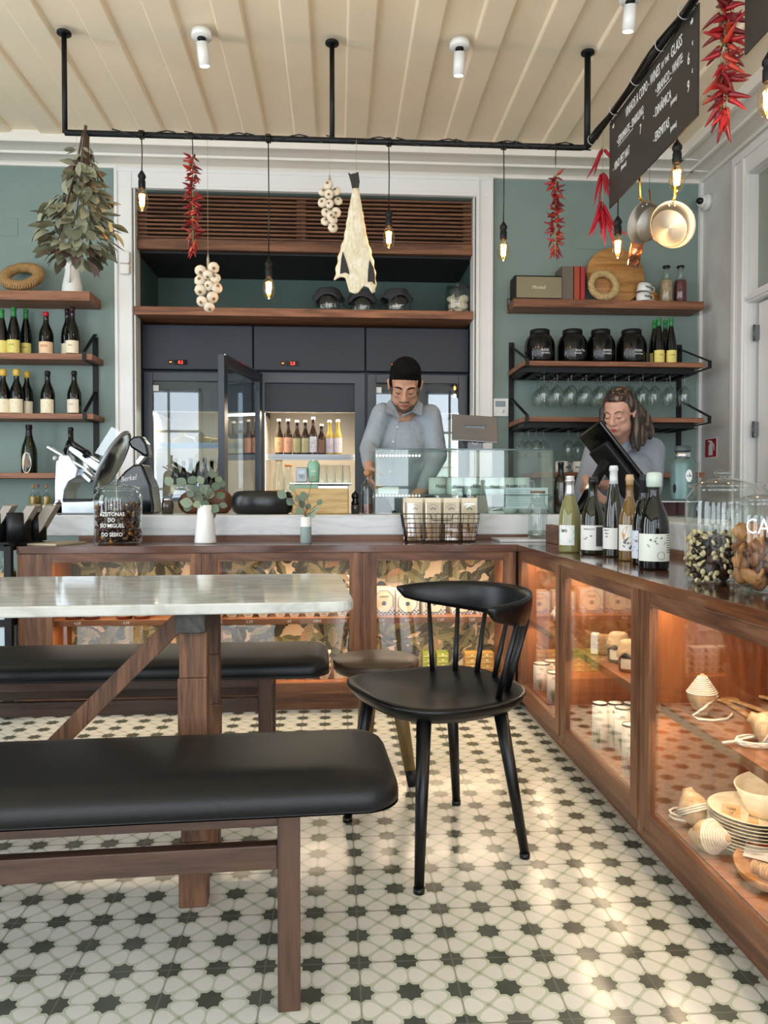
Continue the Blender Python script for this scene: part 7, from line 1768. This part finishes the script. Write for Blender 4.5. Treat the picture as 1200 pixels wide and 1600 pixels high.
for s in (-1, 1): m.tube([P(s * .018, .0875, -.002), P(s * .031, .0885, -.006), P(s * .045, .080, -.002)], [.001, .0024, .001], 6)
m.build('eyelashes', HAIRM, man)
BEARD = mat('stubble', '#4a352c', .8)
m = MB(); m.tube([P(-.024, .086, -.052), P(-.012, .0945, -.0475), P(.012, .0945, -.0475), P(.024, .086, -.052)], [.0028, .0045, .0045, .0028], 6)
m.tube([P(-.064, .010, -.035), P(-.056, .035, -.078), P(-.028, .064, -.104), P(0, .073, -.112), P(.028, .064, -.104), P(.056, .035, -.078), P(.064, .010, -.035)], [.006, .009, .011, .012, .011, .009, .006], 6)
m.build('beard', BEARD, man)
m = MB(); m.tube([P(-.019, .0905, -.0645), P(0, .0945, -.063), P(.019, .0905, -.0645)], [.002, .0048, .002], 6); m.tube([P(-.014, .0885, -.071), P(0, .0915, -.072), P(.014, .0885, -.071)], [.002, .005, .002], 6); m.build('lips', LIP, man)
# ---- the woman
wo = thing('person', 'woman with long brown hair and grey-blue shirt, standing behind the till screen', 'person', at(975, 800, Y=4.62).xy.to_3d())
L = wo.location
hc = Q(968, 645, 4.36); f = V((-.66, -.66, -.36)); u = V((-.18, -.26, .95)); S = 1.12
shL, shR = Q(935, 706, 4.40), Q(1018, 704, 4.62)
neck0 = Q(978, 700, 4.54)
elL, wrL = Q(915, 775, 4.25), Q(918, 752, 4.14); elR, wrR = Q(1015, 765, 4.46), Q(945, 758, 4.20)
pel = V((.03, .08, .92)); chest = Q(976, 745, 4.54)
body = MB(); P, M3 = head(body, hc, f, u, S, True)
body.cap(neck0, hc - u.normalized() * .06 - f.normalized() * .02, .062, .054); body.ell(P(0, .03, -.098), .035, 14, 10)
body.cap(pel + V((0, 0, .05)), chest, .15, .12); body.cap(pel + V((-.08, 0, 0)), pel + V((.08, 0, 0)), .14)
for s, sh_, el_, wr_ in ((-1, shL, elL, wrL), (1, shR, elR, wrR)):
    body.cap(chest + V((0, 0, .05)), sh_, .09, .06); body.cap(sh_, el_, .056, .048); body.cap(el_, wr_, .046, .030)
    hip = pel + V((s * .10, 0, -.03)); kn = V((s * .12, .05, .48)); an = V((s * .12, .10, .08))
    body.cap(hip, kn, .095, .06); body.cap(kn, an, .06, .038); body.cap(an + V((0, 0, -.03)), an + V((0, -.15, -.045)), .033, .028)
hand(body, wrR, wrR - elR, V((0, .2, -1)), 1, .25, .95)
hand(body, wrL, V((.1, -.2, -.3)), V((.8, .3, 0)), -1, .35, .95)
body.cap(neck0 + V((-.03, -.04, .0)), Q(962, 715, 4.45), .045, .02)
body.build('body', SKINF, wo, remesh=.0065, smooth_it=3)
m = MB(); m.cap(pel, chest + V((0, 0, -.03)), .185, .17); m.ell(chest + V((0, 0, -.0)), (.195, .155, .18)); m.ell(chest + V((-.07, -.09, -.04)), (.09, .08, .085)); m.ell(chest + V((.07, -.10, -.03)), (.09, .08, .085))
for s, sh_, el_, wr_ in ((-1, shL, elL, wrL), (1, shR, elR, wrR)):
    m.cap(chest + V((s * .04, .02, .10)), sh_, .095, .085); m.cap(sh_, sh_.lerp(el_, .95), .086, .076)
    m.cap(sh_.lerp(el_, .85), sh_.lerp(el_, 1.02), .080, .072)
m.cap(neck0 + V((-.09, .02, -.01)), neck0 + V((.09, .04, -.01)), .055, .055)
m.build('shirt', SHF, wo, remesh=.009, smooth_it=12)
m = MB(); flap([Q(951, 712, 4.40), Q(990, 680, 4.44), Q(1000, 694, 4.44), Q(972, 712, 4.38)]); flap([Q(950, 712, 4.40), Q(945, 695, 4.46), Q(936, 706, 4.40), Q(944, 720, 4.38)])
m.build('collar', SHF, wo)
m = MB()
for s in (-1, 1):
    hip = pel + V((s * .10, 0, -.02)); kn = V((s * .12, .05, .48)); an = V((s * .12, .10, .10)); m.cap(hip, kn, .115, .08); m.cap(kn, an, .08, .06)
m.cap(pel + V((-.07, 0, .0)), pel + V((.07, 0, .0)), .165); m.build('trousers', TRO, wo, remesh=.012, smooth_it=4)
m = MB()
for s in (-1, 1): m.cap(V((s * .12, .12, .04)), V((s * .125, -.06, .035)), .04, .034)
m.build('shoes', SHOE, wo)
Nh = NT('streaked_brown_hair'); nz = Nh.n('TexNoise', {'Vector': Nh.coord(scale=(26, 26, 3)), 'Scale': 2.2, 'Detail': 3}).outputs[0]
Nh.set(Base_Color=Nh.ramp(nz, [(.38, hexc('#1c1412')), (.54, hexc('#3c2d26')), (.72, hexc('#8a735c'))]), Roughness=.5); Nh.bump(nz, .7, .01); HW = Nh.m
m = MB(); E = lambda x, y, z, a, b, d: m.ell(P(x, y, z), (a * S, b * S, d * S), 22, 14, M3)
E(0, -.028, .054, .082, .094, .078); E(0, -.062, .010, .082, .068, .085); E(-.0, .028, .090, .056, .048, .024)
for s in (-1, 1):
    E(s * .072, -.006, .040, .016, .036, .045)
fN = f.normalized(); uN = u.normalized()
rN = P(1, 0, 0) - P(0, 0, 0)
def lock(pts, rs): m.tube(pts, rs, 8); m.ell(pts[-1], rs[-1], 8, 6)
sideN = P(-.08, 0, 0); sideF = P(.08, 0, 0)
for dx, dy, ln in ((0, 0, .26), (.03, .03, .27), (.06, .05, .24), (.09, .04, .20)):
    b0 = P(0, -.07, .03) + V((dx * .6, dy, 0)); lock([b0, b0 + V((.04 + dx * .5, 0, -.08)), b0 + V((.06 + dx * .7, .01, -.17)), b0 + V((.05 + dx * .7, -.02, -ln))], [.045, .042, .034, .014])
for sx, sy in ((-1, 0), (1, 0)):
    b0 = P(sx * .080, .03 if sx > 0 else -.02, -.01)
    lock([b0 + V((0, .0, .05)), b0 + V((0, .0, -.06)), b0 + V((sx * .0, -.005, -.14)), b0 + V((.0, -.03, -.21))], [.024, .024, .020, .007])
m.build('hair', HW, wo, remesh=.007, smooth_it=3)
m = MB(); m.ell(P(0, -.07, .115), (.018, .018, .014)); m.build('hair_clip', mat('clip_gold', '#c9b27c', .3, .8), wo)
m = MB()
for s in (-1, 1): m.tube([P(s * .013, .0905, .022), P(s * .03, .0885, .031), P(s * .05, .076, .026)], [.002, .003, .0014], 6)
m.build('eyebrows', mat('brow_brown', '#4d3a2e', .7), wo)
m = MB()
for s in (-1, 1): m.tube([P(s * .018, .0875, -.001), P(s * .031, .0885, -.006), P(s * .046, .080, -.002)], [.001, .0026, .0012], 6)
m.build('eyelashes', HAIRM, wo)
m = MB(); m.tube([P(-.019, .0905, -.0645), P(0, .0945, -.063), P(.019, .0905, -.0645)], [.002, .005, .002], 6); m.tube([P(-.015, .0885, -.0715), P(0, .0915, -.0725), P(.015, .0885, -.0715)], [.002, .0055, .002], 6); m.build('lips', mat('lipstick', '#a8413f', .4), wo)
m = MB()
for s in (-1, 1):
    c3 = P(s * .084, -.004, -.05); m.tube([c3 + V((0, .012 * sin(2 * pi * i / 20), -.016 + .018 * cos(2 * pi * i / 20))) for i in range(20)], .0018, 5, closed=True)
m.build('hoop_earrings', CHROME, wo)
